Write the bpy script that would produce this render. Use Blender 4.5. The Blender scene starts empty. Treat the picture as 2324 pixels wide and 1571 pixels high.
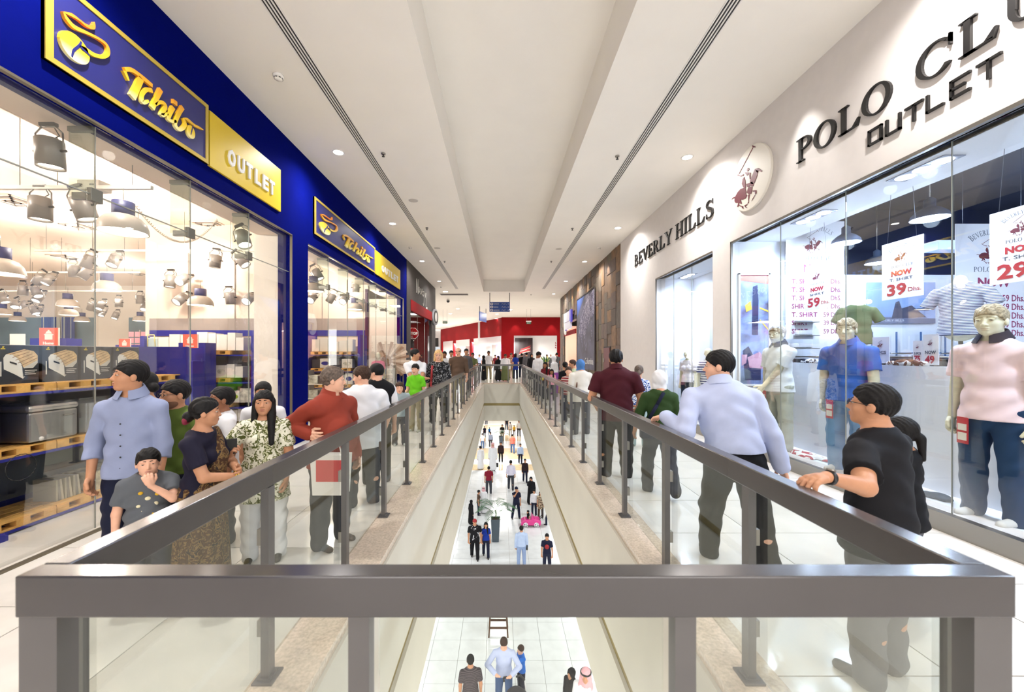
import bpy, bmesh, math, random
import numpy as np
from mathutils import Vector, Matrix, Euler
random.seed(7); RN = random.Random(11)
sc = bpy.context.scene
PI = math.pi
EZ, F, CX, CY = 1.64, 900.0, 1135.0, 805.0      # eye height above the upper floor, focal length in pixels, vanishing point
# ---------------------------------------------------------------- camera, world, lights, exposure
cd = bpy.data.cameras.new('camera'); cam = bpy.data.objects.new('camera', cd); sc.collection.objects.link(cam)
cam.location = (0, 0, EZ); cam.rotation_euler = (PI / 2, 0, 0)
cd.sensor_width = 36; cd.lens = F / 2324 * 36; cd.shift_x = (1162 - CX) / 2324; cd.shift_y = (CY - 785.5) / 2324
cd.clip_start = .05; cd.clip_end = 300
cd.dof.use_dof = True; cd.dof.focus_distance = 6.0; cd.dof.aperture_fstop = 2.8
sc.camera = cam
w = bpy.data.worlds.new('world'); sc.world = w; w.use_nodes = True
w.node_tree.nodes['Background'].inputs[0].default_value = (1.0, .955, .91, 1); w.node_tree.nodes['Background'].inputs[1].default_value = 2.1
sc.view_settings.view_transform = 'Standard'; sc.view_settings.look = 'None'; sc.view_settings.exposure = 1.0; sc.view_settings.gamma = 1.0
sc.view_settings.use_curve_mapping = False
try:
    sc.cycles.max_bounces = 8; sc.cycles.diffuse_bounces = 3; sc.cycles.glossy_bounces = 3; sc.cycles.transmission_bounces = 8
    sc.cycles.transparent_max_bounces = 20; sc.cycles.use_adaptive_sampling = True; sc.cycles.adaptive_threshold = .03; sc.cycles.caustics_reflective = False; sc.cycles.caustics_refractive = False
    sc.cycles.sample_clamp_indirect = 4; sc.cycles.use_denoising = True
except Exception: pass
def lamp(kind, loc, power, color=(1, 1, 1), rot=(0, 0, 0), **k):
    l = bpy.data.lights.new(kind.lower() + '_light', kind); l.energy = power; l.color = color
    for a, v in k.items(): setattr(l, a, v)
    o = bpy.data.objects.new(kind.lower() + '_light', l); o.location = loc; o.rotation_euler = rot; sc.collection.objects.link(o); return o
WARM, NEUT, COOL = (1, .91, .83), (1, .965, .935), (.62, .77, 1)
CEIL = EZ + 3.8
DL = [(-3.04, y) for y in (-1.2, 3.1, 7.45, 11.5, 16.1, 20.5)] + [(3.56, y) for y in (-1.0, 3.3, 7.63, 11.9, 16.2, 20.5, 24.8)]
for x, y in DL:                       # the real downlights of the concourse
    lamp('SPOT', (x, y, CEIL - .02), 235, NEUT, spot_size=math.radians(150), spot_blend=.9, shadow_soft_size=.06)
for x, y in [(-3.2, 7.45), (-3.25, 11.5), (-3.3, 2.6), (3.6, 5.3), (3.6, 8.3), (3.6, 11.8), (3.65, 2.2), (3.7, 15), (3.7, 18.5), (3.7, 22.5)]:   # wall-washing downlights
    lamp('SPOT', (x, y, CEIL - .02), 45 if y < 14 else 120, (1, .98, .95) if y < 14 else (1, .88, .7), spot_size=math.radians(48), spot_blend=.8, shadow_soft_size=.04, rot=(0, math.radians(-20 if x < 0 else 20) * -1, 0))
for x, y, z, p in [(-6.6, 3.2, 3.95, 170), (-6.2, 6.2, 3.95, 170), (-9.5, 4.5, 3.95, 170), (-9.5, 8.5, 3.95, 170), (-6.7, 7.9, 3.6, 90), (-12.5, 6.5, 3.9, 170), (-12.5, 12.5, 3.9, 170), (-17, 11, 3.9, 170), (-4.9, 9.9, 3.6, 70), (-4.8, 11.3, 3.6, 60), (-4.6, 13.9, 3.5, 90)]:        # point lights added near the tracks to brighten the left shop
    lamp('POINT', (x, y, z), p * .62, WARM, shadow_soft_size=.07)
for y in (2.6, 4.2, 5.6): lamp('SPOT', (-4.12, y, 3.75), 30, WARM, spot_size=math.radians(150), spot_blend=.9, shadow_soft_size=.05)  # added fill spots under the window soffit, no fixtures there
for y in (1.77, 2.2, 4.27, 4.7, 5.9, 6.6, 9.2, 9.9, 8.2): lamp('SPOT', (4.6, y, 3.60), 92, COOL, spot_size=math.radians(155), spot_blend=.9, shadow_soft_size=.06)   # recessed triple lamps of the display windows
for x, y, z, p in [(5.85, 5.4, 3.45, 60), (5.5, 6.3, 3.38, 45), (6.84, 7.2, 3.25, 70), (6.8, 2.5, 3.4, 90), (8.5, 5.5, 3.4, 90), (8.4, 10, 3.5, 60)]: lamp('POINT', (x, y, z), p, COOL, shadow_soft_size=.08)
for x in (-3.6, 3.8):                                                   # lower concourse: unseen area lights added under its ceiling to brighten the floor
    for y in (6, 11, 16, 21, 28): lamp('AREA', (x, y, -2.3), 70, (.93, .97, 1), shape='SQUARE', size=.7)
for x, y, z, p in [(-9, 30, 5.2, 260), (0, 30, 5.3, 170), (9, 30, 5.3, 170), (-14, 42, 5.2, 240), (0, 36, 5.3, 120)]: lamp('AREA', (x, y, z), p, NEUT, shape='SQUARE', size=1.2)
for x, y, z, p in [(1.5, 45, 3.2, 420), (-6, 56, 3.2, 800), (-3, 50, 3.2, 450), (-4.5, 19, 3.2, 90), (5.5, 23, 3, 130)]: lamp('AREA', (x, y, z), p, (1, .98, .95), shape='SQUARE', size=1.2)
lamp('AREA', (0, 33, -2.4), 300, NEUT, shape='SQUARE', size=2); lamp('AREA', (0, 45, -2.4), 400, NEUT, shape='SQUARE', size=2)

# ---------------------------------------------------------------- helpers
def P(px, py, d): return Vector(((px - CX) / F * d, d, EZ - (py - CY) / F * d))
def DX(px, X): return X * F / (px - CX)
def lin(c): return tuple(((v / 255) / 12.92 if v / 255 <= .04045 else ((v / 255 + .055) / 1.055) ** 2.4) for v in c) + (1,)
MATS = {}
def mat(name, col=(200, 200, 200), rough=.5, metal=0., var=0., scale=8., bump=0., spec=.5, emit=0., alpha=1., coat=0., trans=0.):
    if name in MATS: return MATS[name]
    m = bpy.data.materials.new(name); m.use_nodes = True; nt = m.node_tree; b = nt.nodes['Principled BSDF']
    b.inputs['Base Color'].default_value = lin(col); b.inputs['Roughness'].default_value = rough; b.inputs['Metallic'].default_value = metal
    b.inputs['Specular IOR Level'].default_value = spec
    if coat: b.inputs['Coat Weight'].default_value = coat
    if trans: b.inputs['Transmission Weight'].default_value = trans
    if alpha < 1: b.inputs['Alpha'].default_value = alpha
    if emit: b.inputs['Emission Color'].default_value = lin(col); b.inputs['Emission Strength'].default_value = emit
    tc = nt.nodes.new('ShaderNodeTexCoord'); n = nt.nodes.new('ShaderNodeTexNoise'); n.inputs['Scale'].default_value = scale; n.inputs['Detail'].default_value = 4
    nt.links.new(tc.outputs['Object'], n.inputs['Vector'])
    if not emit:
        r = nt.nodes.new('ShaderNodeValToRGB'); a = lin(tuple(max(0, c * (1 - var)) for c in col)); z = lin(tuple(min(255, c * (1 + var)) for c in col))
        r.color_ramp.elements[0].position = .3; r.color_ramp.elements[1].position = .7
        r.color_ramp.elements[0].color = a; r.color_ramp.elements[1].color = z
        nt.links.new(n.outputs['Fac'], r.inputs['Fac']); nt.links.new(r.outputs['Color'], b.inputs['Base Color'])
    if bump:
        bp = nt.nodes.new('ShaderNodeBump'); bp.inputs['Strength'].default_value = bump; bp.inputs['Distance'].default_value = .01
        nt.links.new(n.outputs['Fac'], bp.inputs['Height']); nt.links.new(bp.outputs['Normal'], b.inputs['Normal'])
    MATS[name] = m; return m
def glass(name, tint=(225, 238, 232), refl=.5):
    if name in MATS: return MATS[name]
    m = bpy.data.materials.new(name); m.use_nodes = True; nt = m.node_tree; nt.nodes.clear()
    o = nt.nodes.new('ShaderNodeOutputMaterial'); mx = nt.nodes.new('ShaderNodeMixShader'); t = nt.nodes.new('ShaderNodeBsdfTransparent'); g = nt.nodes.new('ShaderNodeBsdfGlossy')
    fr = nt.nodes.new('ShaderNodeFresnel'); fr.inputs[0].default_value = 1.5; mu = nt.nodes.new('ShaderNodeMath'); mu.operation = 'MULTIPLY'; mu.inputs[1].default_value = refl
    t.inputs[0].default_value = lin(tint); g.inputs['Roughness'].default_value = .01
    nt.links.new(fr.outputs[0], mu.inputs[0]); nt.links.new(mu.outputs[0], mx.inputs[0]); nt.links.new(t.outputs[0], mx.inputs[1]); nt.links.new(g.outputs[0], mx.inputs[2]); nt.links.new(mx.outputs[0], o.inputs[0])
    MATS[name] = m; return m
def link(o, parent=None):
    sc.collection.objects.link(o)
    if parent is not None: o.parent = parent
    return o
def tag(o, label=None, cat=None, group=None, kind=None):
    if label: o['label'] = label
    if cat: o['category'] = cat
    if group: o['group'] = group
    if kind: o['kind'] = kind
    return o
def empty(name, loc=(0, 0, 0), rz=0, label=None, cat=None, group=None, parent=None, kind=None):
    o = bpy.data.objects.new(name, None); o.location = loc; o.rotation_euler = (0, 0, rz); o.empty_display_size = .1
    link(o, parent); return tag(o, label, cat, group, kind)
class MB:
    def __init__(s): s.v = []; s.f = []; s.m = []; s.sm = []
    def add(s, vs, fs, mi=0, M=None, smooth=False):
        k = len(s.v); s.v += [tuple(M @ Vector(p)) if M is not None else tuple(p) for p in vs]
        for f in fs: s.f.append(tuple(i + k for i in f)); s.m.append(mi); s.sm.append(smooth)
        return s
    def box(s, x0, x1, y0, y1, z0, z1, mi=0, M=None):
        v = [(x, y, z) for x in (x0, x1) for y in (y0, y1) for z in (z0, z1)]
        return s.add(v, [(0, 1, 3, 2), (4, 6, 7, 5), (0, 4, 5, 1), (2, 3, 7, 6), (0, 2, 6, 4), (1, 5, 7, 3)], mi, M)
    def lathe(s, prof, n=16, mi=0, M=None, smooth=True, caps=True):     # prof: (r, z) list
        v = []; f = []; L = len(prof)
        for i in range(n):
            a = 2 * PI * i / n
            for r, z in prof: v.append((r * math.cos(a), r * math.sin(a), z))
        for i in range(n):
            j = (i + 1) % n
            for k in range(L - 1): f.append((i * L + k, j * L + k, j * L + k + 1, i * L + k + 1))
        if caps: f.append(tuple(i * L for i in range(n))[::-1]); f.append(tuple(i * L + L - 1 for i in range(n)))
        return s.add(v, f, mi, M, smooth)
    def cyl(s, a, b, r, n=10, mi=0, r2=None, smooth=True, M=None):
        a = Vector(a); b = Vector(b); d = b - a; Q = Matrix.Translation(a) @ d.to_track_quat('Z', 'Y').to_matrix().to_4x4()
        if M is not None: Q = M @ Q
        return s.lathe([(r, 0), (r if r2 is None else r2, d.length)], n, mi, Q, smooth)
    def tube(s, pts, r, n=8, mi=0):
        for a, b in zip(pts, pts[1:]): s.cyl(a, b, r, n, mi)
        return s
    def prism(s, poly, y0, y1, mi=0, M=None):               # poly in x,z ; extruded along y
        n = len(poly); v = [(x, y0, z) for x, z in poly] + [(x, y1, z) for x, z in poly]
        f = [tuple(range(n)), tuple(range(2 * n - 1, n - 1, -1))] + [(i, i + n, (i + 1) % n + n, (i + 1) % n) for i in range(n)]
        return s.add(v, f, mi, M)
    def ell(s, c, r, n=12, mi=0, M=None):
        prof = [(math.sin(PI * k / 8) + 1e-4, -math.cos(PI * k / 8)) for k in range(9)]
        Q = Matrix.Translation(c) @ Matrix.Diagonal((r[0], r[1], r[2], 1))
        return s.lathe(prof, n, mi, M @ Q if M is not None else Q)
    def build(s, name, mats, parent=None, loc=None, rz=0, bevel=0, label=None, cat=None, group=None, kind=None):
        me = bpy.data.meshes.new(name); me.from_pydata(s.v, [], s.f)
        for m in (mats if isinstance(mats, (list, tuple)) else [mats]): me.materials.append(m)
        me.polygons.foreach_set('material_index', s.m); me.polygons.foreach_set('use_smooth', s.sm)
        bm = bmesh.new(); bm.from_mesh(me); bmesh.ops.recalc_face_normals(bm, faces=bm.faces); bm.to_mesh(me); bm.free()
        o = bpy.data.objects.new(name, me)
        if loc is not None: o.location = loc
        o.rotation_euler = (0, 0, rz); link(o, parent)
        if bevel: b = o.modifiers.new('bevel', 'BEVEL'); b.width = bevel; b.segments = 2; b.limit_method = 'ANGLE'
        return tag(o, label, cat, group, kind)
def box(name, m, x0, x1, y0, y1, z0, z1, parent=None, **k): return MB().box(x0, x1, y0, y1, z0, z1).build(name, m, parent, **k)
def inst(name, me, parent, loc, rz=0, scale=None, **k):
    o = bpy.data.objects.new(name, me); o.location = loc; o.rotation_euler = (0, 0, rz)
    if scale: o.scale = scale
    link(o, parent); return tag(o, **k)
def dup(root, loc, rz=None, **k):
    r = root.copy(); sc.collection.objects.link(r); r.location = loc
    if rz is not None: r.rotation_euler = (0, 0, rz) if not isinstance(rz, tuple) else rz
    for c in root.children:
        q = c.copy(); sc.collection.objects.link(q); q.parent = r
        for g in c.children: h = g.copy(); sc.collection.objects.link(h); h.parent = q
    return tag(r, **k)
# planes to write on: origin o, right vector r (reading direction), normal out n
def frame(o, r, n):
    r = Vector(r).normalized(); n = Vector(n).normalized(); u = n.cross(r)
    return Matrix(((r.x, u.x, n.x, o[0]), (r.y, u.y, n.y, o[1]), (r.z, u.z, n.z, o[2]), (0, 0, 0, 1)))
def text(name, s, size, M, m, parent=None, depth=.004, bold=0., w=None, align='LEFT', shear=0, spacing=1., **k):
    c = bpy.data.curves.new(name, 'FONT'); c.body = s; c.size = size; c.extrude = depth; c.offset = bold; c.resolution_u = 2; c.align_x = align; c.shear = shear; c.space_character = spacing
    o = bpy.data.objects.new(name, c); sc.collection.objects.link(o); bpy.context.view_layer.update()
    me = bpy.data.meshes.new_from_object(o); sc.collection.objects.unlink(o); bpy.data.objects.remove(o)
    me.materials.clear(); me.materials.append(m)
    if w:
        xs = [v.co.x for v in me.vertices]; W = max(xs) - min(xs); me.transform(Matrix.Diagonal((w / W, 1, 1, 1)))
    me.transform(M @ Matrix.Translation((0, 0, depth)))
    t = bpy.data.objects.new(name, me); link(t, parent); return tag(t, **k)
def flat(polys, depth, M, name, m, parent=None, **k):      # list of 2-D polygons extruded outwards
    mb = MB()
    for pl in polys:
        n = len(pl); v = [(x, y, 0) for x, y in pl] + [(x, y, depth) for x, y in pl]
        mb.add(v, [tuple(range(n))[::-1], tuple(range(n, 2 * n))] + [(i, (i + 1) % n, (i + 1) % n + n, i + n) for i in range(n)], 0, M)
    return mb.build(name, m, parent, **k)
def strokes(pts, ws):                                       # a pen stroke of changing width -> polygons
    out = []; L = []; R = []
    pts = [Vector(p) for p in pts]; n = len(pts)
    for i in range(n):
        t = (pts[min(n - 1, i + 1)] - pts[max(0, i - 1)]).normalized(); q = Vector((-t.y, t.x)) * ws[i] / 2
        L.append(pts[i] + q); R.append(pts[i] - q)
    for i in range(n - 1): out.append([tuple(L[i]), tuple(L[i + 1]), tuple(R[i + 1]), tuple(R[i])])
    return out
def smooth_pts(pts, ws, k=6):
    P_ = []; W_ = []; n = len(pts)
    for i in range(n - 1):
        p0, p1, p2, p3 = [Vector(pts[max(0, min(n - 1, j))]) for j in (i - 1, i, i + 1, i + 2)]
        for s in range(k):
            t = s / k; P_.append(.5 * ((2 * p1) + (p2 - p0) * t + (2 * p0 - 5 * p1 + 4 * p2 - p3) * t * t + (3 * p1 - p0 - 3 * p2 + p3) * t ** 3)); W_.append(ws[i] * (1 - t) + ws[i + 1] * t)
    P_.append(Vector(pts[-1])); W_.append(ws[-1]); return P_, W_
# ================================================================ structure
m_cream = mat('cream_paint', (200, 196, 184), .75, var=.01, scale=2); m_ceil = mat('ceiling_paint', (245, 240, 231), .9, var=.006, scale=1.5)
m_olive = mat('olive_groove', (150, 134, 84), .6); m_tile = mat('cream_porcelain', (224, 219, 212), .12, var=.03, scale=3, spec=.6)
m_tile2 = mat('white_porcelain', (226, 228, 228), .14, var=.025, scale=3, spec=.6); m_tan = mat('tan_porcelain', (206, 184, 148), .14, var=.05, scale=3, spec=.6)
m_grout = mat('grout', (178, 170, 158), .8); m_gran = mat('cream_granite', (204, 188, 170), .18, var=.08, scale=55, spec=.6)
m_blue = mat('royal_blue_panel', (3, 11, 92), .9, var=.02, spec=.02); m_white = mat('white_paint', (236, 232, 226), .7, var=.006)
m_whitew = mat('warm_white_wall', (224, 218, 214), .75, var=.008); m_dkgrey = mat('brushed_dark_panel', (54, 50, 48), .6, var=.1, scale=14, spec=.2)
m_red = mat('red_panel', (140, 8, 16), .8, var=.03, spec=.2); m_dark = mat('dark_interior', (16, 20, 34), .7); m_blk = mat('black_plastic', (18, 18, 20), .4)
m_metal = mat('grey_metal', (100, 98, 98), .3, metal=.35, var=.02); m_edge = mat('brushed_steel_edge', (150, 146, 140), .3, metal=.9)
GL = glass('clear_glass', (250, 252, 250), .22); GLS = glass('shop_glass', (252, 253, 252), .28); m_fin = glass('green_fin_glass', (240, 247, 242), .3)
XL, XR, VL, VR, VY0, VY1 = -3.73, 4.10, -.96, 1.13, 1.16, 22.7
S = 'structure'
# upper slab (four blocks round the void) with its floor finish
fb = MB(); fb.box(-40, VL, -8, 60, -2.1, -.03).box(VR, 40, -8, 60, -2.1, -.03).box(VL, VR, -8, VY0, -2.1, -.03).box(VL, VR, VY1, 60, -2.1, -.03)
fl = fb.build('floor', m_grout, label='cream polished upper floor with stone tiles around the void', kind=S)
k = 0
def tiles(x0, x1, y0, y1, s, z, t, ms, parent, name='tile', g=.004, max_n=400):
    nx = max(1, round((x1 - x0) / s)); ny = max(1, round((y1 - y0) / s)); sx = (x1 - x0) / nx; sy = (y1 - y0) / ny; me = []
    for m in ms:
        o = box(name, m, -sx / 2 + g, sx / 2 - g, -sy / 2 + g, sy / 2 - g, -t, 0); me.append(o.data); bpy.data.objects.remove(o)
    c = 0
    for j in range(ny):
        for i in range(nx):
            mm = me[ms.index(pick(j, ny))] if callable(pick) else me[0]
            inst(name, mm, parent, (x0 + (i + .5) * sx, y0 + (j + .5) * sy, z)); c += 1
    return c
pick = None
tiles(XL, VL - .28, 1.0, 16.0, .8, 0, .03, [m_tile], fl); tiles(VR + .28, XR, .4, 15.0, .8, 0, .03, [m_tile], fl)
fr = MB()   # the rest of the tiled floor, too far or out of sight
for a in [(-40, XL - .01, -8, 60), (XR + .01, 40, -8, 60), (XL, VL - .28, 16.01, 60), (VR + .28, XR, 15.01, 60), (VL - .28, VR + .28, VY1 + .25, 60), (XL, VL - .28, -8, .99), (VR + .28, XR, -8, .39), (VL - .28, VR + .28, -8, VY0 - .15)]: fr.box(*a, -.03, 0)
fr.build('tiled_surface', m_tile, fl, kind='stuff')
# granite kerb round the void
ge = MB(); ge.box(VL - .28, VL + .02, VY0 - .15, VY1 + .25, -.05, .012).box(VR - .02, VR + .28, VY0 - .15, VY1 + .25, -.05, .012).box(VL + .02, VR - .02, VY0 - .15, VY0 + .02, -.05, .012).box(VL + .02, VR - .02, VY1 - .02, VY1 + .25, -.05, .012)
ge.build('trim_1', m_gran, bevel=.004, label='polished granite strip edging the floor void', kind=S)
# painted fascia of the void: upper band, groove, lower band
for nm, z0, z1, mm, off in [('trim_2', -1.13, -.05, m_cream, .0), ('trim_3', -1.28, -1.13, m_olive, -.035), ('trim_4', -2.14, -1.28, m_cream, .0)]:
    t = MB(); a = .04 + off
    t.box(VL - .01, VL + a, VY0, VY1, z0, z1).box(VR - a, VR + .01, VY0, VY1, z0, z1).box(VL, VR, VY1 - a, VY1 + .01, z0, z1).box(VL, VR, VY0 - .01, VY0 + a, z0, z1)
    t.build(nm, mm, label={'trim_2': 'upper cream fascia band of the void', 'trim_3': 'olive recessed line in the void fascia', 'trim_4': 'lower cream fascia band of the void'}[nm], kind=S)
# lower floor
LZ = -7.0
lf = MB().box(-25, 25, 3, 70, LZ - .3, LZ - .03).build('floor_lower', m_grout, label='pale lower concourse floor with large tiles', kind=S)
def pick(j, ny): return m_tan if j in (27, 28, 31, 32, 33) else m_tile2
tiles(-3.6, 3.6, 8.0, 33.6, .8, LZ, .03, [m_tile2, m_tan], lf)
r = MB()
for a in [(-25, -3.6, 3, 34), (3.6, 25, 3, 34), (-3.6, 3.6, 3, 8.0)]: r.box(*a, LZ - .03, LZ)
r.build('tiled_surface', m_tile2, lf, kind='stuff')
r = MB()
for i in range(12): r.box(-25, 25, 33.6 + i * 3, 33.6 + i * 3 + 3, LZ - .03, LZ, i % 2)
r.build('striped_surface', [m_tan, m_tile2], lf, kind='stuff')
box('wall_lower_back', m_cream, -25, 25, 70, 70.2, LZ, -2.1, label='far cream wall of the lower concourse', kind=S)
box('wall_lower_left', m_cream, -9.2, -9, 3, 70, LZ, -2.1, label='cream wall on the left of the lower concourse', kind=S)
box('wall_lower_right', m_cream, 9, 9.2, 3, 70, LZ, -2.1, label='cream wall on the right of the lower concourse', kind=S)
# ceiling with the long raised cove
CX0, CX1, CY1, CH = -1.0, 1.47, 23.9, EZ + 4.5
SL, SR, SH = -2.49, 2.51, .085
c = MB()
for a in [(-20, SL - SH, -8, CY1), (SL + SH, CX0, -8, CY1), (CX1, SR - SH, -8, CY1), (SR + SH, 20, -8, CY1), (-40, 40, CY1, 29.5), (SL - SH, SL + SH, 23.0, CY1), (SR - SH, SR + SH, 23.0, CY1)]: c.box(*a, CEIL, CEIL + .2)
c.box(CX0 - .05, CX0, -8, CY1, CEIL + .2, CH + .1).box(CX1, CX1 + .05, -8, CY1, CEIL + .2, CH + .1).box(CX0, CX1, CY1, CY1 + .05, CEIL + .2, CH + .1).box(CX0, CX1, -8, CY1, CH, CH + .1)
c.box(-40, 40, 29.5, 62, CEIL + .12, CEIL + .3).box(-40, 40, 29.5, 29.7, CEIL, CEIL + .13)
c.build('ceiling', m_ceil, label='cream plaster ceiling with a long raised cove', kind=S)
for i, x in enumerate((SL, SR)):                          # linear slot diffusers: four slots between white blades
    d = empty('slot_diffuser', (x, 7.5, CEIL), label=['long linear air diffuser in the ceiling above the blue shops', 'long linear air diffuser in the ceiling above the white shop'][i], cat='air diffuser')
    bk = box('backing', m_blk, -SH, SH, -15.5, 15.5, .002, .03, d)
    for j in range(5): box('blade', m_white, -SH + j * .0385, -SH + j * .0385 + .016, -15.5, 15.5, -.006, .002, d)
# facade of the left shop: blue, two openings
b = MB(); H1 = EZ + 2.15
b.box(XL - .25, XL, -6, 15.8, H1, CEIL).box(XL - .25, XL, 7.1, 7.7, 0, H1).box(XL - .25, XL, 15.3, 15.8, 0, H1).box(XL - .25, XL, -6, -1.5, 0, H1)
b.build('wall_left', m_blue, label='royal blue shopfront wall with two tall openings', kind=S)
g = MB()
for y0, y1 in ((-1.5, 7.1), (7.7, 15.3)): g.box(XL - .03, XL + .012, y0, y1, H1 - .02, H1).box(XL - .03, XL + .012, y1 - .012, y1, 0, H1).box(XL - .03, XL + .012, y0, y1, 0, .018)
g.build('trim_5', mat('dull_steel_trim', (120, 112, 96), .4, metal=.6), label='thin steel edging of the left shop openings', kind=S)
# grey shop front beyond it
g = MB(); g.box(XL - .25, XL + .01, 15.8, 22.8, EZ + 2.3, CEIL).box(XL - .25, XL + .01, 15.8, 16.5, 0, EZ + 2.3).box(XL - .25, XL + .01, 21.6, 22.8, 0, EZ + 2.3).box(-12, XL, 22.6, 22.8, 0, CEIL)
g.build('wall_left_far', m_dkgrey, label='dark brushed shopfront wall beyond the blue shop', kind=S)
# facade of the right shop: white
H2 = EZ + 2.0; g = MB()
g.box(XR, XR + .25, -4, 13.5, H2, CEIL).box(XR, XR + .25, 7.05, 7.65, .0, H2).box(XR, XR + .25, 10.45, 13.5, 0, H2).box(XR, XR + .25, -4, 0, 0, H2)
g.box(XR, XR + .25, 0, 7.05, 0, .17).box(XR, XR + .25, 7.65, 10.45, 0, .17)
g.build('wall_right', m_whitew, label='white shopfront wall with two display windows', kind=S)
g = MB()
for y0, y1 in ((0, 7.05), (7.65, 10.45)): g.box(XR - .012, XR + .03, y0, y1, H2 - .035, H2).box(XR - .012, XR + .02, y1 - .03, y1, .17, H2).box(XR - .02, XR + .06, y0, y1, .13, .175).box(XR - .015, XR, y0, y1, 0, .13)
g.build('trim_6', m_edge, label='brushed steel edging of the display windows', kind=S)
# stone-clad wall with its stones
SZ = MB(); SZ.box(XR + .03, XR + .3, 13.5, 26.6, 3.6, CEIL).box(XR + .03, XR + .3, 13.5, 21.3, 0, 3.6).box(XR + .03, XR + .3, 25.2, 26.6, 0, 3.6).box(XR, XR + 4, 26.4, 26.6, 0, CEIL)
sw = SZ.build('wall_right_far', mat('stone_backing', (46, 38, 32), .8), label='slate-clad wall beyond the white shop', kind=S)
sm = [mat('slate_' + n, cc, .6, var=.14, scale=5, bump=.5) for n, cc in [('brown', (98, 76, 56)), ('olive', (92, 82, 58)), ('grey', (82, 72, 60)), ('rust', (116, 86, 54)), ('dark', (72, 58, 44)), ('mauve', (92, 72, 60))]]
y = 13.52; n = 0; meshes = {}
while y < 26.5:
    wd = RN.choice((.42, .5, .58)); z = -RN.random() * .5
    while z < CEIL:
        h = RN.choice((.45, .6, .75, .9)); z0, z1 = max(0, z), min(CEIL, z + h); z += h
        inside = (16.85 < y + wd / 2 < 21.1 and z1 > .65 and z0 < 4.55) or (21.2 < y + wd / 2 < 25.2 and z0 < 3.6) or (14.7 < y + wd / 2 < 15.7 and z0 < 1.9 and z1 > .8)
        if z1 - z0 < .1 or (inside and 21.2 < y + wd / 2): continue
        key = (wd, round(z1 - z0, 2), RN.randrange(6))
        if key not in meshes:
            o = box('stone', sm[key[2]], -.035 - .004 * key[2], 0, .004, wd - .004, .004, z1 - z0 - .004); meshes[key] = o.data; bpy.data.objects.remove(o)
        inst('stone', meshes[key], sw, (XR + .04, y, z0)); n += 1
    y += wd
# red shop at the far end: a frontal part and a slanting part, and the black shop beside it
def wall_seg(a, b, z0, z1, t=.2):
    a = Vector(a); b = Vector(b); d = (b - a); nrm = Vector((-d.y, d.x)).normalized() * t
    v = [(a.x, a.y), (b.x, b.y), (b.x + nrm.x, b.y + nrm.y), (a.x + nrm.x, a.y + nrm.y)]
    return [(x, yy, z) for z in (z0, z1) for x, yy in v], [(3, 2, 1, 0), (4, 5, 6, 7), (0, 1, 5, 4), (1, 2, 6, 5), (2, 3, 7, 6), (3, 0, 4, 7)]
ZC = CEIL + .12
A = Vector((.35, 41.7)); B = Vector((7.5, 41.7)); C = Vector((-9.3, 62.0)); u = C - A
rw = MB(); hd = EZ + 2.0
rw.add(*wall_seg(A, B, hd, ZC)); rw.add(*wall_seg(A, A.lerp(B, .155), 0, hd)); rw.add(*wall_seg(A.lerp(B, .79), B, 0, hd)); rw.add(*wall_seg(A, (.35, 41.9), 0, ZC))
def on(t): return A + u * t
rw.add(*wall_seg(C, A, hd, ZC))
for t0, t1 in ((0, .025), (.40, .44), (.70, .735), (.97, 1)): rw.add(*wall_seg(on(t1), on(t0), 0, hd))
rw.build('wall_back', m_red, label='red shopfront walls closing the far end', kind=S)
g = MB(); g.box(-12, 14, 62.2, 62.4, 0, ZC).box(A.x - 3, 12, 47.5, 47.7, 0, ZC)
g.box(.6, 8, 42.2, 47.5, ZC - .3, ZC - .2)
g.build('wall_back_interior', mat('bright_shop_wall', (246, 246, 246), .8), label='white inner walls of the red shop', kind=S)
bk = MB().box(-16, -9.35, 60, 60.2, EZ + 1.2, EZ + 2.5).box(-16, -9.35, 61.5, 61.7, 0, EZ + 1.2, 1).build('wall_back_left', [m_blk, mat('bluewhite_wall', (205, 222, 240), .7)], label='black fascia of the shop left of the red one', kind=S)
text('lettering', 'EN', .8, frame((-10.75, 59.98, EZ + 1.55), (1, 0, 0), (0, -1, 0)), mat('bronze_letters', (120, 100, 84), .5), bk)
# side walls and ends of the halls, rear of the shops
g = MB(); g.box(-22, -21.8, -6, 60, 0, 6).box(-21.8, -4, -6.2, -6, 0, 6)
g.build('wall_shop_left', mat('shop_cream_wall', (240, 222, 204), .8, var=.01), label='cream inner walls of the left shop', kind=S)
g = MB(); g.box(12, 12.2, -6, 26, 0, 6).box(4.35, 12, -4.2, -4, 0, 6).box(4.35, 12, 13.3, 13.5, 0, 6)
g.build('wall_shop_right', mat('shop_cool_wall', (222, 230, 244), .8), label='pale inner walls of the right shop', kind=S)
# ================================================================ railing round the void
RZ = 1.08; rl = empty('railing', (.035, 1.0, 0), label='grey metal and glass railing running round the rectangular floor void', cat='railing')
def rbox(name, x0, x1, y0, y1, z0, z1, par=rl, m=None, **k): return box(name, m or m_metal, x0 - .035, x1 - .035, y0 - 1, y1 - 1, z0, z1, par, **k)
m_rail = mat('satin_grey_rail', (88, 86, 87), .18, metal=.55, var=.01)
LX0, LX1, RX0, RX1, RH = -1.225, -1.155, 1.232, 1.302, .105
rbox('handrail', LX0, RX1, 1.0, 1.062, RZ - RH, RZ, m=m_rail, bevel=.004); rbox('handrail', LX0, LX1, 1.0625, 22.9, RZ - RH, RZ, m=m_rail, bevel=.004)
rbox('handrail', RX0, RX1, 1.0625, 22.9, RZ - RH, RZ, m=m_rail, bevel=.004); rbox('handrail', LX1, RX0, 22.83, 22.9, RZ - RH, RZ, m=m_rail, bevel=.004)
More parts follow.
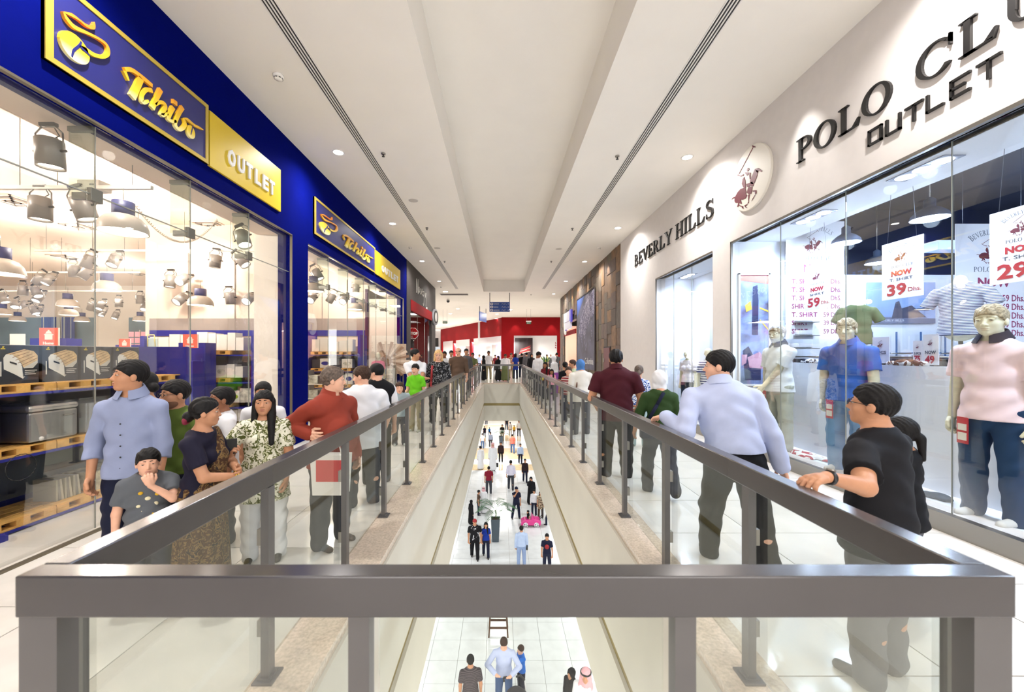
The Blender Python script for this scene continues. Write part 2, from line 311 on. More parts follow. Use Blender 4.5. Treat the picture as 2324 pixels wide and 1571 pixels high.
def cl(mesh_from, name, x, y, z, par):
    return inst(name, mesh_from, par, (x, y, z))
pm = box('post', m_metal, -.02, .02, -.027, .027, .012, RZ - RH); PM = pm.data; bpy.data.objects.remove(pm)
pm = box('post', m_metal, -.027, .027, -.02, .02, .012, RZ - RH); PMF = pm.data; bpy.data.objects.remove(pm)
pm = box('post', m_metal, -.048, .048, -.04, .04, .012, RZ - RH); PMC = pm.data; bpy.data.objects.remove(pm)
pm = MB().box(-.05, .05, -.055, .055, .012, .022).box(-.032, .032, -.038, .038, .022, .032).build('base_plate', m_metal); BP = pm.data; bpy.data.objects.remove(pm)
pm = MB().box(-.03, 0, -.008, .03, -.04, .04).build('glass_clamp', m_edge, bevel=.004); CLM = pm.data; bpy.data.objects.remove(pm)
def post(me, x, y, side=0):
    p = inst('post', me, rl, (x - .035, y - 1, 0)); inst('base_plate', BP, p, (0, 0, 0))
    if side:
        for z in (.26, .72): inst('glass_clamp', CLM, p, (-.02 * side, 0, z), scale=(side, 1, 1))
for k in range(2, 23): post(PM, -1.172, k * 1.0, 1); post(PM, 1.255, k * 1.0, -1)
post(PMC, -1.172, 1.045); post(PMC, 1.25, 1.045); post(PM, -1.172, 22.86); post(PM, 1.255, 22.86)
for x in (-.362, .475, ): post(PMF, x, 1.035)
for x in (-.35, .47): post(PMF, x, 22.86)
gp = MB().box(-.005, .005, .035, .965, .06, .955).build('glass_panel', GL); GP = gp.data; bpy.data.objects.remove(gp)
for k in range(1, 22):
    for x in (-1.195, 1.278):
        inst('glass_panel', GP, rl, (x - .035, k * 1.0 - 1 + (.03 if k == 1 else 0), 0))
for a, b_ in ((-1.11, -.405), (-.32, .43), (.52, 1.19)): rbox('glass_panel', a, b_, 1.045, 1.055, .06, .955, m=GL)
for a, b_ in ((-1.14, -.38), (-.32, .44), (.5, 1.22)): rbox('glass_panel', a, b_, 22.86, 22.87, .06, .955, m=GL)
# ================================================================ glass shopfronts
m_joint = mat('silicone_joint', (136, 138, 130), .4); m_fit = mat('patch_fitting_steel', (120, 120, 112), .35, metal=.7)
def glazing(label, x, ys, z0, zt, z1, inward, fins=True, tr=True):
    g = empty('shop_glazing', (x, (ys[0] + ys[-1]) / 2, z0), label=label, cat='shop window'); oy = (ys[0] + ys[-1]) / 2
    for a, b_ in zip(ys, ys[1:]):
        box('pane', GLS, -.006, .006, a - oy + .004, b_ - oy - .004, .005, (zt if tr else z1) - z0, g)
        if tr: box('pane', GLS, -.006, .006, a - oy + .004, b_ - oy - .004, zt - z0 + .012, z1 - z0, g)
    for y in ys[1:-1]:
        box('joint', m_joint, -.006, .006, y - oy - .003, y - oy + .003, 0, z1 - z0, g)
        if fins:
            q = sorted((0, inward * .24)); box('glass_fin', m_fin, q[0] + .008 * (inward > 0), q[1] - .008 * (inward < 0), y - oy - .006, y - oy + .006, zt - z0 + .01, z1 - z0 - .03, g)
            box('fin_bracket', m_fit, q[0] + .01 * (inward > 0), q[1] - .01 * (inward < 0), y - oy - .02, y - oy + .02, z1 - z0 - .045, z1 - z0, g)
            box('patch_fitting', m_fit, -.022, .022, y - oy - .055, y - oy + .055, zt - z0 - .055, zt - z0 + .065, g, bevel=.003)
            box('fin_clamp', m_fit, *sorted((inward * .03, inward * .2)), y - oy - .018, y - oy + .018, zt - z0 - .03, zt - z0 + .035, g)
    if tr: box('joint', m_joint, -.007, .007, ys[0] - oy, ys[-1] - oy, zt - z0 + .001, zt - z0 + .011, g)
    return g
glazing('frameless glass shopfront of the blue shop, the nearer and wider one', XL - .06, [-1.5, .3, 1.45, 2.58, 3.71, 4.85, 5.98, 7.1], .018, EZ + 1.48, H1 - .02, -1)
glazing('frameless glass shopfront of the blue shop beyond the blue pillar', XL - .06, [7.7, 8.74, 9.87, 11.0, 12.1, 13.2, 14.3, 15.3], .018, EZ + 1.48, H1 - .02, -1)
glazing('large frameless display window of the white shop with three mannequins', XR + .06, [0, 1.4, 2.53, 3.65, 4.77, 5.88, 7.03], .175, 0, H2 - .035, 1, False, False)
glazing('small display window of the white shop beyond the white pier', XR + .06, [7.65, 8.6, 9.5, 10.42], .175, 0, H2 - .035, 1, False, False)
glazing('glass front of the dark grey shop under a red band', XL - .06, [16.5, 18.2, 19.9, 21.6], .02, 0, EZ + 1.85, -1, False, False)
# ================================================================ signs of the left shop
m_gold = mat('gold_frame', (196, 170, 70), .4, metal=.3); m_navy = mat('sign_navy', (30, 34, 104), .4); m_yel = mat('sign_yellow', (222, 190, 32), .4)
m_wlet = mat('white_letters', (232, 232, 232), .4, emit=.0)
def grad(name, stops, z0, z1):
    m = bpy.data.materials.new(name); m.use_nodes = True; nt = m.node_tree; b_ = nt.nodes['Principled BSDF']; b_.inputs['Roughness'].default_value = .35
    tc = nt.nodes.new('ShaderNodeTexCoord'); sp = nt.nodes.new('ShaderNodeSeparateXYZ'); mr = nt.nodes.new('ShaderNodeMapRange'); r = nt.nodes.new('ShaderNodeValToRGB')
    nt.links.new(tc.outputs['Object'], sp.inputs[0]); nt.links.new(sp.outputs['Z'], mr.inputs[0]); mr.inputs[1].default_value = z0; mr.inputs[2].default_value = z1
    for i, (p, c_) in enumerate(stops):
        e = r.color_ramp.elements[i] if i < 2 else r.color_ramp.elements.new(p); e.position = p; e.color = lin(c_)
    nt.links.new(mr.outputs[0], r.inputs[0]); nt.links.new(r.outputs[0], b_.inputs['Base Color']); return m
m_glet = grad('gold_letter_print', [(0, (250, 246, 200)), (1, (222, 130, 40)), (.3, (240, 208, 50)), (.6, (228, 176, 40))], EZ + 2.53, EZ + 2.92)
SW = {'swirl': ([(.117, .474), (.145, .44), (.204, .419), (.307, .453), (.417, .484), (.486, .48), (.498, .418), (.451, .348), (.372, .306), (.307, .296), (.255, .278)], [.012, .04, .045, .03, .028, .035, .04, .035, .04, .05, .05]),
 'hook': ([(.117, .474), (.185, .505), (.245, .513), (.307, .515), (.361, .548), (.372, .603)], [.01, .035, .02, .03, .04, .006]),
 'T1': ([(.658, .367), (.703, .3)], [.05, .02]), 'T2': ([(.664, .384), (.736, .43), (.846, .437), (.97, .431)], [.04, .05, .055, .05]), 'T3': ([(.839, .42), (.79, .284), (.743, .163)], [.075, .075, .085]),
 'c': ([(.97, .377), (.903, .346), (.846, .256), (.86, .188), (.925, .242)], [.055, .045, .055, .05, .03]), 'h1': ([(1.077, .462), (1.023, .332), (.97, .191)], [.06, .055, .06]),
 'h2': ([(1.007, .254), (1.077, .326), (1.133, .32), (1.085, .194), (1.166, .256)], [.03, .045, .055, .055, .03]), 'dot': ([(1.235, .44), (1.29, .44)], [.05, .05]),
 'i': ([(1.241, .373), (1.174, .219), (1.215, .202), (1.28, .24)], [.055, .055, .045, .03]), 'b': ([(1.372, .455), (1.318, .349), (1.266, .203), (1.327, .171), (1.408, .271), (1.381, .333)], [.06, .055, .05, .05, .05, .03]),
 't': ([(1.400, .342), (1.445, .352), (1.54, .347), (1.618, .362), (1.689, .372)], [.02, .045, .035, .03, .01])}
def disc(cx, cy, r, r2=None, n=24): return [(cx + r * math.cos(2 * PI * i / n), cy + (r2 or r) * math.sin(2 * PI * i / n)) for i in range(n)]
def shop_sign(y0, y1, y2, y3, label1, label2):
    s = empty('shop_sign', (XL, (y0 + y1) / 2, EZ + 2.41), label=label1, cat='shop sign'); inv = Matrix.Translation(-Vector(s.location))
    W = y1 - y0; H = .745; M = inv @ frame((XL, y0, EZ + 2.41), (0, 1, 0), (1, 0, 0))
    flat([[(0, 0), (W, 0), (W, H), (0, H)]], .03, M, 'sign_board', m_navy, s)
    flat([[(0, 0), (W, 0), (W, .045), (0, .045)], [(0, H - .045), (W, H - .045), (W, H), (0, H)], [(0, .045), (.06, .045), (.06, H - .045), (0, H - .045)], [(W - .04, .045), (W, .045), (W, H - .045), (W - .04, H - .045)]], .04, M, 'gold_frame', m_gold, s)
    k_ = W / 1.8; Ms = frame((XL + .03, y0, EZ + 2.41), (0, 1, 0), (1, 0, 0)) @ Matrix.Diagonal((k_, 1, 1, 1))
    def lay(keys, nm, dep=.028, base=0):
        pl = []
        for q in keys:
            if q == 'dot': pl += strokes(*SW[q]); continue
            a_, w_ = smooth_pts(*SW[q]); pl += strokes(a_, [v_ * .8 for v_ in w_])
        return pl
    T_ = lambda z: Ms @ Matrix.Translation((0, 0, z))
    lg = flat(lay(['swirl', 'hook'], 'x') + [disc(.209, .243, .12, .115)], .028, T_(0), 'emblem', m_glet, s); lg.location = inv.translation
    a_, w_ = smooth_pts([(.255, .335), (.24, .288), (.194, .209), (.18, .144)], [.012, .02, .02, .012]); c_, d_ = smooth_pts([(.24, .283), (.286, .275), (.329, .263)], [.018, .018, .01])
    y_ = flat(strokes(a_, w_) + strokes(c_, d_), .003, T_(.0285), 'bean_line', m_navy, s); y_.location = inv.translation
    for i, ks in enumerate((['T1', 'T2', 'T3'], ['c'], ['h1', 'h2'], ['i', 'dot'], ['b'], ['t'])):
        pl = lay(ks, 'x')
        if ks == ['t']: pl += [disc(1.492, .235, .062, .075)]
        if ks == ['T1', 'T2', 'T3']: pass
        t = flat(pl, .03, T_(0), 'letter', m_glet, s); t.location = inv.translation
    y_ = flat(strokes(*smooth_pts([(1.52, .335), (1.5, .26), (1.485, .2)], [.006, .012, .008])), .003, T_(.0305), 'bean_line', m_navy, s); y_.location = inv.translation
    s2 = empty('shop_sign', (XL, (y2 + y3) / 2, EZ + 2.41), label=label2, cat='shop sign'); W = y3 - y2; M = Matrix.Translation(-Vector(s2.location)) @ frame((XL, y2, EZ + 2.41), (0, 1, 0), (1, 0, 0))
    flat([[(0, 0), (W, 0), (W, H - .04), (0, H - .04)]], .03, M, 'sign_board', m_yel, s2)
    x = W * .2
    for ch in 'OUTLET':
        text('letter', ch, .29, M @ Matrix.Translation((x, .19, .03)), m_wlet, s2, depth=.01, bold=.012, w=W * .088); x += W * .118
shop_sign(3.22, 5.02, 5.055, 6.69, 'navy and gold sign over the nearer shop window', 'yellow sign with white letters over the nearer shop window')
shop_sign(7.9, 11.72, 11.8, 14.7, 'navy and gold sign over the farther shop window', 'yellow sign with white letters over the farther shop window')
# grey shop: script letters, red band, round sign, stop sign
s = empty('shop_sign', (XL + .01, 18.6, EZ + 2.9), label='white handwritten lettering on the dark grey shopfront', cat='shop sign')
M = Matrix.Translation(-Vector(s.location)) @ frame((XL + .012, 17.6, EZ + 2.75), (0, 1, 0), (1, 0, 0))
m_scr = mat('pale_script', (214, 212, 208), .4)
for i, pl in enumerate([[(0, 0), (.02, .62), (.34, .0), (.36, .66)], [(.5, .1), (.42, .24), (.55, .34), (.66, .2), (.55, .08)], [(.98, .34), (.8, .26), (.95, .16), (.8, .05)], [(1.1, .2), (1.32, .26), (1.2, .36), (1.1, .16), (1.34, .08)], [(1.72, .3), (1.5, .28), (1.5, .06), (1.7, .2), (1.72, .32), (1.66, -.34), (1.45, -.3)], [(1.95, .3), (2.0, .08), (2.2, .3), (2.16, -.34)]]):
    flat(strokes(*smooth_pts(pl, [.035] * len(pl))), .02, M, 'letter', m_scr, s)
flat([[(2.3 + .09 * i, -.45), (2.36 + .09 * i, -.45), (2.36 + .09 * i, -.36 + .03 * (i % 2)), (2.3 + .09 * i, -.37)] for i in range(4)], .012, M, 'small_lettering', m_scr, s)
box('trim_7', m_red, XL - .05, XL + .03, 16.5, 21.6, EZ + 1.85, EZ + 2.3, label='red band above the dark grey shop window', kind=S)
s = empty('round_sign', (XL + .09, 22.2, EZ + 2.1), rz=1.42, label='round grey blade sign on the end of the dark grey shopfront', cat='sign')
MB().lathe([(.42, -.05), (.46, -.04), (.46, .04), (.42, .05)], 28, M=Matrix.Rotation(PI / 2, 4, 'X') @ Matrix.Translation((0, 0, 0))).build('disc', mat('grey_disc', (150, 152, 158), .5), s)
flat([disc(0, 0, .36)], .01, frame((0, -.05, 0), (1, 0, 0), (0, -1, 0)), 'face_ring', m_dkgrey, s); flat([disc(0, 0, .2, .26)], .004, frame((0, -.061, 0), (1, 0, 0), (0, -1, 0)), 'ring_mark', m_scr, s)
s = empty('stop_sign', (XL - .12, 17.55, EZ + .94), label='red octagonal stop sign inside the dark grey shop window', cat='sign')
oc = lambda r: [(r * math.cos(PI / 8 + i * PI / 4), r * math.sin(PI / 8 + i * PI / 4)) for i in range(8)]
Mo = frame((0, 0, 0), (.72, .69, 0), (.69, -.72, 0))
flat([oc(.27)], .02, Mo, 'border', m_white, s); flat([oc(.245)], .01, Mo @ Matrix.Translation((0, 0, .02)), 'panel', m_red, s)
text('letter', 'STOP', .17, Mo @ Matrix.Translation((-.2, -.06, .03)), m_white, s, bold=.006, w=.4)
# ================================================================ lettering of the right shop
m_let = mat('black_letters', (22, 20, 20), .4); m_maroon = mat('maroon_print', (104, 26, 42), .5); m_darkbr = mat('dark_print', (60, 40, 44), .5)
def serif(ch):      # glyph of height 1 as polygons; returns polygons, width
    def R(x0, x1, y0, y1): return [(x0, y0), (x1, y0), (x1, y1), (x0, y1)]
    def st(x, wd=.13, a=.1): return [R(x, x + wd, 0, 1), R(x - a, x + wd + a, 0, .045), R(x - a, x + wd + a, .955, 1)]
    def ring(cx, cy, rx, ry, t, th, a0=0, a1=2 * PI, n=26):
        o = []
        for i in range(n):
            a, b_ = a0 + (a1 - a0) * i / n, a0 + (a1 - a0) * (i + 1) / n
            f = lambda q, k: (cx + (rx - (t if k else 0)) * math.cos(q), cy + (ry - (th if k else 0)) * math.sin(q))
            o.append([f(a, 0), f(b_, 0), f(b_, 1), f(a, 1)])
        return o
    if ch == 'I': return st(.12), .37
    if ch == 'L': return st(.12) + [R(.12, .66, 0, .045), [(.5, .045), (.66, 0), (.72, .28), (.68, .28)]], .74
    if ch == 'E': return st(.12) + [R(.2, .62, 0, .045), R(.2, .6, .955, 1), R(.2, .5, .49, .535), [(.5, .045), (.64, 0), (.68, .26), (.65, .26)], [(.5, .955), (.62, 1), (.65, .76), (.62, .76)], R(.48, .51, .4, .62)], .72
    if ch == 'H': return st(.12) + st(.62) + [R(.2, .7, .48, .53)], .87
    if ch == 'P': return st(.12) + ring(.3, .74, .36, .26, .13, .045, -PI / 2, PI / 2) + [R(.2, .31, .955, 1), R(.2, .31, .48, .525)], .7
    if ch == 'R': return st(.12) + ring(.3, .74, .34, .26, .13, .045, -PI / 2, PI / 2) + [R(.2, .31, .955, 1), R(.2, .31, .48, .525), [(.3, .5), (.46, .5), (.8, 0), (.64, 0)], R(.6, .86, 0, .045)], .84
    if ch == 'B': return st(.12) + ring(.3, .75, .3, .25, .12, .045, -PI / 2, PI / 2) + ring(.3, .265, .36, .265, .13, .045, -PI / 2, PI / 2) + [R(.2, .31, .955, 1), R(.2, .31, .5, .545), R(.2, .31, 0, .045)], .72
    if ch == 'O': return ring(.46, .5, .43, .52, .14, .045), .94
    if ch == 'C': return ring(.46, .5, .43, .52, .14, .045, .25 * PI, 1.78 * PI) + [R(.76, .8, .64, .98), [(.7, .8), (.8, .98), (.8, .7)]], .9
    if ch == 'U': return [R(.12, .25, .35, 1), R(.62, .67, .35, 1), R(.02, .35, .955, 1), R(.54, .76, .955, 1)] + ring(.395, .35, .275, .37, .12, .05, PI, 2 * PI), .82
    if ch == 'V': return [[(.02, 1), (.17, 1), (.46, .1), (.42, 0), (.38, 0)], [(.38, 0), (.42, 0), (.76, 1), (.7, 1)], R(-.04, .26, .955, 1), R(.62, .84, .955, 1)], .8
    if ch == 'Y': return [R(.36, .49, 0, .45), R(.26, .59, 0, .045), [(.02, 1), (.17, 1), (.49, .45), (.36, .45)], [(.4, .45), (.46, .42), (.78, 1), (.72, 1)], R(-.04, .26, .955, 1), R(.62, .86, .955, 1)], .82
    if ch == 'S': a_, w_ = smooth_pts([(.56, .78), (.44, .95), (.26, .97), (.13, .85), (.16, .68), (.34, .54), (.52, .4), (.56, .2), (.44, .05), (.26, .03), (.1, .2)], [.03, .05, .07, .11, .14, .16, .14, .11, .07, .05, .03]); return strokes(a_, w_) + [R(.55, .58, .72, 1), R(.08, .11, 0, .3)], .66
    return [], .35
def serif_line(s, x0, total, h, M, m, par, depth=.03, name='letter', one=False):
    gl = [serif(c_) for c_ in s]; W = sum(g_[1] for g_ in gl) + .04 * len(gl); kx = total / W; x = x0; allp = []
    for (pl, wd), c_ in zip(gl, s):
        if pl:
            q = [[(x + px * kx, py * h) for px, py in p_] for p_ in pl]
            if one: allp += q
            else: flat(q, depth, M, name, m, par)
        x += (wd + .04) * kx
    if one: flat(allp, depth, M, name, m, par)
s = empty('shop_sign', (XR, 9.8, EZ + 2.8), label='black serif lettering over the small display window, left of the round emblem', cat='shop sign')
M = Matrix.Translation(-Vector(s.location)) @ frame((XR, 12.06, EZ + 2.67), (0, -1, 0), (-1, 0, 0)); serif_line('BEVERLY HILLS', 0, 4.5, .34, M, m_let, s)
s = empty('shop_sign', (XR, 4.3, EZ + 2.7), label='large black serif lettering over the big display window, right of the round emblem', cat='shop sign')
M = Matrix.Translation(-Vector(s.location)) @ frame((XR, 5.46, EZ + 2.62), (0, -1, 0), (-1, 0, 0)); serif_line('POLO', 0, 1.36, .31, M, m_let, s); serif_line('CLUB', 1.56, 1.3, .31, M, m_let, s)
s = empty('shop_sign', (XR, 3.8, EZ + 2.39), label='square black sans-serif lettering close above the big display window', cat='shop sign')
M = Matrix.Translation(-Vector(s.location)) @ frame((XR, 4.39, EZ + 2.315), (0, -1, 0), (-1, 0, 0))
SQ = {'O': [[(0, 0), (1, 0), (1, 1), (0, 1), (0, 0)]], 'U': [[(0, 1), (0, 0), (1, 0), (1, 1)]], 'T': [[(0, 1), (1.1, 1)], [(.55, 1), (.55, 0)]], 'L': [[(0, 1), (0, 0), (.95, 0)]], 'E': [[(1, 1), (0, 1), (0, 0), (1, 0)], [(0, .5), (.7, .5)]]}
x = 0
for ch in 'OUTLET':
    pl = []
    for ln in SQ[ch]:
        for a, b_ in zip(ln, ln[1:]):
            a = Vector((x + a[0] * .135, a[1] * .15)); b_ = Vector((x + b_[0] * .135, b_[1] * .15)); t = (b_ - a).normalized() * .011; q = Vector((-t.y, t.x)); a -= t; b_ += t
            pl.append([tuple(a + q), tuple(b_ + q), tuple(b_ - q), tuple(a - q)])
    flat(pl, .025, M, 'letter', m_let, s); x += .2
HORSE = [[(-0.79, -0.3), (-0.63, -0.19), (-0.47, -0.15), (-0.22, -0.2), (-0.17, -0.36), (-0.19, -0.43), (-0.13, -0.5), (-0.22, -0.56), (-0.37, -0.54), (-0.47, -0.5), (-0.4, -0.67), (-0.5, -0.61), (-0.56, -0.57), (-0.55, -0.65), (-0.63, -0.68), (-0.66, -0.66), (-0.59, -0.56), (-0.76, -0.49), (-0.81, -0.41)], [(-0.79, -0.28), (-0.91, -0.26), (-0.99, -0.31), (-0.88, -0.29), (-0.79, -0.32)], [(-0.14, -0.41), (-0.08, -0.28), (0.05, -0.29), (0.14, -0.33), (0.11, -0.47), (0.08, -0.53), (-0.04, -0.49)], [(0.02, -0.1), (0.25, 0.15), (0.42, 0.05), (0.37, -0.09), (0.25, -0.24), (0.17, -0.27), (0.05, -0.19)], [(0.25, 0.17), (0.42, 0.13), (0.61, -0.05), (0.56, -0.06), (0.45, 0.04), (0.39, -0.01), (0.28, 0.14)], [(0.14, -0.45), (0.34, -0.52), (0.34, -0.62), (0.28, -0.63), (0.28, -0.54), (0.17, -0.5)], [(0.28, -0.64), (0.18, -0.72), (0.1, -0.76), (0.17, -0.7)], [(-0.08, -0.49), (0.01, -0.52), (-0.04, -0.68), (-0.04, -0.77), (-0.11, -0.76), (-0.05, -0.73)], [(-0.1, -0.78), (-0.22, -0.82), (-0.11, -0.91), (-0.19, -0.87), (-0.28, -0.77)], [(-0.55, -0.65), (-0.34, -0.77), (-0.32, -0.85), (-0.39, -0.81), (-0.4, -0.76), (-0.53, -0.69)], [(-0.25, 0.3), (-0.07, 0.22), (0.05, 0.15), (0.05, -0.04), (0.01, -0.04), (-0.04, 0.17), (-0.13, 0.14)], [(-0.14, 0.31), (-0.11, 0.38), (-0.04, 0.35), (-0.02, 0.28), (-0.1, 0.26)], [(-0.66, 0.38), (-0.61, 0.4), (-0.48, 0.29), (-0.31, 0.27), (-0.31, 0.23), (-0.47, 0.26), (-0.59, 0.35)], [(-0.57, 0.41), (-0.55, 0.39), (0.21, 0.9), (0.19, 0.92)], [(0.13, 0.98), (0.29, 0.86), (0.28, 0.83), (0.13, 0.94)], [(-0.36, 0.12), (-0.28, 0.17), (-0.22, 0.01), (-0.19, -0.22), (-0.31, -0.17), (-0.4, -0.01), (-0.37, 0.07)], [(-0.16, -0.12), (0.14, -0.17), (0.21, -0.27), (0.17, -0.33), (-0.01, -0.24), (-0.04, -0.28), (-0.13, -0.22)]]
def horse(M, sc_, depth, m, par, name='horse_and_rider'): return flat([[(x_ * sc_, y_ * sc_) for x_, y_ in p_] for p_ in HORSE], depth, M, name, m, par)
s = empty('round_emblem', (XR, 6.45, EZ + 2.87), label='round white emblem with a maroon horse and rider on the white wall', cat='emblem')
M = frame((0, 0, 0), (0, -1, 0), (-1, 0, 0)); flat([disc(0, 0, .51, n=48)], .04, M, 'disc', mat('emblem_white', (232, 226, 214), .5), s, bevel=.008)
horse(M @ Matrix.Translation((0, 0, .04)), .51, .006, m_maroon, s)
# ================================================================ people: smooth distance fields turned into one continuous skin
import openvdb as vdb
def V(*a): return np.array(a, dtype=np.float32)
def nz(v): v = np.asarray(v, dtype=np.float32); return v / (np.linalg.norm(v) + 1e-9)
def smin(a, b, k): h = np.clip(.5 + .5 * (b - a) / k, 0, 1); return b + (a - b) * h - k * h * (1 - h)
def d_cap(p, a, b, ra, rb, sy=1.):
    a = [float(v) for v in a]; b = [float(v) for v in b]; x = p[:, 0] - a[0]; y = p[:, 1] - a[1]; z = p[:, 2] - a[2]; bx, by, bz = b[0] - a[0], b[1] - a[1], b[2] - a[2]
    if sy != 1: y = y / sy; by /= sy
    t = (x * bx + y * by + z * bz) * (1 / (bx * bx + by * by + bz * bz + 1e-9)); np.clip(t, 0, 1, out=t)
    x = x - t * bx; y = y - t * by; z = z - t * bz; d = np.sqrt(x * x + y * y + z * z) - (float(ra) + t * float(rb - ra))
    return d * ((1 + sy) / 2) if sy != 1 else d
def d_ell(p, c, r, R=None):
    x = p[:, 0] - float(c[0]); y = p[:, 1] - float(c[1]); z = p[:, 2] - float(c[2])
    if R is not None: R = [[float(v) for v in w_] for w_ in R]; x, y, z = x * R[0][0] + y * R[1][0] + z * R[2][0], x * R[0][1] + y * R[1][1] + z * R[2][1], x * R[0][2] + y * R[1][2] + z * R[2][2]
    x = x / float(r[0]); y = y / float(r[1]); z = z / float(r[2]); k0 = np.sqrt(x * x + y * y + z * z); x /= float(r[0]); y /= float(r[1]); z /= float(r[2]); k1 = np.sqrt(x * x + y * y + z * z)
    return k0 * (k0 - 1) / (k1 + 1e-9)
def ev(prims, p, off=0.):
    d = None
    for pr in prims:
        if pr[0] == 'c': v = d_cap(p, *pr[1:6]); k = pr[6] if len(pr) > 6 else .02
        elif pr[0] == 'e': v = d_ell(p, *pr[1:4]); k = pr[4] if len(pr) > 4 else .02
        elif pr[0] == '-': v = -d_ell(p, *pr[1:4]); d = -smin(-d, -v, .008); continue
        v = v - off; d = v if d is None else smin(d, v, k)
    return d
def mesh_field(fn, lo, hi, vx):
    lo = np.asarray(lo, np.float64) - 2 * vx; hi = np.asarray(hi, np.float64) + 2 * vx; nb = np.ceil((hi - lo) / (4 * vx)).astype(int) + 1; n = nb * 4
    I = np.stack(np.meshgrid(*[np.arange(k_) for k_ in nb], indexing='ij'), 0).reshape(3, -1); C_ = (lo[:, None] + (I * 4 + 1.5) * vx).astype(np.float32)
    dc = fn(C_.T); act = np.abs(dc) < vx * 6.6; A_ = I[:, act]; o = np.stack(np.meshgrid(*[np.arange(4)] * 3, indexing='ij'), 0).reshape(3, -1)
    J = (A_[:, :, None] * 4 + o[:, None, :]).reshape(3, -1); pts = (lo[:, None] + J * vx).astype(np.float32); df = fn(pts.T)
    d = np.repeat(np.repeat(np.repeat(np.where(dc > 0, 3., -3.).reshape(nb), 4, 0), 4, 1), 4, 2).astype(np.float32); d[J[0], J[1], J[2]] = np.clip(df / vx, -3, 3)
    d[0] = d[-1] = 3; d[:, 0] = d[:, -1] = 3; d[:, :, 0] = d[:, :, -1] = 3
    gr = vdb.FloatGrid(3.0); gr.copyFromArray(d); v, q = gr.convertToQuads(0.0)
    return v * vx + lo, q[:, ::-1]
def to_obj(name, parts, mats, parent=None, mi=None, **k):
    vs = []; fs = []; o = 0
    for v, q in parts: vs.append(v); fs.append(q + o); o += len(v)
    v = np.concatenate(vs); q = np.concatenate(fs); me = bpy.data.meshes.new(name)
    me.vertices.add(len(v)); me.vertices.foreach_set('co', v.astype(np.float32).ravel()); me.loops.add(q.size); me.loops.foreach_set('vertex_index', q.astype(np.int32).ravel())
    me.polygons.add(len(q)); me.polygons.foreach_set('loop_start', np.arange(0, q.size, 4, dtype=np.int32)); me.polygons.foreach_set('loop_total', np.full(len(q), 4, dtype=np.int32))
    for m in (mats if isinstance(mats, (list, tuple)) else [mats]): me.materials.append(m)
    if mi is not None: me.polygons.foreach_set('material_index', mi.astype(np.int32))
    me.polygons.foreach_set('use_smooth', np.ones(len(q), bool)); me.update(calc_edges=True); me.validate()
    ob = bpy.data.objects.new(name, me); link(ob, parent); return tag(ob, **k)
def cloth(name, cols, kind='plain', scale=20., rough=.8):      # procedural fabrics
    if name in MATS: return MATS[name]
    m = mat(name, cols[0], rough, var=.02, scale=9, bump=.25, spec=.2)
    if kind == 'plain': return m
    nt = m.node_tree; b = nt.nodes['Principled BSDF']; tc = nt.nodes.new('ShaderNodeTexCoord'); mp = nt.nodes.new('ShaderNodeMapping'); nt.links.new(tc.outputs['Object'], mp.inputs[0])
    r = nt.nodes.new('ShaderNodeValToRGB'); r.color_ramp.interpolation = 'CONSTANT'
    def ramp(st):
        for i, (p, c) in enumerate(st):
            e = r.color_ramp.elements[i] if i < 2 else r.color_ramp.elements.new(p); e.position = p; e.color = lin(c)
    if kind in ('stripe', 'plaid'):
        w_ = nt.nodes.new('ShaderNodeTexWave'); w_.bands_direction = 'Z'; w_.inputs['Scale'].default_value = scale; nt.links.new(mp.outputs[0], w_.inputs[0])
        src = w_.outputs['Fac']
        if kind == 'plaid':
            w2 = nt.nodes.new('ShaderNodeTexWave'); w2.bands_direction = 'X'; w2.inputs['Scale'].default_value = scale; nt.links.new(mp.outputs[0], w2.inputs[0])
            a = nt.nodes.new('ShaderNodeMath'); a.operation = 'ADD'; nt.links.new(w_.outputs['Fac'], a.inputs[0]); nt.links.new(w2.outputs['Fac'], a.inputs[1]); h = nt.nodes.new('ShaderNodeMath'); h.operation = 'MULTIPLY'; h.inputs[1].default_value = .5; nt.links.new(a.outputs[0], h.inputs[0]); src = h.outputs[0]
        ramp([(0, cols[0]), (.55 if kind == 'stripe' else .4, cols[1])] + ([(.7, cols[2])] if len(cols) > 2 else []))
    else:
        n = nt.nodes.new('ShaderNodeTexNoise'); n.inputs['Scale'].default_value = scale; n.inputs['Detail'].default_value = 2; n.inputs['Distortion'].default_value = 1.5; nt.links.new(mp.outputs[0], n.inputs['Vector']); src = n.outputs['Fac']
        ramp([(0, cols[0]), (.5, cols[1])] + ([(.6, cols[2])] if len(cols) > 2 else []))
    nt.links.new(src, r.inputs[0]); nt.links.new(r.outputs[0], b.inputs['Base Color']); return m
SK = {'tan': (188, 136, 104), 'brown': (142, 94, 68), 'fair': (222, 172, 146), 'dark': (112, 76, 58), 'doll': (214, 208, 180)}
for k_, c_ in SK.items(): mat('skin_' + k_, c_, .5, var=.03, scale=20, spec=.35)
HC = {'black': (14, 12, 13), 'brown': (58, 40, 30), 'grey': (92, 80, 72), 'blond': (196, 160, 112), 'dblond': (150, 136, 110)}
for k_, c_ in HC.items(): mat('hair_' + k_, c_, .6, var=.25, scale=60, bump=.4, spec=.25)
m_eye = mat('eye_white', (186, 182, 176), .3); m_iris = mat('iris', (30, 20, 16), .2); m_lip = mat('lips', (150, 82, 78), .5); m_liph = mat('lips_dark', (128, 60, 58), .5)
def rotm(yaw, pitch=0., roll=0.):
    return np.array((Matrix.Rotation(yaw, 3, 'Z') @ Matrix.Rotation(pitch, 3, 'X') @ Matrix.Rotation(roll, 3, 'Y')), dtype=np.float32)
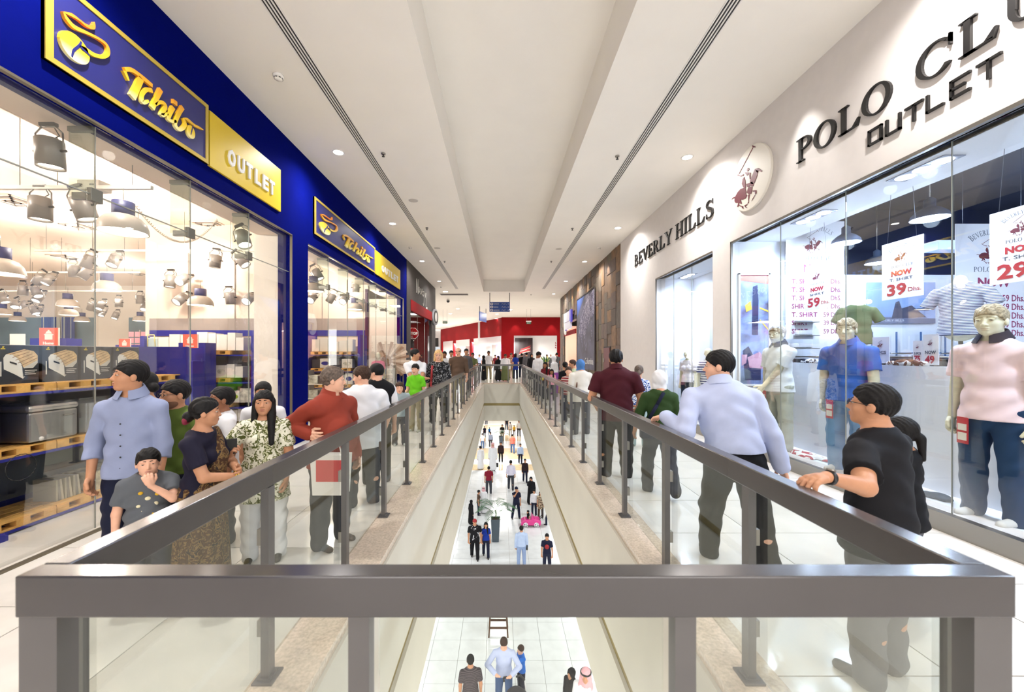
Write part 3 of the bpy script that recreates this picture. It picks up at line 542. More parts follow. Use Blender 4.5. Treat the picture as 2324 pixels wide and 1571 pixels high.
def ik(s, t, l1, l2, pole):
    s = np.asarray(s, np.float32); d = np.asarray(t, np.float32) - s; L = np.linalg.norm(d); L2 = min(L, (l1 + l2) * .995); u = d / (L + 1e-9); t = s + u * L2
    a = (l1 * l1 - l2 * l2 + L2 * L2) / (2 * L2); h = math.sqrt(max(0, l1 * l1 - a * a)); p = nz(pole); p = nz(p - u * (p @ u)); return s + u * a + p * h, t
def hand(w, d, n, s, H, curl=.5, spread=.14, phone=False):   # w wrist, d finger direction, n palm normal, s=+1 thumb side sign
    d = nz(d); n = nz(n - d * (n @ d)); x = np.cross(d, n) * s; L = H * .0097
    o = [('c', w, w + d * L * 3.2, L * 1.5, L * 1.5, 1., .01), ('c', w + d * L * 2 + x * L * 1.5, w + d * L * 4.6 + x * L * 1.9, L * 1.1, L * .95, 1., .008), ('c', w + d * L * 2 - x * L * 1.4, w + d * L * 4.4 - x * L * 1.9, L * 1.1, L * .9, 1., .008), ('c', w + d * L * 2, w + d * L * 4.8, L * 1.2, L * 1.0, 1., .008)]
    for i, (off, ln) in enumerate([(2.25, 3.9), (.8, 4.5), (-.7, 4.2), (-2.1, 3.2)]):
        p = w + d * L * (5.0 - abs(off) * .15) + x * L * off; dd = nz(d + x * spread * off * .45); R_ = L * .78
        for sgm in range(3):
            dd2 = nz(dd * math.cos(curl * (sgm + .6)) + n * math.sin(curl * (sgm + .6))); q = p + dd2 * L * ln * (.42, .33, .25)[sgm]; o.append(('c', p, q, R_, R_ * .92, 1., .003)); p = q; R_ *= .92
    p = w + d * L * 1.2 + x * L * 1.6; q = p + nz(d * .7 + x * .8 + n * .35) * L * 3; o.append(('c', p, q, L * 1.05, L * .85, 1., .006)); o.append(('c', q, q + nz(d + x * .25 + n * .5) * L * 2.6, L * .85, L * .7, 1., .004)); return o
def person(label, x, y, H, yaw, skin='tan', hair='black', hstyle='short', top=None, sleeve='short', hem=.50, bottom=None, lv=1, z0=0., build=1., female=False, arms=(None, None), legs=None, lean=(0, 0), head=(0, 0), shoes=(40, 36, 34),
           robe=None, scarf=None, cat='person', group=None, name='person', hs=1., collar=None, glasses=False, belt=False, vest=None, agal=False, headless=False, belly=0., beard=None, handcurl=.5, extra=None, feet=True, cap=None, curls=None):
    yaw = math.radians(yaw) - math.atan2(x, y); h = .144 * H * hs; sw = (.092 if female else .106) * build; B = build
    hipc = V(0, 0, .515 * H); shc = V(lean[0] * H, lean[1] * H, .812 * H); up = nz(shc - hipc); R0 = rotm(math.radians(head[0]), math.radians(head[1]))
    nk = shc + up * .035 * H; hc = V(shc[0] + lean[0] * .1 * H, shc[1] + .018 * H + lean[1] * .25 * H, H - .5 * h) if not headless else None
    if not headless: hc[2] = shc[2] + (H - .5 * h - .812 * H)
    def HP(a, b, c): return hc + (R0 @ V(a, b, c)) * h
    Wd = np.array([[math.cos(-yaw), -math.sin(-yaw), 0], [math.sin(-yaw), math.cos(-yaw), 0], [0, 0, 1]], np.float32)
    def loc(t): return Wd @ (np.asarray(t, np.float32) - V(x, y, z0))
    arm = []; L1, L2 = .178 * H, .15 * H
    for s, a in zip((-1, 1), arms):
        S_ = shc + V(s * sw * H, 0, -.026 * H)
        if a is None: a = ('dir', (.14 * s, -.06, -1), (.03 * s, .16, -1))
        if a[0] == 'dir': E_ = S_ + nz(a[1]) * L1; W_ = E_ + nz(a[2]) * L2
        else: tgt = loc(a[1]) if a[0] == 'world' else np.asarray(a[1], np.float32) * H; E_, W_ = ik(S_, tgt, L1, L2, a[2])
        hd = a[3] if len(a) > 3 and a[3] is not None else nz(W_ - E_); pn = a[4] if len(a) > 4 else V(-s, 0, 0)
        if len(a) > 3 and a[0] == 'world' and a[3] is not None: hd = Wd @ V(*a[3]); pn = Wd @ V(*a[4])
        arm.append((S_, E_, W_, V(*hd), V(*pn), a[5] if len(a) > 5 else handcurl))
    lg = []
    for s, i in ((-1, 0), (1, 1)):
        hp = hipc + V(s * .052 * H * (1 + (B - 1) * .6), 0, -.01 * H); u1, u2 = ((.06 * s, .02, -1), (.02 * s, -.04, -1)) if legs is None else legs[i]
        K_ = hp + nz(u1) * .238 * H; A_ = K_ + nz(u2) * .228 * H; lg.append((hp, K_, A_))
    fz = min(l_[2][2] for l_ in lg) - .038 * H
    for i, l_ in enumerate(lg): lg[i] = tuple(q - V(0, 0, fz) for q in l_)
    bt = .0 if female else 1.
    torso = [('c', hipc + V(0, 0, .0), hipc + V(0, 0, .04 * H), .088 * H * B, .085 * H * B, .72, .03 * H), ('c', hipc + (shc - hipc) * .3, hipc + (shc - hipc) * .45, (.066 if female else .078) * H * B, (.07 if female else .082) * H * B, .7, .03 * H),
             ('c', hipc + (shc - hipc) * .62, hipc + (shc - hipc) * .84, .086 * H * B, .08 * H * B, .66, .03 * H), ('c', shc + V(-sw * .78 * H, 0, -.034 * H), shc + V(0, -.005 * H, -.006 * H), .033 * H * B, .036 * H * B, 1., .03 * H), ('c', shc + V(sw * .78 * H, 0, -.034 * H), shc + V(0, -.005 * H, -.006 * H), .033 * H * B, .036 * H * B, 1., .03 * H)]
    if belly: torso.append(('e', hipc + (shc - hipc) * .3 + V(0, .03 * H, 0), V(.085, .085, .1) * H * (B + belly), None, .03 * H))
    if female: torso += [('e', hipc + (shc - hipc) * .66 + V(s * .042 * H, .05 * H, 0), V(.035, .032, .036) * H, None, .02) for s in (-1, 1)]
    ua = [('c', S_, E_, .029 * H * B, .0235 * H * B, 1., .02) for S_, E_, W_, *_ in arm]; fa = [('c', E_, W_, .0235 * H * B, .0155 * H, 1., .012) for S_, E_, W_, *_ in arm]
    legp = []
    for hp, K_, A_ in lg: legp += [('c', hp, K_, .05 * H * B, .034 * H * B, 1., .015), ('c', K_, K_ * .6 + A_ * .4 + V(0, -.006 * H, 0), .033 * H * B, .035 * H * B, 1., .015), ('c', K_, A_, .03 * H, .021 * H, 1., .01)]
    headp = []
    if not headless:
        headp = [('e', HP(0, -.05, .12), V(.335, .405, .385) * h, R0, .01), ('e', HP(0, .09, -.2), V(.255, .275, .29) * h, R0, .03 * h / .2), ('e', HP(0, .25, -.385), V(.11, .09, .085) * h, R0, .02), ('c', HP(-.13, .2, -.1), HP(.13, .2, -.1), .13 * h, .13 * h, 1., .02)]
        if lv == 0: headp += [('c', HP(-.19, .27, .115), HP(.19, .27, .115), .055 * h, .055 * h, 1., .012), ('-', HP(-.145, .43, .03), V(.085, .07, .06) * h, R0), ('-', HP(.145, .43, .03), V(.085, .07, .06) * h, R0),
                      ('c', HP(0, .335, .07), HP(0, .428, -.11), .03 * h, .044 * h, 1., .012), ('c', HP(-.05, .38, -.13), HP(.05, .38, -.13), .036 * h, .036 * h, 1., .006), ('e', HP(0, .345, -.235), V(.105, .05, .03) * h, R0, .006), ('e', HP(0, .335, -.285), V(.09, .05, .034) * h, R0, .006)]
        else: headp += [('c', HP(0, .34, .05), HP(0, .44, -.12), .045 * h, .05 * h, 1., .01)]
        headp += [('e', HP(s * .335, -.03, -.03), V(.045, .085, .13) * h, R0, .006) for s in (-1, 1)]
    neck = [('c', nk - V(0, .005 * H, .03 * H), HP(0, -.08, -.2) if not headless else nk + V(0, 0, .03 * H), (.031 if female else .036) * H * min(B, 1.1), (.028 if female else .034) * H, 1., .02)]
    hands = [hand(W_, hd, pn, s, H, cu) if lv == 0 else [('c', W_, W_ + nz(hd) * .045 * H, .02 * H, .02 * H, 1., .01), ('c', W_ + nz(hd) * .04 * H, W_ + nz(nz(hd) + nz(pn) * .5) * .085 * H, .019 * H, .012 * H, 1., .01)] for s, (S_, E_, W_, hd, pn, cu) in zip((-1, 1), arm)]
    if headless: fa = []; legp = []; hands = []; ua = []
    ms = mat('skin_' + skin); HM = mat('hair_' + hair)
    def hairf(p, o=.045):
        q = (p - hc) @ R0 / h; d = d_ell(q, V(0, -.05, .13), V(.335, .405, .385)) - o + .01 - .05 * np.clip(q[:, 2], 0, .5) - (.014 * np.sin(q[:, 0] * 23 + q[:, 1] * 7 + 2.2 * np.sin(q[:, 2] * 7)) + .007 * np.sin(q[:, 0] * 61 - q[:, 1] * 30 + q[:, 2] * 18)) * (lv == 0)
        if hstyle == 'bald': cutp = (q[:, 1] * .3 - q[:, 2] * 1 + .0); d = np.maximum(d, -cutp * 1.0 * -1) if False else np.maximum(d, q[:, 2] - .22)
        ln = -((q[:, 2] + .36) - (q[:, 1] + .42) * .74) * .8; d = np.maximum(d, ln)
        d = -smin(-d, d_ell(q, V(0, .46, -.13), V(.27, .25, .36 if hstyle != 'fringe' else .26)), .03)
        if hstyle in ('long', 'curly', 'fringe', 'bob'):
            zz = {'long': -1.5, 'curly': -.5, 'fringe': -.42, 'bob': -.62}[hstyle]
            e = d_cap(q, V(0, -.2, .05), V(0, -.28, zz), .33, .2 if hstyle == 'long' else .3, .75); 
            for s in (-1, 1): e = smin(e, d_cap(q, V(s * .29, -.05, .1), V(s * .34, .06, zz * .75), .14, .13, 1.), .05)
            e = -smin(-e, d_ell(q, V(0, .42, -.12), V(.27, .4, .4)), .03); d = smin(d, e, .05)
            if hstyle == 'long': d = smin(d, d_cap(q, V(-.28, .05, -.4), V(-.34, .42, -1.6), .17, .1, 1.), .06)
        if hstyle == 'bun': d = smin(d, d_ell(q, V(0, -.5, -.12), V(.2, .17, .2)), .04)
        if hstyle == 'tail': d = smin(d, d_ell(q, V(0, -.46, -.05), V(.15, .13, .14)), .05); d = smin(d, d_cap(q, V(0, -.5, -.1), V(0, -.55, -.75), .13, .07, 1.), .04)
        return d * h
    def scarff(p):
        q = (p - hc) @ R0 / h; d = d_ell(q, V(0, -.06, .1), V(.36, .43, .42)) - .05; d = smin(d, d_cap(q, V(0, -.05, -.1), V(0, -.02, -.62), .36, .42, .85), .08)
        if agal: 
            for s in (-1, 1): d = smin(d, d_cap(q, V(s * .3, -.05, 0), V(s * .42, .1, -1.0), .17, .2, .6), .08)
            d = smin(d, d_cap(q, V(0, -.3, 0), V(0, -.42, -1.15), .3, .34, .4), .08)
        d = d + .012 * np.sin(q[:, 0] * 17 + q[:, 2] * 14) * np.sin(q[:, 1] * 11); return -smin(-d, d_ell(q, V(0, .5, -.06), V(.235, .32, .33)), .03) * h
    rnd = random.Random(int(abs(x * 1000) + abs(y * 77))); ph = [rnd.random() * 6 for _ in range(8)]
    def folds(p, a): 
        if lv: return 0
        q = p / H; return a * (np.sin(q[:, 0] * 46 + q[:, 2] * 30 + 2 * np.sin(q[:, 2] * 25 + ph[0]) + ph[1]) * np.sin(q[:, 1] * 38 + q[:, 2] * 14 + ph[2]) + .7 * np.sin(q[:, 2] * 75 + 4 * np.sin(q[:, 0] * 16 + ph[3]) + q[:, 1] * 30))
    of = .010 if lv == 0 else .006
    def shirtf(p):
        d = ev(torso, p, of + (.006 if not female else 0))
        if sleeve != 'none':
            sp = []
            for S_, E_, W_, *_ in arm:
                if sleeve == 'short': M_ = S_ + (E_ - S_) * .72; sp.append(('c', S_, M_, .033 * H * B, .036 * H * B, 1., .02))
                else: sp += [('c', S_, E_, .033 * H * B, .030 * H * B, 1., .02), ('c', E_, W_ if sleeve == 'long' else E_ + (W_ - E_) * .45, .030 * H * B, .026 * H * B if sleeve == 'long' else .031 * H * B, 1., .015)]
            e = ev(sp, p, of * .6)
            if sleeve == 'short':
                for (S_, E_, W_, *_), s in zip(arm, (-1, 1)):
                    u = nz(E_ - S_); m_ = (p - (S_ + (E_ - S_) * .68)) @ u; near = np.abs((p - S_) @ u) < .3 * H
                    e = np.where(np.linalg.norm(p - (S_ + (E_ - S_) * .75), axis=-1) < .09 * H, np.maximum(e, m_), e)
            if sleeve == 'mid':
                for (S_, E_, W_, *_), s in zip(arm, (-1, 1)):
                    u = nz(W_ - E_); c_ = E_ + (W_ - E_) * .45; e = np.where(np.linalg.norm(p - c_, axis=-1) < .06 * H, np.maximum(e, (p - c_) @ u), e)
        if hem < .555: d = smin(d, d_cap(p, hipc + V(0, 0, .04 * H), V(0, 0, (hem - .08) * H), .092 * H * B, (.122 if female else .119) * H * B, .76) - of, .03)
        d = d + folds(p, .0045); d = np.maximum(d, hem * H - p[:, 2])
        if sleeve != 'none': d = smin(d, e + folds(p, .003), .02)
        nkp = nk + V(0, .012 * H, .022 * H); d = np.maximum(d, -(np.linalg.norm((p - nkp) / V(1, 1, .8), axis=-1) - (.052 if not female else .062) * H)); return d
    def trouf(p):
        tp = [('c', hipc + V(0, 0, .045 * H), hipc - V(0, 0, .0), .082 * H * B, .09 * H * B, .74, .02)]
        for hp, K_, A_ in lg: tp += [('c', hp, K_, .054 * H * B, .04 * H * B, 1., .012), ('c', K_, A_ + V(0, 0, -.012 * H), .04 * H * B, .035 * H * (B * .5 + .5), 1., .012)]
        return np.maximum(ev(tp, p, of * .8) + folds(p, .005), p[:, 2] - .585 * H)
    def skirtf(p): return np.maximum(np.maximum(d_cap(p, hipc + V(0, 0, .0 * H), V(0, 0, .09 * H), .108 * H * B, .135 * H * B, .8) + .006 * np.sin(np.arctan2(p[:, 1], p[:, 0]) * 14), p[:, 2] - .57 * H), .03 * H - p[:, 2])
    def robef(p):
        d = d_cap(p, shc - V(0, 0, .05 * H), V(0, 0, .1 * H), .098 * H * B, .15 * H * B, .72) + .005 * np.sin(np.arctan2(p[:, 1], p[:, 0]) * 11 + p[:, 2] * 3); d = smin(d, ev(torso[2:], p, .016), .03)
        sp = []
        for S_, E_, W_, *_ in arm: sp += [('c', S_, E_, .042 * H, .042 * H, 1., .02), ('c', E_, W_, .04 * H, .038 * H, 1., .02)]
        return np.maximum(smin(d, ev(sp, p), .03), .025 * H - p[:, 2])
    def shoef(p):
        d = None
        for hp, K_, A_ in lg:
            a = d_cap(p, A_ + V(0, -.02 * H, -.018 * H), A_ + V(0, .085 * H, -.027 * H), .022 * H, .019 * H, 1.); d = a if d is None else smin(d, a, .005)
        return np.maximum(d, -p[:, 2])
    skinf_all = lambda p: ev(headp + neck + torso[:5] + ua + fa + legp, p)
    base_loc = (x, y, z0)
    lo = np.minimum.reduce([q - .12 * H for a_ in arm for q in a_[:3]] + [V(-.16, -.16, 0) * H * B] + [q - .09 * H for l_ in lg for q in l_]); hi = np.maximum.reduce([q + .12 * H for a_ in arm for q in a_[:3]] + [V(.16, .16, .85) * H * B, shc + V(.1, .1, .1) * H] + [q + .09 * H for l_ in lg for q in l_]); lo[2] = 0
    if not headless: lo = np.minimum(lo, hc - .75 * h); hi = np.maximum(hi, hc + .75 * h)
    if agal or hstyle == 'long' : hi[1] += .03
    if lv == 0:
        parts = [mesh_field(skinf_all, lo, np.minimum(hi, V(9, 9, (hc[2] - .6 * h) if not headless else 9)), .011)]
        if not headless: parts.append(mesh_field(lambda p: ev(headp + neck, p), hc - V(.55, .62, .72) * h, hc + V(.55, .62, .56) * h, .0042 if h > .15 else .004))
        for hp_, a_ in zip(hands, arm): parts.append(mesh_field(lambda p: ev([('c', a_[1], a_[2], .0235 * H * B, .0155 * H, 1., .01)] + hp_, p), a_[2] - .135 * H * .75, a_[2] + .135 * H * .75, .0042))
        if parts and not headless: pass
        root = to_obj(name, parts, ms, None, label=label, cat=cat, group=group); root.location = base_loc; root.rotation_euler = (0, 0, yaw)
        def kid(nm, f, m, l_=lo, h_=hi, vx=.009, lab=None): o_ = to_obj(nm, [mesh_field(f, l_, h_, vx)], m, root); return tag(o_, lab) if lab else o_
        if not headless:
            if scarf is not None: kid('headscarf', scarff, scarf, hc - V(.8, .8, 1.3) * h, hc + V(.8, .8, .62) * h, .006)
            elif hstyle != 'none':
                e_ = 2.0 if hstyle == 'long' else 1.0; kid('hair', hairf, HM, hc - V(.62, .8, e_) * h, hc + V(.62, .62, .66) * h, .0045)
            Rm = Matrix(R0.tolist()).to_4x4(); Mh = Matrix.Translation(Vector(hc.tolist())) @ Rm @ Matrix.Diagonal((h, h, h, 1))
            if skin != 'doll' or True:
                dl = skin == 'doll'
                for s in (-1, 1):
                    e_ = MB(); e_.ell((s * .145, .325, .035), (.062, .045, .027), 14, 0, Mh); e_.ell((s * .145, .350, .033), (.034, .027, .028), 12, 1, Mh); e_.ell((s * .145, .327, .056), (.068, .05, .024), 14, 2, Mh); e_.build('eye', [m_eye if not dl else ms, m_iris if not dl else mat('doll_eye', (120, 112, 96), .5), ms], root)
                    b_ = MB()
                    for j in range(9): b_.ell((s * (.065 + .02 * j), .352 - .0045 * j - .0016 * j * j, .134 + .012 * math.sin(j * .4) - .0022 * j), (.026, .022, .015), 8, 0, Mh)
                    b_.build('eyebrow', HM if not dl else mat('doll_brow', (170, 156, 124), .6), root)
                lp = MB().ell((0, .352, -.236), (.098, .048, .024), 12, 0, Mh); lp.ell((0, .345, -.283), (.082, .047, .028), 12, 0, Mh).build('lips', (m_lip if not female else m_liph) if not dl else mat('doll_lips', (196, 176, 150), .5), root)
            if beard is not None: kid('beard', lambda p: np.maximum(ev([('e', HP(0, .1, -.24), V(.265, .285, .27) * h, R0, .01), ('e', HP(0, .25, -.385), V(.12, .1, .095) * h, R0, .02)], p), ((p - hc) @ R0 / h)[:, 2] * h + .13 * h), beard, hc - V(.5, .5, .75) * h, hc + V(.5, .6, 0) * h, .005)
            if glasses:
                g_ = MB()
                for s in (-1, 1):
                    for i in range(14):
                        a, b_ = 2 * PI * i / 14, 2 * PI * (i + 1) / 14; g_.cyl(Mh @ Vector((s * .155 + .095 * math.cos(a), .42, .03 + .07 * math.sin(a))), Mh @ Vector((s * .155 + .095 * math.cos(b_), .42, .03 + .07 * math.sin(b_))), .0016, 6)
                    g_.cyl(Mh @ Vector((s * .25, .42, .05)), Mh @ Vector((s * .37, -.02, .03)), .0016, 6)
                g_.cyl(Mh @ Vector((-.06, .43, .04)), Mh @ Vector((.06, .43, .04)), .0016, 6); g_.build('glasses', m_blk, root)
        if robe is not None: kid('robe', robef, robe)
        if top is not None: kid('shirt', shirtf, top, lo, np.minimum(hi, V(9, 9, nk[2] + .03 * H)), .009)
        if bottom is not None: kid('trousers' if bottom[0] != 'skirt' else 'skirt', trouf if bottom[0] != 'skirt' else skirtf, bottom[1], lo, np.minimum(hi, V(9, 9, .6 * H)), .011)
        if collar is not None:
            k1 = nk + V(0, .004 * H, .0)
            def colf(p):
                q = (p - k1) / H; an = np.arctan2(q[:, 0], q[:, 1]); z = q[:, 2] + .016 * np.cos(an); r = np.hypot(q[:, 0], q[:, 1]); d = np.maximum(np.abs(r - (.060 - .5 * z)) - .0028, np.abs(z - .014) - .021)
                return np.maximum(d, .010 + .25 * (.036 - z) - np.abs(q[:, 0]) - 9 * np.clip(-q[:, 1], 0, 1)) * H
            kid('collar', colf, collar, nk - V(.1, .1, .08) * H, nk + V(.1, .12, .09) * H, .0035)
        if belt: kid('belt', lambda p: np.maximum(np.abs(p[:, 2] - .565 * H) - .011 * H, ev([('c', hipc + V(0, 0, .045 * H), hipc - V(0, 0, 0), .082 * H * B, .09 * H * B, .74, .02)], p, of + .006)), m_blk, lo, np.minimum(hi, V(9, 9, .6 * H)), .008)
        if vest is not None: kid('waistcoat', lambda p: np.maximum(np.maximum(ev(torso, p, of + .02), .5 * H - p[:, 2]), -(np.linalg.norm(p - nk - V(0, .0, .02 * H), axis=-1) - .062 * H)), vest, lo, np.minimum(hi, V(9, 9, nk[2] + .03 * H)), .01)
        if feet: 
            o_ = kid('shoes', shoef, mat('shoe_%d_%d_%d' % shoes, shoes, .5), lo, np.minimum(hi, V(9, 9, .09 * H)), .009)
    else:
        vx = (.0105 if lv == 1 else .017) * H / 1.65; gr = [('s', skinf_all, ms)]; hf = [q for h_ in hands for q in h_]; gr[0] = ('s', lambda p: ev(headp + neck + torso[:5] + ua + fa + legp + hf, p), ms)
        if not headless:
            if scarf is not None: gr.append(('c', scarff, scarf))
            elif hstyle != 'none': gr.append(('h', hairf, HM))
        if robe is not None: gr.append(('r', robef, robe))
        if bottom is not None: gr.append(('b', trouf if bottom[0] != 'skirt' else skirtf, bottom[1]))
        if top is not None: gr.append(('t', shirtf, top))
        if vest is not None: gr.append(('v', lambda p: np.maximum(np.maximum(ev(torso, p, of + .03), .5 * H - p[:, 2]), -(np.linalg.norm(p - nk, axis=-1) - .055 * H)), vest))
        if agal: gr.append(('a', lambda p: np.maximum(np.abs(((p - hc) @ R0 / h)[:, 2] - .26) * h - .05 * h, d_ell((p - hc) @ R0 / h, V(0, -.06, .12), V(.36, .43, .42)) * h - .11 * h), m_blk))
        if cap is not None: gr.append(('cap', lambda p: np.maximum(smin(d_ell((p - hc) @ R0 / h, V(0, -.05, .16), V(.35, .42, .38)) * h - .04 * h, d_cap((p - hc) @ R0 / h, V(0, .3, .2), V(0, .55, .16), .2, .16, 1.) * h + .1 * h, .02), .14 * h - ((p - hc) @ R0)[:, 2]), cap))
        if feet: gr.append(('f', shoef, mat('shoe_%d_%d_%d' % shoes, shoes, .5)))
        def allf(p):
            d = None
            for _, f, _m in gr: v_ = f(p); d = v_ if d is None else np.minimum(d, v_)
            return d
        v_, q_ = mesh_field(allf, lo, hi, vx); c_ = v_[q_].mean(1).astype(np.float32); ds = np.stack([f(c_) - (.002 if k_ != 's' else 0) for k_, f, _m in gr], 1); mi = ds.argmin(1)
        root = to_obj(name, [(v_, q_)], [g_[2] for g_ in gr], None, mi, label=label, cat=cat, group=group); root.location = base_loc; root.rotation_euler = (0, 0, yaw)
        if curls: pass
    if extra: extra(root, dict(HP=HP if not headless else None, arm=arm, hipc=hipc, shc=shc, nk=nk, H=H, h=h, R0=R0, hc=hc, lg=lg))
    return root
# ================================================================ the people of the upper floor
def X_(px, d): return (px - CX) / F * d
def Hh(py, d): return EZ - (py - CY) * d / F
def at(px, py, d, **k): return dict(x=X_(px, d), y=d, H=Hh(py, d), **k)
C_ = cloth
jeans = C_('denim_dark', [(34, 38, 58)]); blackc = C_('black_cloth', [(20, 20, 24)]); whitec = C_('white_cloth', [(226, 226, 230)]); khaki = C_('khaki_cloth', [(156, 146, 118)]); greyc = C_('grey_cloth', [(88, 88, 92)]); greyt = C_('slate_trousers', [(62, 64, 72)]); jeanb = C_('denim_blue', [(80, 106, 150)]); navyc = C_('navy_cloth', [(26, 30, 52)]); brownc = C_('brown_cloth', [(88, 70, 58)])
chamb = C_('chambray', [(142, 152, 184)]); lav = C_('pale_blue_shirt', [(184, 194, 226)])
# --- left walkway
person('man in a grey-blue button shirt with rolled sleeves, looking up at the blue shop', **at(300, 820, 2.95), yaw=150, head=(-48, 6), skin='tan', top=chamb, sleeve='mid', hem=.47, bottom=('t', navyc), lv=0, collar=chamb, arms=(('dir', (-.1, -.05, -1), (-.02, .3, -1)), ('world', P(205, 1085, 2.85), (.6, -.6, 0))), hs=.98,
       extra=lambda r, c: [MB().ell((0, 0, 0), (.006, .004, .006), 8).build('button', m_blk, r, loc=(.0, .068 * 1.59 + .017, (.72 - .05 * k_) * 1.59)) for k_ in range(5)] and None)
def boy_print(r, c):
    H = c['H']; m1 = mat('print_cream', (222, 214, 180), .8); m2 = mat('print_yellow', (214, 170, 40), .8)
    for i, (a, b, r1, mm) in enumerate([(-.03, .66, .022, m1), (.02, .62, .016, m1), (-.045, .72, .013, m2), (.035, .74, .013, m2), (0, .7, .016, m1), (.045, .66, .012, m1), (-.02, .6, .012, m2)]): MB().ell((0, 0, 0), (r1 * H, .006, r1 * H * .8), 10).build('shirt_print', mm, r, loc=(a * H, .073 * H, b * H))
person('small boy in a grey printed T-shirt holding his hand to his mouth', **at(337, 1020, 2.62), yaw=178, skin='fair', hair='black', top=C_('grey_tee', [(92, 96, 102)]), bottom=('t', jeans), lv=0, hem=.47, hs=1.2, build=1.1, arms=(('to', (-.015, .155, .80), (-1, -.1, -.9), (.25, .1, 1), (.2, -1, .1), .7), ('dir', (.2, -.05, -1), (.05, .1, -1))), extra=boy_print)
person('bearded man in glasses and a green T-shirt behind the man in the grey-blue shirt', **at(402, 865, 3.35), yaw=140, head=(-28, 0), skin='tan', top=C_('moss_tee', [(92, 112, 50)]), hem=.46, bottom=('t', jeans), lv=0, glasses=True, beard=C_('stubble', [(118, 84, 66)]), hs=1.12)
person('dark-haired person mostly hidden behind the head of the man in the grey-blue shirt', **at(335, 846, 3.55), yaw=30, skin='tan', hstyle='bun', top=navyc, bottom=('t', jeans), lv=1, female=True)
def sari(r, c):
    H = c['H']; sh = c['shc']; hp = c['hipc']; m_ = C_('sari_brown', [(70, 48, 34), (122, 96, 60), (40, 34, 36)], 'noise', 26)
    pr = [('c', sh + V(-.07, .03, .0) * H, sh + V(-.02, .075, -.12) * H, .035 * H, .05 * H, .6, .03), ('c', sh + V(-.02, .075, -.12) * H, hp + V(.03, .06, .03) * H, .05 * H, .085 * H, .6, .03), ('c', sh + V(-.07, -.01, .0) * H, hp + V(-.07, -.06, .06) * H, .035 * H, .05 * H, .5, .03)]
    to_obj('sari_drape', [mesh_field(lambda p: ev(pr, p) + .003 * np.sin(p[:, 2] * 70 + p[:, 0] * 60), V(-.16, -.16, .45) * H, V(.16, .2, .9) * H, .009)], m_, r)
    fl_ = MB(); HP = c['HP']
    for a in range(7): fl_.ell(Vector((HP(.0 + .1 * math.cos(a), -.56 + .03 * math.sin(a * 2), -.2 + .1 * math.sin(a))).tolist()), (.018, .018, .018), 8)
    fl_.build('hair_flower', mat('maroon_petals', (122, 22, 52), .7), r)
    S_, E_, W_, *_q = c['arm'][1]
    for t_ in (.86, .93): 
        b_ = MB(); p_ = E_ + (W_ - E_) * t_; u = Vector(nz(W_ - E_).tolist()); Q = Matrix.Translation(Vector(p_.tolist())) @ u.to_track_quat('Z', 'Y').to_matrix().to_4x4()
        b_.lathe([(.027, -.005), (.033, -.005), (.033, .005), (.027, .005)], 16, 0, Q); b_.build('bangle', mat('gold', (214, 172, 70), .25, metal=.9), r)
person('woman with a maroon flower in her bun and a brown patterned sari', **at(458, 905, 2.72), yaw=-118, head=(22, 0), skin='tan', hstyle='bun', female=True, top=C_('navy_blouse', [(28, 26, 44)]), sleeve='short', bottom=('skirt', C_('sari_brown', [(70, 48, 34), (122, 96, 60), (40, 34, 36)], 'noise', 26)), lv=0, build=1.1, hem=.53, arms=(('to', (-.02, .16, .62), (-1, 0, -1)), ('to', (.03, .19, .605), (1, -.6, -.6), (-.5, .6, -.2), (0, 0, -1))), extra=sari)
person('teenage boy in a white T-shirt behind the woman in the brown sari', **at(508, 880, 3.5), yaw=105, head=(0, 10), skin='brown', top=whitec, bottom=('t', jeans), lv=0, hem=.46, hs=1.1)
def phone(r, c):
    W_ = c['arm'][1][2]; box('phone', m_blk, -.03, .03, -.006, .006, -.05, .06, r, loc=(float(W_[0]) - .02, float(W_[1]) + .03, float(W_[2]) + .085), rz=.3)
    HP = c['HP']
    for s_ in (-1, 1): MB().ell((0, 0, 0), (.007, .007, .014), 8).build('earring', mat('gold', (214, 172, 70)), r, loc=tuple(float(v) for v in HP(s_ * .36, .0, -.2)))
person('smiling woman with long black hair and a green patterned tunic, holding a phone', **at(600, 888, 3.2), yaw=172, head=(0, 4), skin='tan', hair='black', hstyle='long', female=True, build=1.15, top=C_('kurta_print', [(226, 224, 206), (84, 90, 44), (196, 196, 160)], 'noise', 22), sleeve='short', hem=.36, bottom=('t', whitec), lv=0, arms=(('dir', (-.15, -.05, -1), (.1, .3, -1)), ('to', (.14, .17, .655), (1, -.3, -1), (-.3, .3, 1), (-1, 0, 0), .9)), extra=phone)
person('person in a pale shirt standing behind the woman with long black hair', **at(598, 868, 3.95), yaw=170, skin='tan', top=whitec, bottom=('t', jeans), lv=1)
rust = C_('rust_shirt', [(138, 56, 42)])
person('grey-haired man in a rust-red shirt standing at the railing, looking right', **at(752, 835, 3.45), yaw=-140, head=(48, 0), skin='fair', hair='grey', top=rust, sleeve='long', hem=.45, bottom=('t', greyt), lv=0, build=1.22, collar=rust, belly=.1, arms=(('dir', (-.2, -.1, -1), (.1, .35, -1)), ('world', P(700, 985, 3.25), (.15, -1, -.5))))
person('stout man in a white T-shirt seen from behind, turning his head left', **at(822, 833, 4.35), yaw=15, head=(55, -8), skin='fair', hair='brown', top=whitec, hem=.42, bottom=('t', greyt), lv=0, build=1.3, belly=.1, arms=(('dir', (-.3, .1, -1), (.2, .5, -1)), ('dir', (.3, .1, -1), (0, .5, -.8))))
person('balding man in a black waistcoat behind the man in the white T-shirt', **at(855, 827, 5.1), yaw=10, head=(50, -8), skin='fair', hair='black', hstyle='short', top=whitec, bottom=('t', blackc), vest=blackc, lv=1, build=1.15)
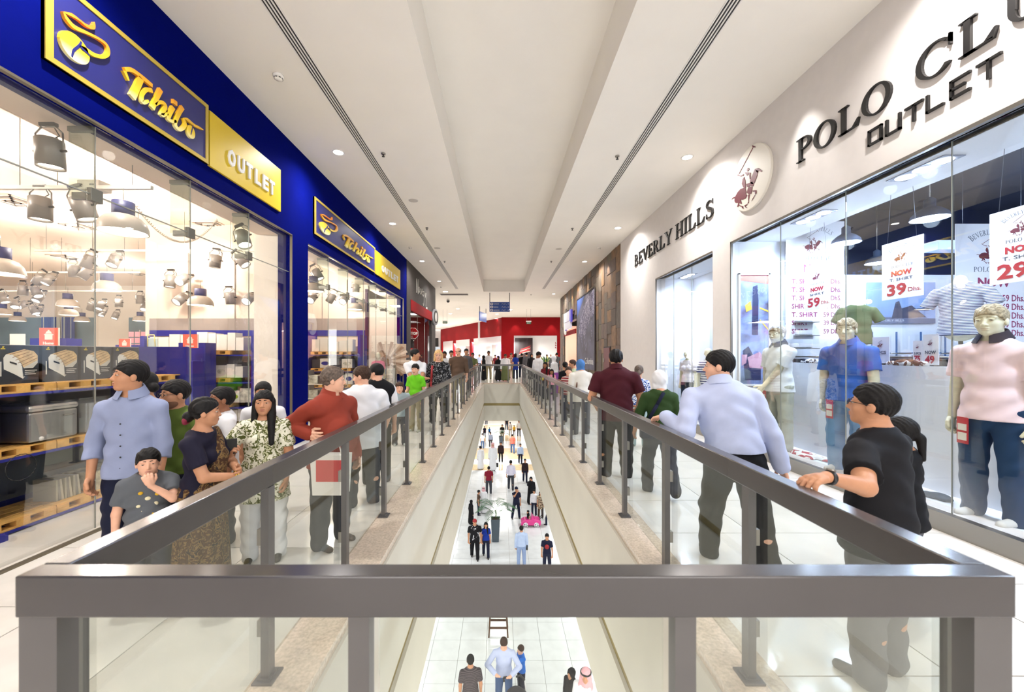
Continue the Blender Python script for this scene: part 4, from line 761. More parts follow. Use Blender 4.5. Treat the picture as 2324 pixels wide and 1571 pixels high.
person('small child in a blue checked shirt and grey trousers facing the railing', **at(907, 868, 7.2), yaw=178, skin='fair', hair='brown', hstyle='fringe', top=C_('blue_check', [(110, 140, 156), (206, 216, 216), (64, 84, 104)], 'plaid', 26), bottom=('t', greyc), lv=0, hem=.46, hs=1.25, build=1.15, shoes=(180, 184, 180))
person('boy in a bright green T-shirt and khaki trousers with one arm bent', **at(944, 827, 8.5), yaw=150, head=(10, -4), skin='fair', hair='black', top=C_('lime_tee', [(104, 190, 34)]), bottom=('t', khaki), lv=0, hem=.46, hs=1.08, arms=(None, ('dir', (.15, .1, -1), (-.2, 1, -.25))), shoes=(170, 168, 150))
person('man in a white polo shirt with folded arms behind the boy in green', **at(942, 793, 9.4), yaw=-165, head=(60, 0), skin='tan', hair='black', top=whitec, bottom=('t', khaki), lv=1, build=1.12, arms=(('to', (.06, .14, .63), (-1, 0, -1)), ('to', (-.06, .15, .62), (1, 0, -1))))
person('blond woman in a black and white patterned dress with a red bag strap', **at(995, 795, 9.6), yaw=178, skin='fair', hair='blond', hstyle='bob', female=True, build=1.25, top=C_('flower_dress', [(24, 24, 28), (28, 28, 32), (176, 176, 180)], 'noise', 30), sleeve='mid', hem=.36, bottom=('t', blackc), lv=0, glasses=True, extra=lambda r, c: MB().tube([(.14, .1, 1.38), (.17, .12, 1.0), (.17, .1, .8)], .028).build('bag_strap', mat('red_leather', (150, 30, 36), .5), r) and None)
person('balding man in a brown shirt and beige trousers looking down at the railing', **at(1040, 790, 13.4), yaw=178, head=(-20, -22), skin='fair', hair='grey', hstyle='bald', top=brownc, bottom=('t', khaki), lv=0, build=1.2, sleeve='mid', hem=.45)
person('young man in a white T-shirt behind the blond woman', **at(1009, 798, 16.5), yaw=170, skin='brown', top=whitec, bottom=('t', jeans), lv=2)
person('man in a white button shirt between the blond woman and the man in brown', **at(1024, 796, 18), yaw=190, skin='tan', top=whitec, sleeve='mid', bottom=('t', greyt), lv=2)
person('man in a light grey shirt walking behind the man in brown', **at(1058, 792, 18), yaw=185, skin='tan', top=greyc, sleeve='long', bottom=('t', jeans), lv=2)
person('man in an olive shirt with his hands clasped in front', **at(1073, 801, 21), yaw=180, skin='brown', top=C_('olive_cloth', [(96, 104, 66)]), bottom=('t', khaki), lv=2, arms=(('to', (-.01, .14, .6), (-1, 0, -1)), ('to', (.01, .14, .6), (1, 0, -1))))
# --- beyond the void
far = [('woman in a black abaya at the left corner of the far railing', (1098, 807, 25.5), 100, dict(robe=blackc, scarf=blackc)), ('man in a white short-sleeved shirt standing beside a woman in black', (1109, 797, 26.5), 178, dict(top=whitec, bottom=('t', khaki), skin='brown')),
 ('woman in a black abaya in the middle of the far railing', (1131, 808, 25), 150, dict(robe=blackc, scarf=blackc)), ('man in a white shawl and olive tunic at the middle of the far railing', (1147, 804, 24.6), 180, dict(top=whitec, bottom=('skirt', C_('olive_cloth', [(96, 104, 66)])), sleeve='long', hem=.55, build=1.2, skin='brown')),
 ('person in a red and tan top left of the woman in blue', (1160, 802, 28), 200, dict(top=C_('red_tan', [(150, 70, 60), (200, 180, 150)], 'noise', 12), bottom=('t', khaki))), ('woman with long black hair in a royal blue dress', (1170, 802, 27), 30, dict(top=C_('royal_cloth', [(24, 50, 140)]), hem=.35, bottom=('t', navyc), hstyle='long', female=True)),
 ('man in a black T-shirt right of the woman in blue', (1184, 802, 28.5), 0, dict(top=blackc, bottom=('t', jeans), build=1.15)), ('man in a grey shirt seen from behind near the dark picture', (1195, 800, 27.5), 10, dict(top=greyc, sleeve='long', bottom=('t', greyt))),
 ('woman in a black abaya right of the man in the grey shirt', (1206, 803, 26), 200, dict(robe=blackc, scarf=blackc)), ('person in grey sitting by the potted plant', (1250, 803, 33), 180, dict(top=greyc, bottom=('t', greyt), scarf=whitec)), ('person with a grey backpack near the end of the slate wall', (1264, 801, 30), 10, dict(top=greyc, bottom=('t', greyt))),
 ('person in a white top far behind the potted plant', (1241, 805, 36), 200, dict(top=whitec, bottom=('t', khaki))), ('person in dark red in front of the red shop window', (1124, 806, 36), 170, dict(top=C_('maroon_cloth', [(110, 30, 40)]), bottom=('t', jeans))), ('person in pale blue by the far glass front of the red shop', (1088, 805, 38), 170, dict(top=lav, bottom=('t', jeans))), ('person in black by the far left end of the red shop', (1063, 804, 40), 150, dict(top=blackc, bottom=('t', jeans)))]
for lb, a_, yw, kw in far: person(lb, **at(*a_), yaw=yw, lv=2, **kw)
# --- right walkway
person('man in a white shirt bending his head beside the right-hand railing', **at(1221, 799, 15.8), yaw=-50, head=(-20, -25), skin='brown', top=whitec, sleeve='long', bottom=('t', greyt), lv=1, build=1.15)
person('girl with a yellow bag and a dark red top beside the right-hand railing', **at(1238, 822, 14.6), yaw=160, skin='brown', hstyle='long', female=True, top=C_('maroon_cloth', [(110, 30, 40)]), bottom=('t', jeans), lv=2, hs=1.15, extra=lambda r, c: MB().ell((.1, .1, .75), (.07, .05, .07), 12).build('yellow_bag', mat('yellow_bag', (230, 222, 40), .5), r) and None)
person('small girl in pink below the woman in the white headscarf', **at(1252, 838, 14.2), yaw=180, skin='brown', hstyle='long', female=True, top=C_('pink_cloth', [(226, 150, 170)]), bottom=('t', navyc), lv=2, hs=1.2)
person('woman in a white headscarf and purple skirt leaning forward', **at(1258, 808, 16.4), yaw=60, female=True, scarf=whitec, top=whitec, sleeve='long', bottom=('skirt', C_('purple_cloth', [(140, 80, 160)])), lv=2, build=1.15)
person('dark-haired woman behind the child in the red striped shirt', **at(1283, 822, 11), yaw=20, skin='tan', hstyle='bun', female=True, top=blackc, bottom=('t', jeans), lv=2)
person('child in a dark red shirt with white stripes', **at(1291, 833, 9.6), yaw=160, head=(20, 0), skin='fair', hair='brown', top=C_('red_stripe', [(138, 34, 44), (210, 190, 186)], 'stripe', 5), bottom=('t', jeans), lv=1, hs=1.12)
person('man in a pale green shirt beyond the woman in the blue headscarf', **at(1301, 817, 10.4), yaw=100, skin='tan', hair='brown', top=C_('pale_green', [(170, 182, 150)]), bottom=('t', khaki), lv=1)
person('woman in a blue headscarf and cream top with a brown shoulder bag', **at(1318, 817, 8.2), yaw=20, female=True, scarf=C_('blue_scarf', [(72, 116, 172)]), top=C_('cream_knit', [(216, 210, 200)]), sleeve='long', hem=.44, bottom=('t', greyc), lv=1, build=1.3, extra=lambda r, c: MB().tube([(-.07, -.05, 1.25), (-.13, -.1, .95), (-.15, -.08, .8)], .016).build('bag_strap', mat('brown_leather', (110, 70, 50), .5), r) and None)
person('broad man in a dark maroon polo shirt seen from behind at the railing', **at(1398, 795, 5.35), yaw=5, skin='tan', top=C_('maroon_polo', [(66, 20, 30)]), hem=.45, bottom=('t', blackc), lv=0, build=1.3, collar=C_('maroon_polo', [(66, 20, 30)]), arms=(('dir', (-.3, .05, -1), (.25, .8, -.5)), ('dir', (.32, .05, -1), (-.1, .8, -.6))))
person('woman with tied dark hair in a blue and white patterned top, seen from behind', **at(1450, 830, 7.1), yaw=0, skin='tan', hstyle='bun', hair='grey', female=True, top=C_('blue_floral', [(224, 228, 236), (40, 84, 160), (30, 30, 70)], 'noise', 30), sleeve='long', bottom=('t', C_('pale_jeans', [(150, 170, 170)])), lv=1)
def shoulder_bag(r, c):
    MB().tube([(.02, -.1, 1.2), (-.06, -.12, 1.06), (-.14, -.1, .9)], .02).build('bag_strap', navyc, r); MB().box(-.24, -.1, -.14, -.02, .66, .86).build('bag', navyc, r, bevel=.02)
person('woman in a white headscarf and dark green top with a navy shoulder bag', **at(1497, 842, 4.7), yaw=15, female=True, scarf=whitec, top=C_('forest_cloth', [(44, 66, 32)]), sleeve='mid', hem=.47, bottom=('t', greyt), lv=0, build=1.15, legs=(((-.1, .3, -1), (-.02, -.1, -1)), ((.04, -.2, -1), (.0, -.8, -1))), arms=(('dir', (-.35, .1, -1), (-.1, .6, -1)), None), extra=shoulder_bag)
person('man in a pale blue shirt walking away with one hand on the railing', **at(1668, 798, 3.05), yaw=22, head=(66, 0), lean=(-.05, .02), skin='fair', hair='black', top=lav, sleeve='long', hem=.545, bottom=('t', blackc), belt=True, lv=0, build=1.25, collar=lav, arms=(('world', Vector((1.37, 3.26, 1.125)), (-.3, -.5, -1), (-.5, .8, -.1), (0, 0, -1), .4), ('dir', (.42, -.15, -1), (.3, .0, -1))), legs=(((-.06, .35, -1), (-.02, .1, -1)), ((.06, -.25, -1), (.02, -.5, -1))))
def watch(r, c):
    S_, E_, W_, *_q = c['arm'][0]; u = Vector(nz(W_ - E_).tolist()); Q = Matrix.Translation(Vector((E_ + (W_ - E_) * .93).tolist())) @ u.to_track_quat('Z', 'Y').to_matrix().to_4x4()
    q = MB().lathe([(.025, -.009), (.031, -.009), (.031, .009), (.025, .009)], 16, 0, Q); q.build('watch_strap', m_blk, r); MB().cyl(Q @ Vector((0, .03, 0)), Q @ Vector((0, .038, 0)), .017, 14).build('watch_face', m_edge, r)
person('man in glasses and a black T-shirt leaning his arm on the railing', **at(1994, 875, 2.02), yaw=70, head=(14, 8), skin='tan', hair='black', top=C_('black_tee', [(24, 24, 28)]), hem=.44, bottom=('t', greyc), lv=0, build=1.2, glasses=True, arms=(('world', Vector((1.40, 1.70, 1.115)), (-.2, -.9, -1), (-1, -.15, -.12), (0, 0, -1), .55), ('dir', (.2, .1, -1), (0, .4, -1))), extra=watch)
person('dark-haired woman in a black top beside the man in the black T-shirt', **at(2050, 950, 2.55), yaw=75, head=(10, 0), skin='tan', hstyle='tail', female=True, top=blackc, sleeve='short', hem=.44, bottom=('t', greyc), lv=0, hs=1.12, build=1.1)
# ================================================================ people of the lower floor, set by where their feet stand
def low(cx, hy, fy, sc_=4.134, ox=1000, oy=920):
    px, h_, f_ = ox + cx / sc_, oy + hy / sc_, oy + fy / sc_; d = (EZ - LZ) * F / (f_ - CY); return dict(x=X_(px, d), y=d, H=(f_ - h_) * d / F, z0=LZ, lv=2)
def low2(px, hy, H): d = (EZ - LZ - H) * F / (hy - CY); return dict(x=X_(px, d), y=d, H=H, z0=LZ, lv=2)
wk = (((-.05, .3, -1), (-.02, .0, -1)), ((.05, -.2, -1), (.02, -.45, -1)))
redcap = mat('red_cap', (150, 30, 36), .7); ghut = C_('red_check_cloth', [(190, 90, 100), (226, 190, 196)], 'plaid', 90)
L_ = [('man in a red cap and black printed T-shirt on the lower floor', low(320, 1068, 1438), 180, dict(top=C_('black_print_tee', [(22, 22, 26), (24, 24, 28), (190, 190, 196)], 'noise', 6), bottom=('t', blackc), cap=redcap, build=1.2, legs=wk)),
 ('woman in a blue top and black jacket beside the man in the red cap', low(425, 1097, 1425), 180, dict(top=C_('royal_cloth', [(24, 50, 140)]), bottom=('t', navyc), hstyle='long', female=True, legs=wk)),
 ('woman in a black abaya left of the potted palm', low(285, 890, 1115), -60, dict(robe=blackc, scarf=blackc)),
 ('woman in a dark top beside the woman in the black abaya, left of the palm', low(355, 797, 1028), -90, dict(top=brownc, bottom=('t', jeans), female=True)),
 ('man in a red checked headcloth left of the potted palm', low(402, 768, 1010), -20, dict(robe=whitec, scarf=ghut, agal=True)),
 ('man in a maroon shirt and grey trousers seen from behind on the lower floor', low(452, 575, 828), 5, dict(top=C_('maroon_shirt', [(132, 30, 48)]), bottom=('t', greyt), build=1.1)),
 ('man in a white shirt and dark trousers walking away on the lower floor', low(658, 518, 788), 0, dict(top=C_('lilac_white', [(222, 218, 236)]), sleeve='mid', bottom=('t', greyt), build=1.1, legs=wk)),
 ('woman in a loose dark brown top and dark trousers walking towards the palm', low(792, 503, 722), 180, dict(top=C_('dark_brown', [(48, 34, 36)]), sleeve='long', bottom=('t', navyc), female=True, legs=wk)),
 ('woman in a full black abaya behind the pink toy car', low(848, 672, 928), 175, dict(robe=blackc, scarf=blackc, arms=(None, ('to', (.0, .12, .86), (1, 0, -1))))),
 ('boy in a navy cap and navy clothes standing right of the palm', low(710, 765, 1060), 190, dict(top=navyc, bottom=('t', navyc), cap=navyc, arms=(None, ('to', (.0, .12, .86), (1, 0, -1))), legs=(((-.12, 0, -1), (-.1, 0, -1)), ((.2, 0, -1), (.15, 0, -1))), skin='tan')),
 ('person in a white hooded jacket behind the pink toy car', low(877, 790, 1030), 170, dict(top=whitec, sleeve='long', bottom=('t', jeans))),
 ('woman in a beige printed dress beside the pink toy car', low(938, 803, 1055), 180, dict(top=C_('beige_print', [(196, 180, 150), (90, 70, 60)], 'noise', 14), hem=.34, bottom=('t', brownc), hstyle='long', female=True)),
 ('person in dark jeans half hidden by the right edge of the void', low(1008, 880, 1118), 90, dict(top=greyc, bottom=('t', jeans), legs=wk)),
 ('man in a light blue shirt and pale jeans seen from behind, carrying a black bag', low(758, 1135, 1500), 5, dict(top=C_('sky_shirt', [(176, 194, 224)]), sleeve='long', bottom=('t', C_('sky_jeans', [(140, 160, 196)])), build=1.12, extra=lambda r, c: MB().box(.2, .26, -.05, .18, .62, 1.0).build('bag', m_blk, r, bevel=.02) and None)),
 ('teenage boy in a navy T-shirt with a round red print', low(998, 1205, 1570), 178, dict(top=navyc, bottom=('t', jeans), skin='tan', extra=lambda r, c: MB().cyl((0, .1 * c['H'], .7 * c['H']), (0, .072 * c['H'], .7 * c['H']), .085, 18).build('shirt_print', redcap, r) and None)),
 ('man in a long white robe with bare dark hair on the lower floor', low(375, 383, 600), 20, dict(robe=whitec)),
 ('man in a white robe and pink checked headcloth carrying a black bag', low(490, 350, 610), 175, dict(robe=whitec, scarf=ghut, extra=lambda r, c: MB().box(-.42, -.2, -.05, .08, .25, .58).build('bag', m_blk, r, bevel=.02) and None)),
 ('person in a dark brown top and black trousers beside the small potted plant', low(565, 345, 530), 178, dict(top=C_('dark_brown', [(48, 34, 36)]), sleeve='long', bottom=('t', blackc))),
 ('man in a pale blue shirt and navy trousers near the right void edge', low(748, 360, 548), 180, dict(top=C_('sky_shirt', [(176, 194, 224)]), sleeve='long', bottom=('t', navyc), legs=wk)),
 ('person in a salmon pink T-shirt and jeans walking away', low(675, 272, 447), 5, dict(top=C_('salmon', [(228, 108, 92)]), bottom=('t', jeanb), legs=wk)),
 ('person in a white T-shirt and blue jeans near the left void edge', low(392, 262, 405), 10, dict(top=whitec, bottom=('t', jeanb))),
 ('man in a grey shirt walking away near the left void edge', low(470, 253, 390), 10, dict(top=C_('greyblue', [(130, 140, 160)]), sleeve='long', bottom=('t', greyt))),
 ('person in navy far off at the left of the lower floor', low(412, 198, 300), 10, dict(top=navyc, bottom=('t', jeans))), ('child in a bright blue shirt far off on the lower floor', low(458, 208, 285), 10, dict(top=C_('bright_blue', [(30, 110, 190)]), bottom=('t', jeans), hs=1.2)),
 ('person in black and khaki standing in front of the small potted plant', low(578, 180, 332), 180, dict(top=blackc, bottom=('t', khaki))), ('person in a white top and khaki trousers far off on the lower floor', low(653, 158, 282), 10, dict(top=whitec, bottom=('t', khaki))),
 ('child in a yellow top far off on the lower floor', low(690, 187, 278), 180, dict(top=C_('yellow_cloth', [(230, 180, 60)]), bottom=('t', brownc), hs=1.2)), ('man in a white shirt and dark trousers far off at the right', low(735, 142, 290), 175, dict(top=whitec, bottom=('t', blackc))),
 ('person in black at the far end of the lower floor', low(620, 108, 232), 10, dict(top=blackc, bottom=('t', jeans))), ('person in black below the far end beam, at the left', low(430, 85, 178), 10, dict(top=blackc, bottom=('t', jeans))),
 ('man in a dark striped polo shirt seen from behind below the front rail', low2(1067.8, 1489.7, 1.66), 3, dict(top=C_('brown_stripe', [(58, 52, 56), (90, 82, 86)], 'stripe', 9), bottom=('t', navyc), build=1.1, skin='tan')),
 ('man in a lilac shirt pushing a pushchair below the front rail', low2(1143.5, 1446.6, 1.74), 178, dict(top=lav, sleeve='long', bottom=('t', jeanb), build=1.15, hair='brown', skin='fair', head=(0, -30), arms=(('to', (-.12, .2, .64), (-1, -.3, -.3)), ('to', (.12, .16, .62), (1, -.3, -.3))))),
 ('boy in a bright blue T-shirt beside the pushchair', low2(1183, 1465.2, 1.25), 120, dict(top=C_('bright_blue2', [(36, 108, 204)]), bottom=('t', navyc), hair='brown', skin='fair', hs=1.15, arms=(('to', (.02, .16, .84), (-1, 0, -.2)), None))),
 ('woman in a black abaya at the bottom edge, right of the pushchair', low2(1298, 1517.6, 1.5), 140, dict(robe=blackc, scarf=blackc)),
 ('man in a pink checked headcloth with a black cord at the bottom edge', low2(1330, 1517, 1.86), 170, dict(robe=whitec, scarf=ghut, agal=True, skin='tan'))]
for lb, kw, yw, k2 in L_: person(lb, yaw=yw, **{**kw, **{'lv': 2 if kw['y'] > 19 else 1}, **k2})
ORD = ['first', 'second', 'third', 'fourth', 'fifth', 'sixth', 'seventh', 'eighth', 'ninth', 'tenth', 'eleventh', 'twelfth', 'thirteenth', 'fourteenth', 'fifteenth', 'sixteenth']
# ================================================================ inside the left shop
m_pk = mat('shop_pink_ceiling', (246, 226, 208), .85); m_shelfb = mat('shelf_blue', (26, 32, 140), .45); m_wood = mat('pallet_wood', (226, 172, 92), .6, var=.08, scale=14)
m_sw = mat('shop_white_panel', (246, 238, 226), .7); m_gb = mat('grey_band', (160, 148, 142), .7); m_gapshade = mat('painted_gap_shade', (52, 40, 30), .8)
g = MB(); g.box(-21.8, -4.36, -6, 22.5, EZ + 2.95, EZ + 3.1).box(-4.36, XL - .25, -6, 15.3, H1, H1 + .12).box(-4.36, -4.3, -6, 15.3, H1 + .12, EZ + 2.95)
g.build('ceiling_shop_left', m_pk, label='pale pinkish ceiling inside the left shop', kind=S)
g = MB(); g.box(-4.42, XL - .26, 7.12, 7.2, 0, H1).box(-5.05, XL - .26, 15.32, 15.4, 0, H1); g.build('wall_shop_return', m_sw, label='white return panels at the ends of the shop windows', kind=S)
g = MB(); g.box(-7.95, -5.1, 9.0, 9.1, 0, EZ + 2.95).box(-8.05, -7.95, 9.0, 17, 0, EZ + 2.95).box(-6.1, -4.05, 12.2, 12.3, 0, EZ + 2.95)
pt = g.build('wall_shop_partition', m_pk, label='cream partition walls behind the shelves of the left shop', kind=S)
for x0, x1, y in ((-7.94, -5.1, 8.99), (-6.1, -4.05, 12.19)):
    k = y / F; box('grey_band', m_gb, x0, x1, y - .012, y, EZ + 55 * k, EZ + 82 * k, pt)
    box('blue_band', m_shelfb, x0, x1, y - .014, y, EZ + 42 * k, EZ + 55 * k, pt)
    for x in (x0 + (x1 - x0) * .31, x0 + (x1 - x0) * .68): box('panel_joint', m_gb, x - .008, x + .008, y - .016, y, EZ + 55 * k, EZ + 2.3, pt)
box('end_trim', mat('maroon_trim', (60, 20, 60), .6), -4.12, -4.04, 12.1, 12.2, 0, EZ + 2.0, pt)
g = MB(); g.box(-21.8, -8, 17, 17.1, 0, EZ + 2.95).build('wall_shop_rear', m_sw, label='white rear wall of the left shop with wide windows', kind=S)
m_wp = mat('grey_blue_pane', (112, 138, 152), .25, var=.08, scale=1.5)
for i, (a, b) in enumerate([(-25, 95), (168, 215), (292, 345)]):
    x0, x1 = X_(a, 16.9), X_(b, 16.9); wdw = box('window_%d' % (i + 1), m_sw, x0 - .06, x1 + .06, 16.93, 17.0, EZ - .4, EZ + 1.63, label='wide grey-blue window in the rear of the left shop', kind=S)
    box('pane', m_wp, x0, x1, 16.9, 16.93, EZ - .35, EZ + 1.58, wdw)
cst = cloth('curtain_stripes', [(40, 62, 140), (160, 180, 200), (196, 200, 196)], 'stripe', 3.1)
for n in cst.node_tree.nodes:
    if n.type == 'TEX_WAVE': n.bands_direction = 'X'; n.inputs['Scale'].default_value = 2.2
for a, b, lb in [(94, 132, 'blue striped curtain hanging left of the home sign'), (138, 166, 'blue striped curtain hanging right of the home sign')]:
    cu = MB(); x0, x1 = X_(a, 16.7), X_(b, 16.7); n = 14
    v = [(x0 + (x1 - x0) * i / n, 16.7 + .05 * math.sin(i * 1.9), z) for z in (EZ - .6, EZ + 1.58) for i in range(n + 1)]; v += [(p[0], p[1] + .02, p[2]) for p in v]; m_ = n + 1
    cu.add(v, [(i, i + 1, m_ + i + 1, m_ + i) for i in range(n)] + [(i + 2 * m_, i + 3 * m_, i + 1 + 3 * m_, i + 1 + 2 * m_) for i in range(n)]); tag(cu.build('curtain', cst), lb, 'curtain')
# pallets
def pallet_proto():
    r = empty('wooden_pallet', (0, 0, 0)); W, D = .55, .5
    for i in range(4): box('deck_board', m_wood, -W / 2, W / 2, -D / 2 + i * D / 4 + .006, -D / 2 + (i + 1) * D / 4 - .006, .07, .085, r)
    for i, x in enumerate((-W / 2, -.055, W / 2 - .11)): box('block', m_wood, x, x + .11, -D / 2, D / 2, .018, .07, r)
    box('bottom_board', m_wood, -W / 2, W / 2, -D / 2, -D / 2 + .09, 0, .018, r); box('bottom_board', m_wood, -W / 2, W / 2, D / 2 - .09, D / 2, 0, .018, r); box('gap_shade_sheet', m_gapshade, -W / 2 + .02, W / 2 - .02, .0, .01, .018, .07, r)  # dark sheet stands in for the shade inside the pallet openings
    return r
PP = pallet_proto(); used = [0]
def pallet(x, y, z, rz, label, group, s=1.0):
    if used[0]: o = dup(PP, (x, y, z), rz, label=label, group=group, cat='pallet')
    else: o = PP; o.location = (x, y, z); o.rotation_euler = (0, 0, rz); tag(o, label, 'pallet', group); used[0] = 1
    o.scale = (s, 1, 1 if s == 1 else 1.3); return o
# near shelf unit: parallel to the window
sh = empty('shelf_unit', (-4.9, 4.4, 0), label='blue shelf unit with three levels of wooden pallets near the window', cat='shelf')
for y in (3.36, 5.55): box('upright', m_shelfb, -.55, .5, y - 4.4, y - 4.34, 0.02, 1.75, sh)
for z in (.0, .66, 1.245): box('shelf_board', m_shelfb, -.55, .44, -.98, 1.15, z + .01, z + .035, sh)
box('back_panel', mat('shelf_back_grey', (116, 116, 112), .7), -.58, -.55, -.98, 1.15, .03, 1.75, sh); box('foot', m_shelfb, -.5, .56, -1.1, -.9, 0, .06, sh)
for lv_, z in (('bottom', .036), ('middle', .696), ('top', 1.281)):
    for i in range(4): pallet(-4.72, 3.72 + i * .56, z, -PI / 2 + PI, 'small wooden pallet on the %s level of the near blue shelf, %s from the camera' % (lv_, ORD[i]), 'pallets on the %s shelf' % lv_)
m_box = mat('carton_navy', (32, 36, 46), .5); m_boxs = mat('carton_black', (22, 20, 20), .5); m_pw = mat('print_wood', (212, 178, 128), .6, var=.12, scale=20); m_pwh = mat('print_white', (232, 226, 214), .6)
def bread_carton(y, lab):
    b = box('carton', m_box, -.2, .2, -.165, .165, 0, .36, loc=(-4.72, y, 1.368)); tag(b, lab, 'carton', 'navy cartons on the top shelf')
    M = frame((.2, 0, 0), (0, 1, 0), (1, 0, 0))
    box('side_print', m_boxs, -.2, .2, -.166, -.1655, 0, .36, b); box('top_flap_edge', mat('torn_white', (210, 206, 200), .8), -.19, .2, -.16, .16, .36, .364, b)
    Q = lambda pts: [((u_ - .5) * .33, v_ * .35 + .005) for u_, v_ in pts]
    flat([Q([(.17, .38), (.16, .68), (.22, .77), (.35, .77), (.49, .65), (.59, .47), (.61, .11), (.43, .23)])], .001, M, 'bin_front_print', m_pwh, b); flat([Q([(.61, .11), (.97, .53), (.97, .62), (.63, .42)])], .0012, M, 'bin_side_print', mat('print_cream2', (206, 198, 184), .6), b)
    flat([Q([(.22, .77), (.64, .91), (.87, .86), (.97, .74), (.97, .61), (.62, .41), (.59, .5), (.49, .65), (.35, .77)])], .0015, M, 'bin_lid_print', m_pw, b)
    for k in range(5): flat([Q([(.30 + .065 * k, .77 - .075 * k), (.70 + .065 * k, .90 - .055 * k), (.705 + .065 * k, .885 - .055 * k), (.305 + .065 * k, .755 - .075 * k)])], .002, M, 'wood_line_print', mat('print_wood_line', (150, 108, 66), .6), b)
    flat([Q([(.30, .59), (.46, .53), (.46, .485), (.30, .545)])], .003, M, 'handle_slot_print', m_boxs, b); flat([Q([(.62, .39), (.98, .39), (.98, .17), (.62, .17)])], .0025, M, 'caption_panel', m_boxs, b)
    flat([Q([(.65, .34 - .05 * k), (.65 + (.3, .24, .27)[k], .34 - .05 * k), (.65 + (.3, .24, .27)[k], .325 - .05 * k), (.65, .325 - .05 * k)]) for k in range(3)], .003, M, 'caption_lines', m_pwh, b); flat([Q([(.09, .2), (.115, .2), (.115, .58), (.09, .58)])], .002, M, 'side_caption', m_pwh, b); flat([Q([(.1, .9), (.2, .9), (.2, .93), (.1, .93)]), Q([(.13, .94), (.17, .94), (.18, .98), (.14, .98)])], .002, M, 'small_mark', m_yel, b)
for i, (y, lb) in enumerate([(3.72, 'navy carton with a bread bin picture, nearest to the shelf end'), (4.08, 'navy carton with a bread bin picture, second along the shelf'), (4.44, 'navy carton with a bread bin picture, behind the glass joint'), (4.8, 'navy carton with a bread bin picture, hidden behind the standing man')]): bread_carton(y, lb)
t = empty('steel_box', (-4.66, 3.98, .783), rz=0, label='brushed steel box with a rounded lid on the middle shelf', cat='steel appliance')
box('body', mat('brushed_steel', (176, 174, 172), .32, metal=.85, var=.05, scale=3), -.19, .19, -.22, .22, .012, .30, t, bevel=.02); box('lid', mat('steel_lid', (196, 194, 192), .28, metal=.85), -.2, .2, -.23, .23, .3, .37, t, bevel=.03); MB().cyl((.19, -.12, .04), (.2, -.12, .04), .02, 14).build('knob', m_white, t); MB().tube([(.19, .08, .24), (.215, .08, .24), (.215, .16, .24), (.19, .16, .24)], .006).build('handle', m_edge, t)
t = empty('microwave', (-4.66, 4.55, .783), label='grey microwave with a dark glass door on the middle shelf', cat='microwave')
box('body', mat('silver_grey', (176, 176, 178), .4, metal=.3), -.2, .17, -.25, .25, .01, .33, t, bevel=.01); box('door', mat('silver_grey', (176, 176, 178)), .17, .19, -.24, .15, .015, .325, t); box('window', mat('dark_glass', (28, 28, 32), .1), .19, .195, -.19, .1, .05, .29, t)
for i in range(9):
    b = box('magazine', mat('mag_%d' % (i % 3), [(176, 170, 150), (140, 138, 130), (200, 192, 170)][i % 3], .6), -.12, .12, -.011, .011, 0, .22, loc=(-4.7, 4.1 + i * .028, .123)); b.rotation_euler = (.06 * (i % 3), 0, 0); tag(b, 'thin pale box file standing on the bottom shelf, %s from the left' % ORD[i], 'box file', 'box files on the bottom shelf')
tag(box('carton', mat('print_photo', (170, 160, 130), .6, var=.3, scale=14), -.18, .18, -.2, .2, 0, .2, loc=(-4.7, 4.62, .123)), 'low printed carton on the bottom shelf beside the box files', 'carton')
cb = MB()
for i in range(20):
    a, b = [2 * PI * (i + t_) / 20 for t_ in (0, 1)]; cb.cyl((.12 * math.cos(a), .12 * math.sin(a), 0), (.12 * math.cos(b), .12 * math.sin(b), 0), .004, 6, 0, None, True, Matrix.Translation((-4.42, 3.66, .6)) @ Matrix.Rotation(PI / 2, 4, 'Y'))
tag(cb.build('cable_loop', m_blk), 'black cable loop hanging from the middle shelf', 'cable')
# coral "Home" signs and one blank white card, on blue boards
m_cor = mat('coral_sign', (238, 104, 82), .5)
def home(px0, px1, py0, py1, d, lab, txt=True):
    a = P(px0, py1, d); b = P(px1, py0, d); W = b.x - a.x; H = b.z - a.z; s = empty('shop_card', ((a.x + b.x) / 2, d, a.z), label=lab, cat='sign card')
    M = frame((-W / 2, 0, 0), (1, 0, 0), (0, -1, 0)); flat([[(0, 0), (W, 0), (W, H), (0, H)]], .02, M @ Matrix.Translation((0, 0, -.02)), 'card', m_cor if txt else m_sw, s); flat([[(W, 0), (W * 1.03, H * .02), (W * 1.03, H * 1.0), (W, H)]], .018, M @ Matrix.Translation((0, 0, -.02)), 'card_edge', m_sw, s)
    if txt:
        text('caption', 'Home', H * .2, M @ Matrix.Translation((W * .2, H * .08, 0)), m_pwh, s, depth=.002, bold=.003, w=W * .56)
        flat([[(W * .3, H * .34), (W * .7, H * .34), (W * .7, H * .66), (W * .3, H * .66)], [(W * .26, H * .6), (W * .3, H * .6), (W * .3, H * .64), (W * .26, H * .64)], [(W * .7, H * .6), (W * .75, H * .6), (W * .75, H * .64), (W * .7, H * .64)], [(W * .33, H * .68), (W * .67, H * .68), (W * .6, H * .8), (W * .54, H * .82), (W * .54, H * .88), (W * .46, H * .88), (W * .46, H * .82), (W * .4, H * .8)]], .003, M, 'pot_symbol', m_pwh, s)
    MB().cyl((0, .01, -.9), (0, .01, 0), .012, 8).build('stem', m_edge, s); box('foot', m_shelfb, -W * .6, W * .6, -.15, .15, -a.z, -.25, s)
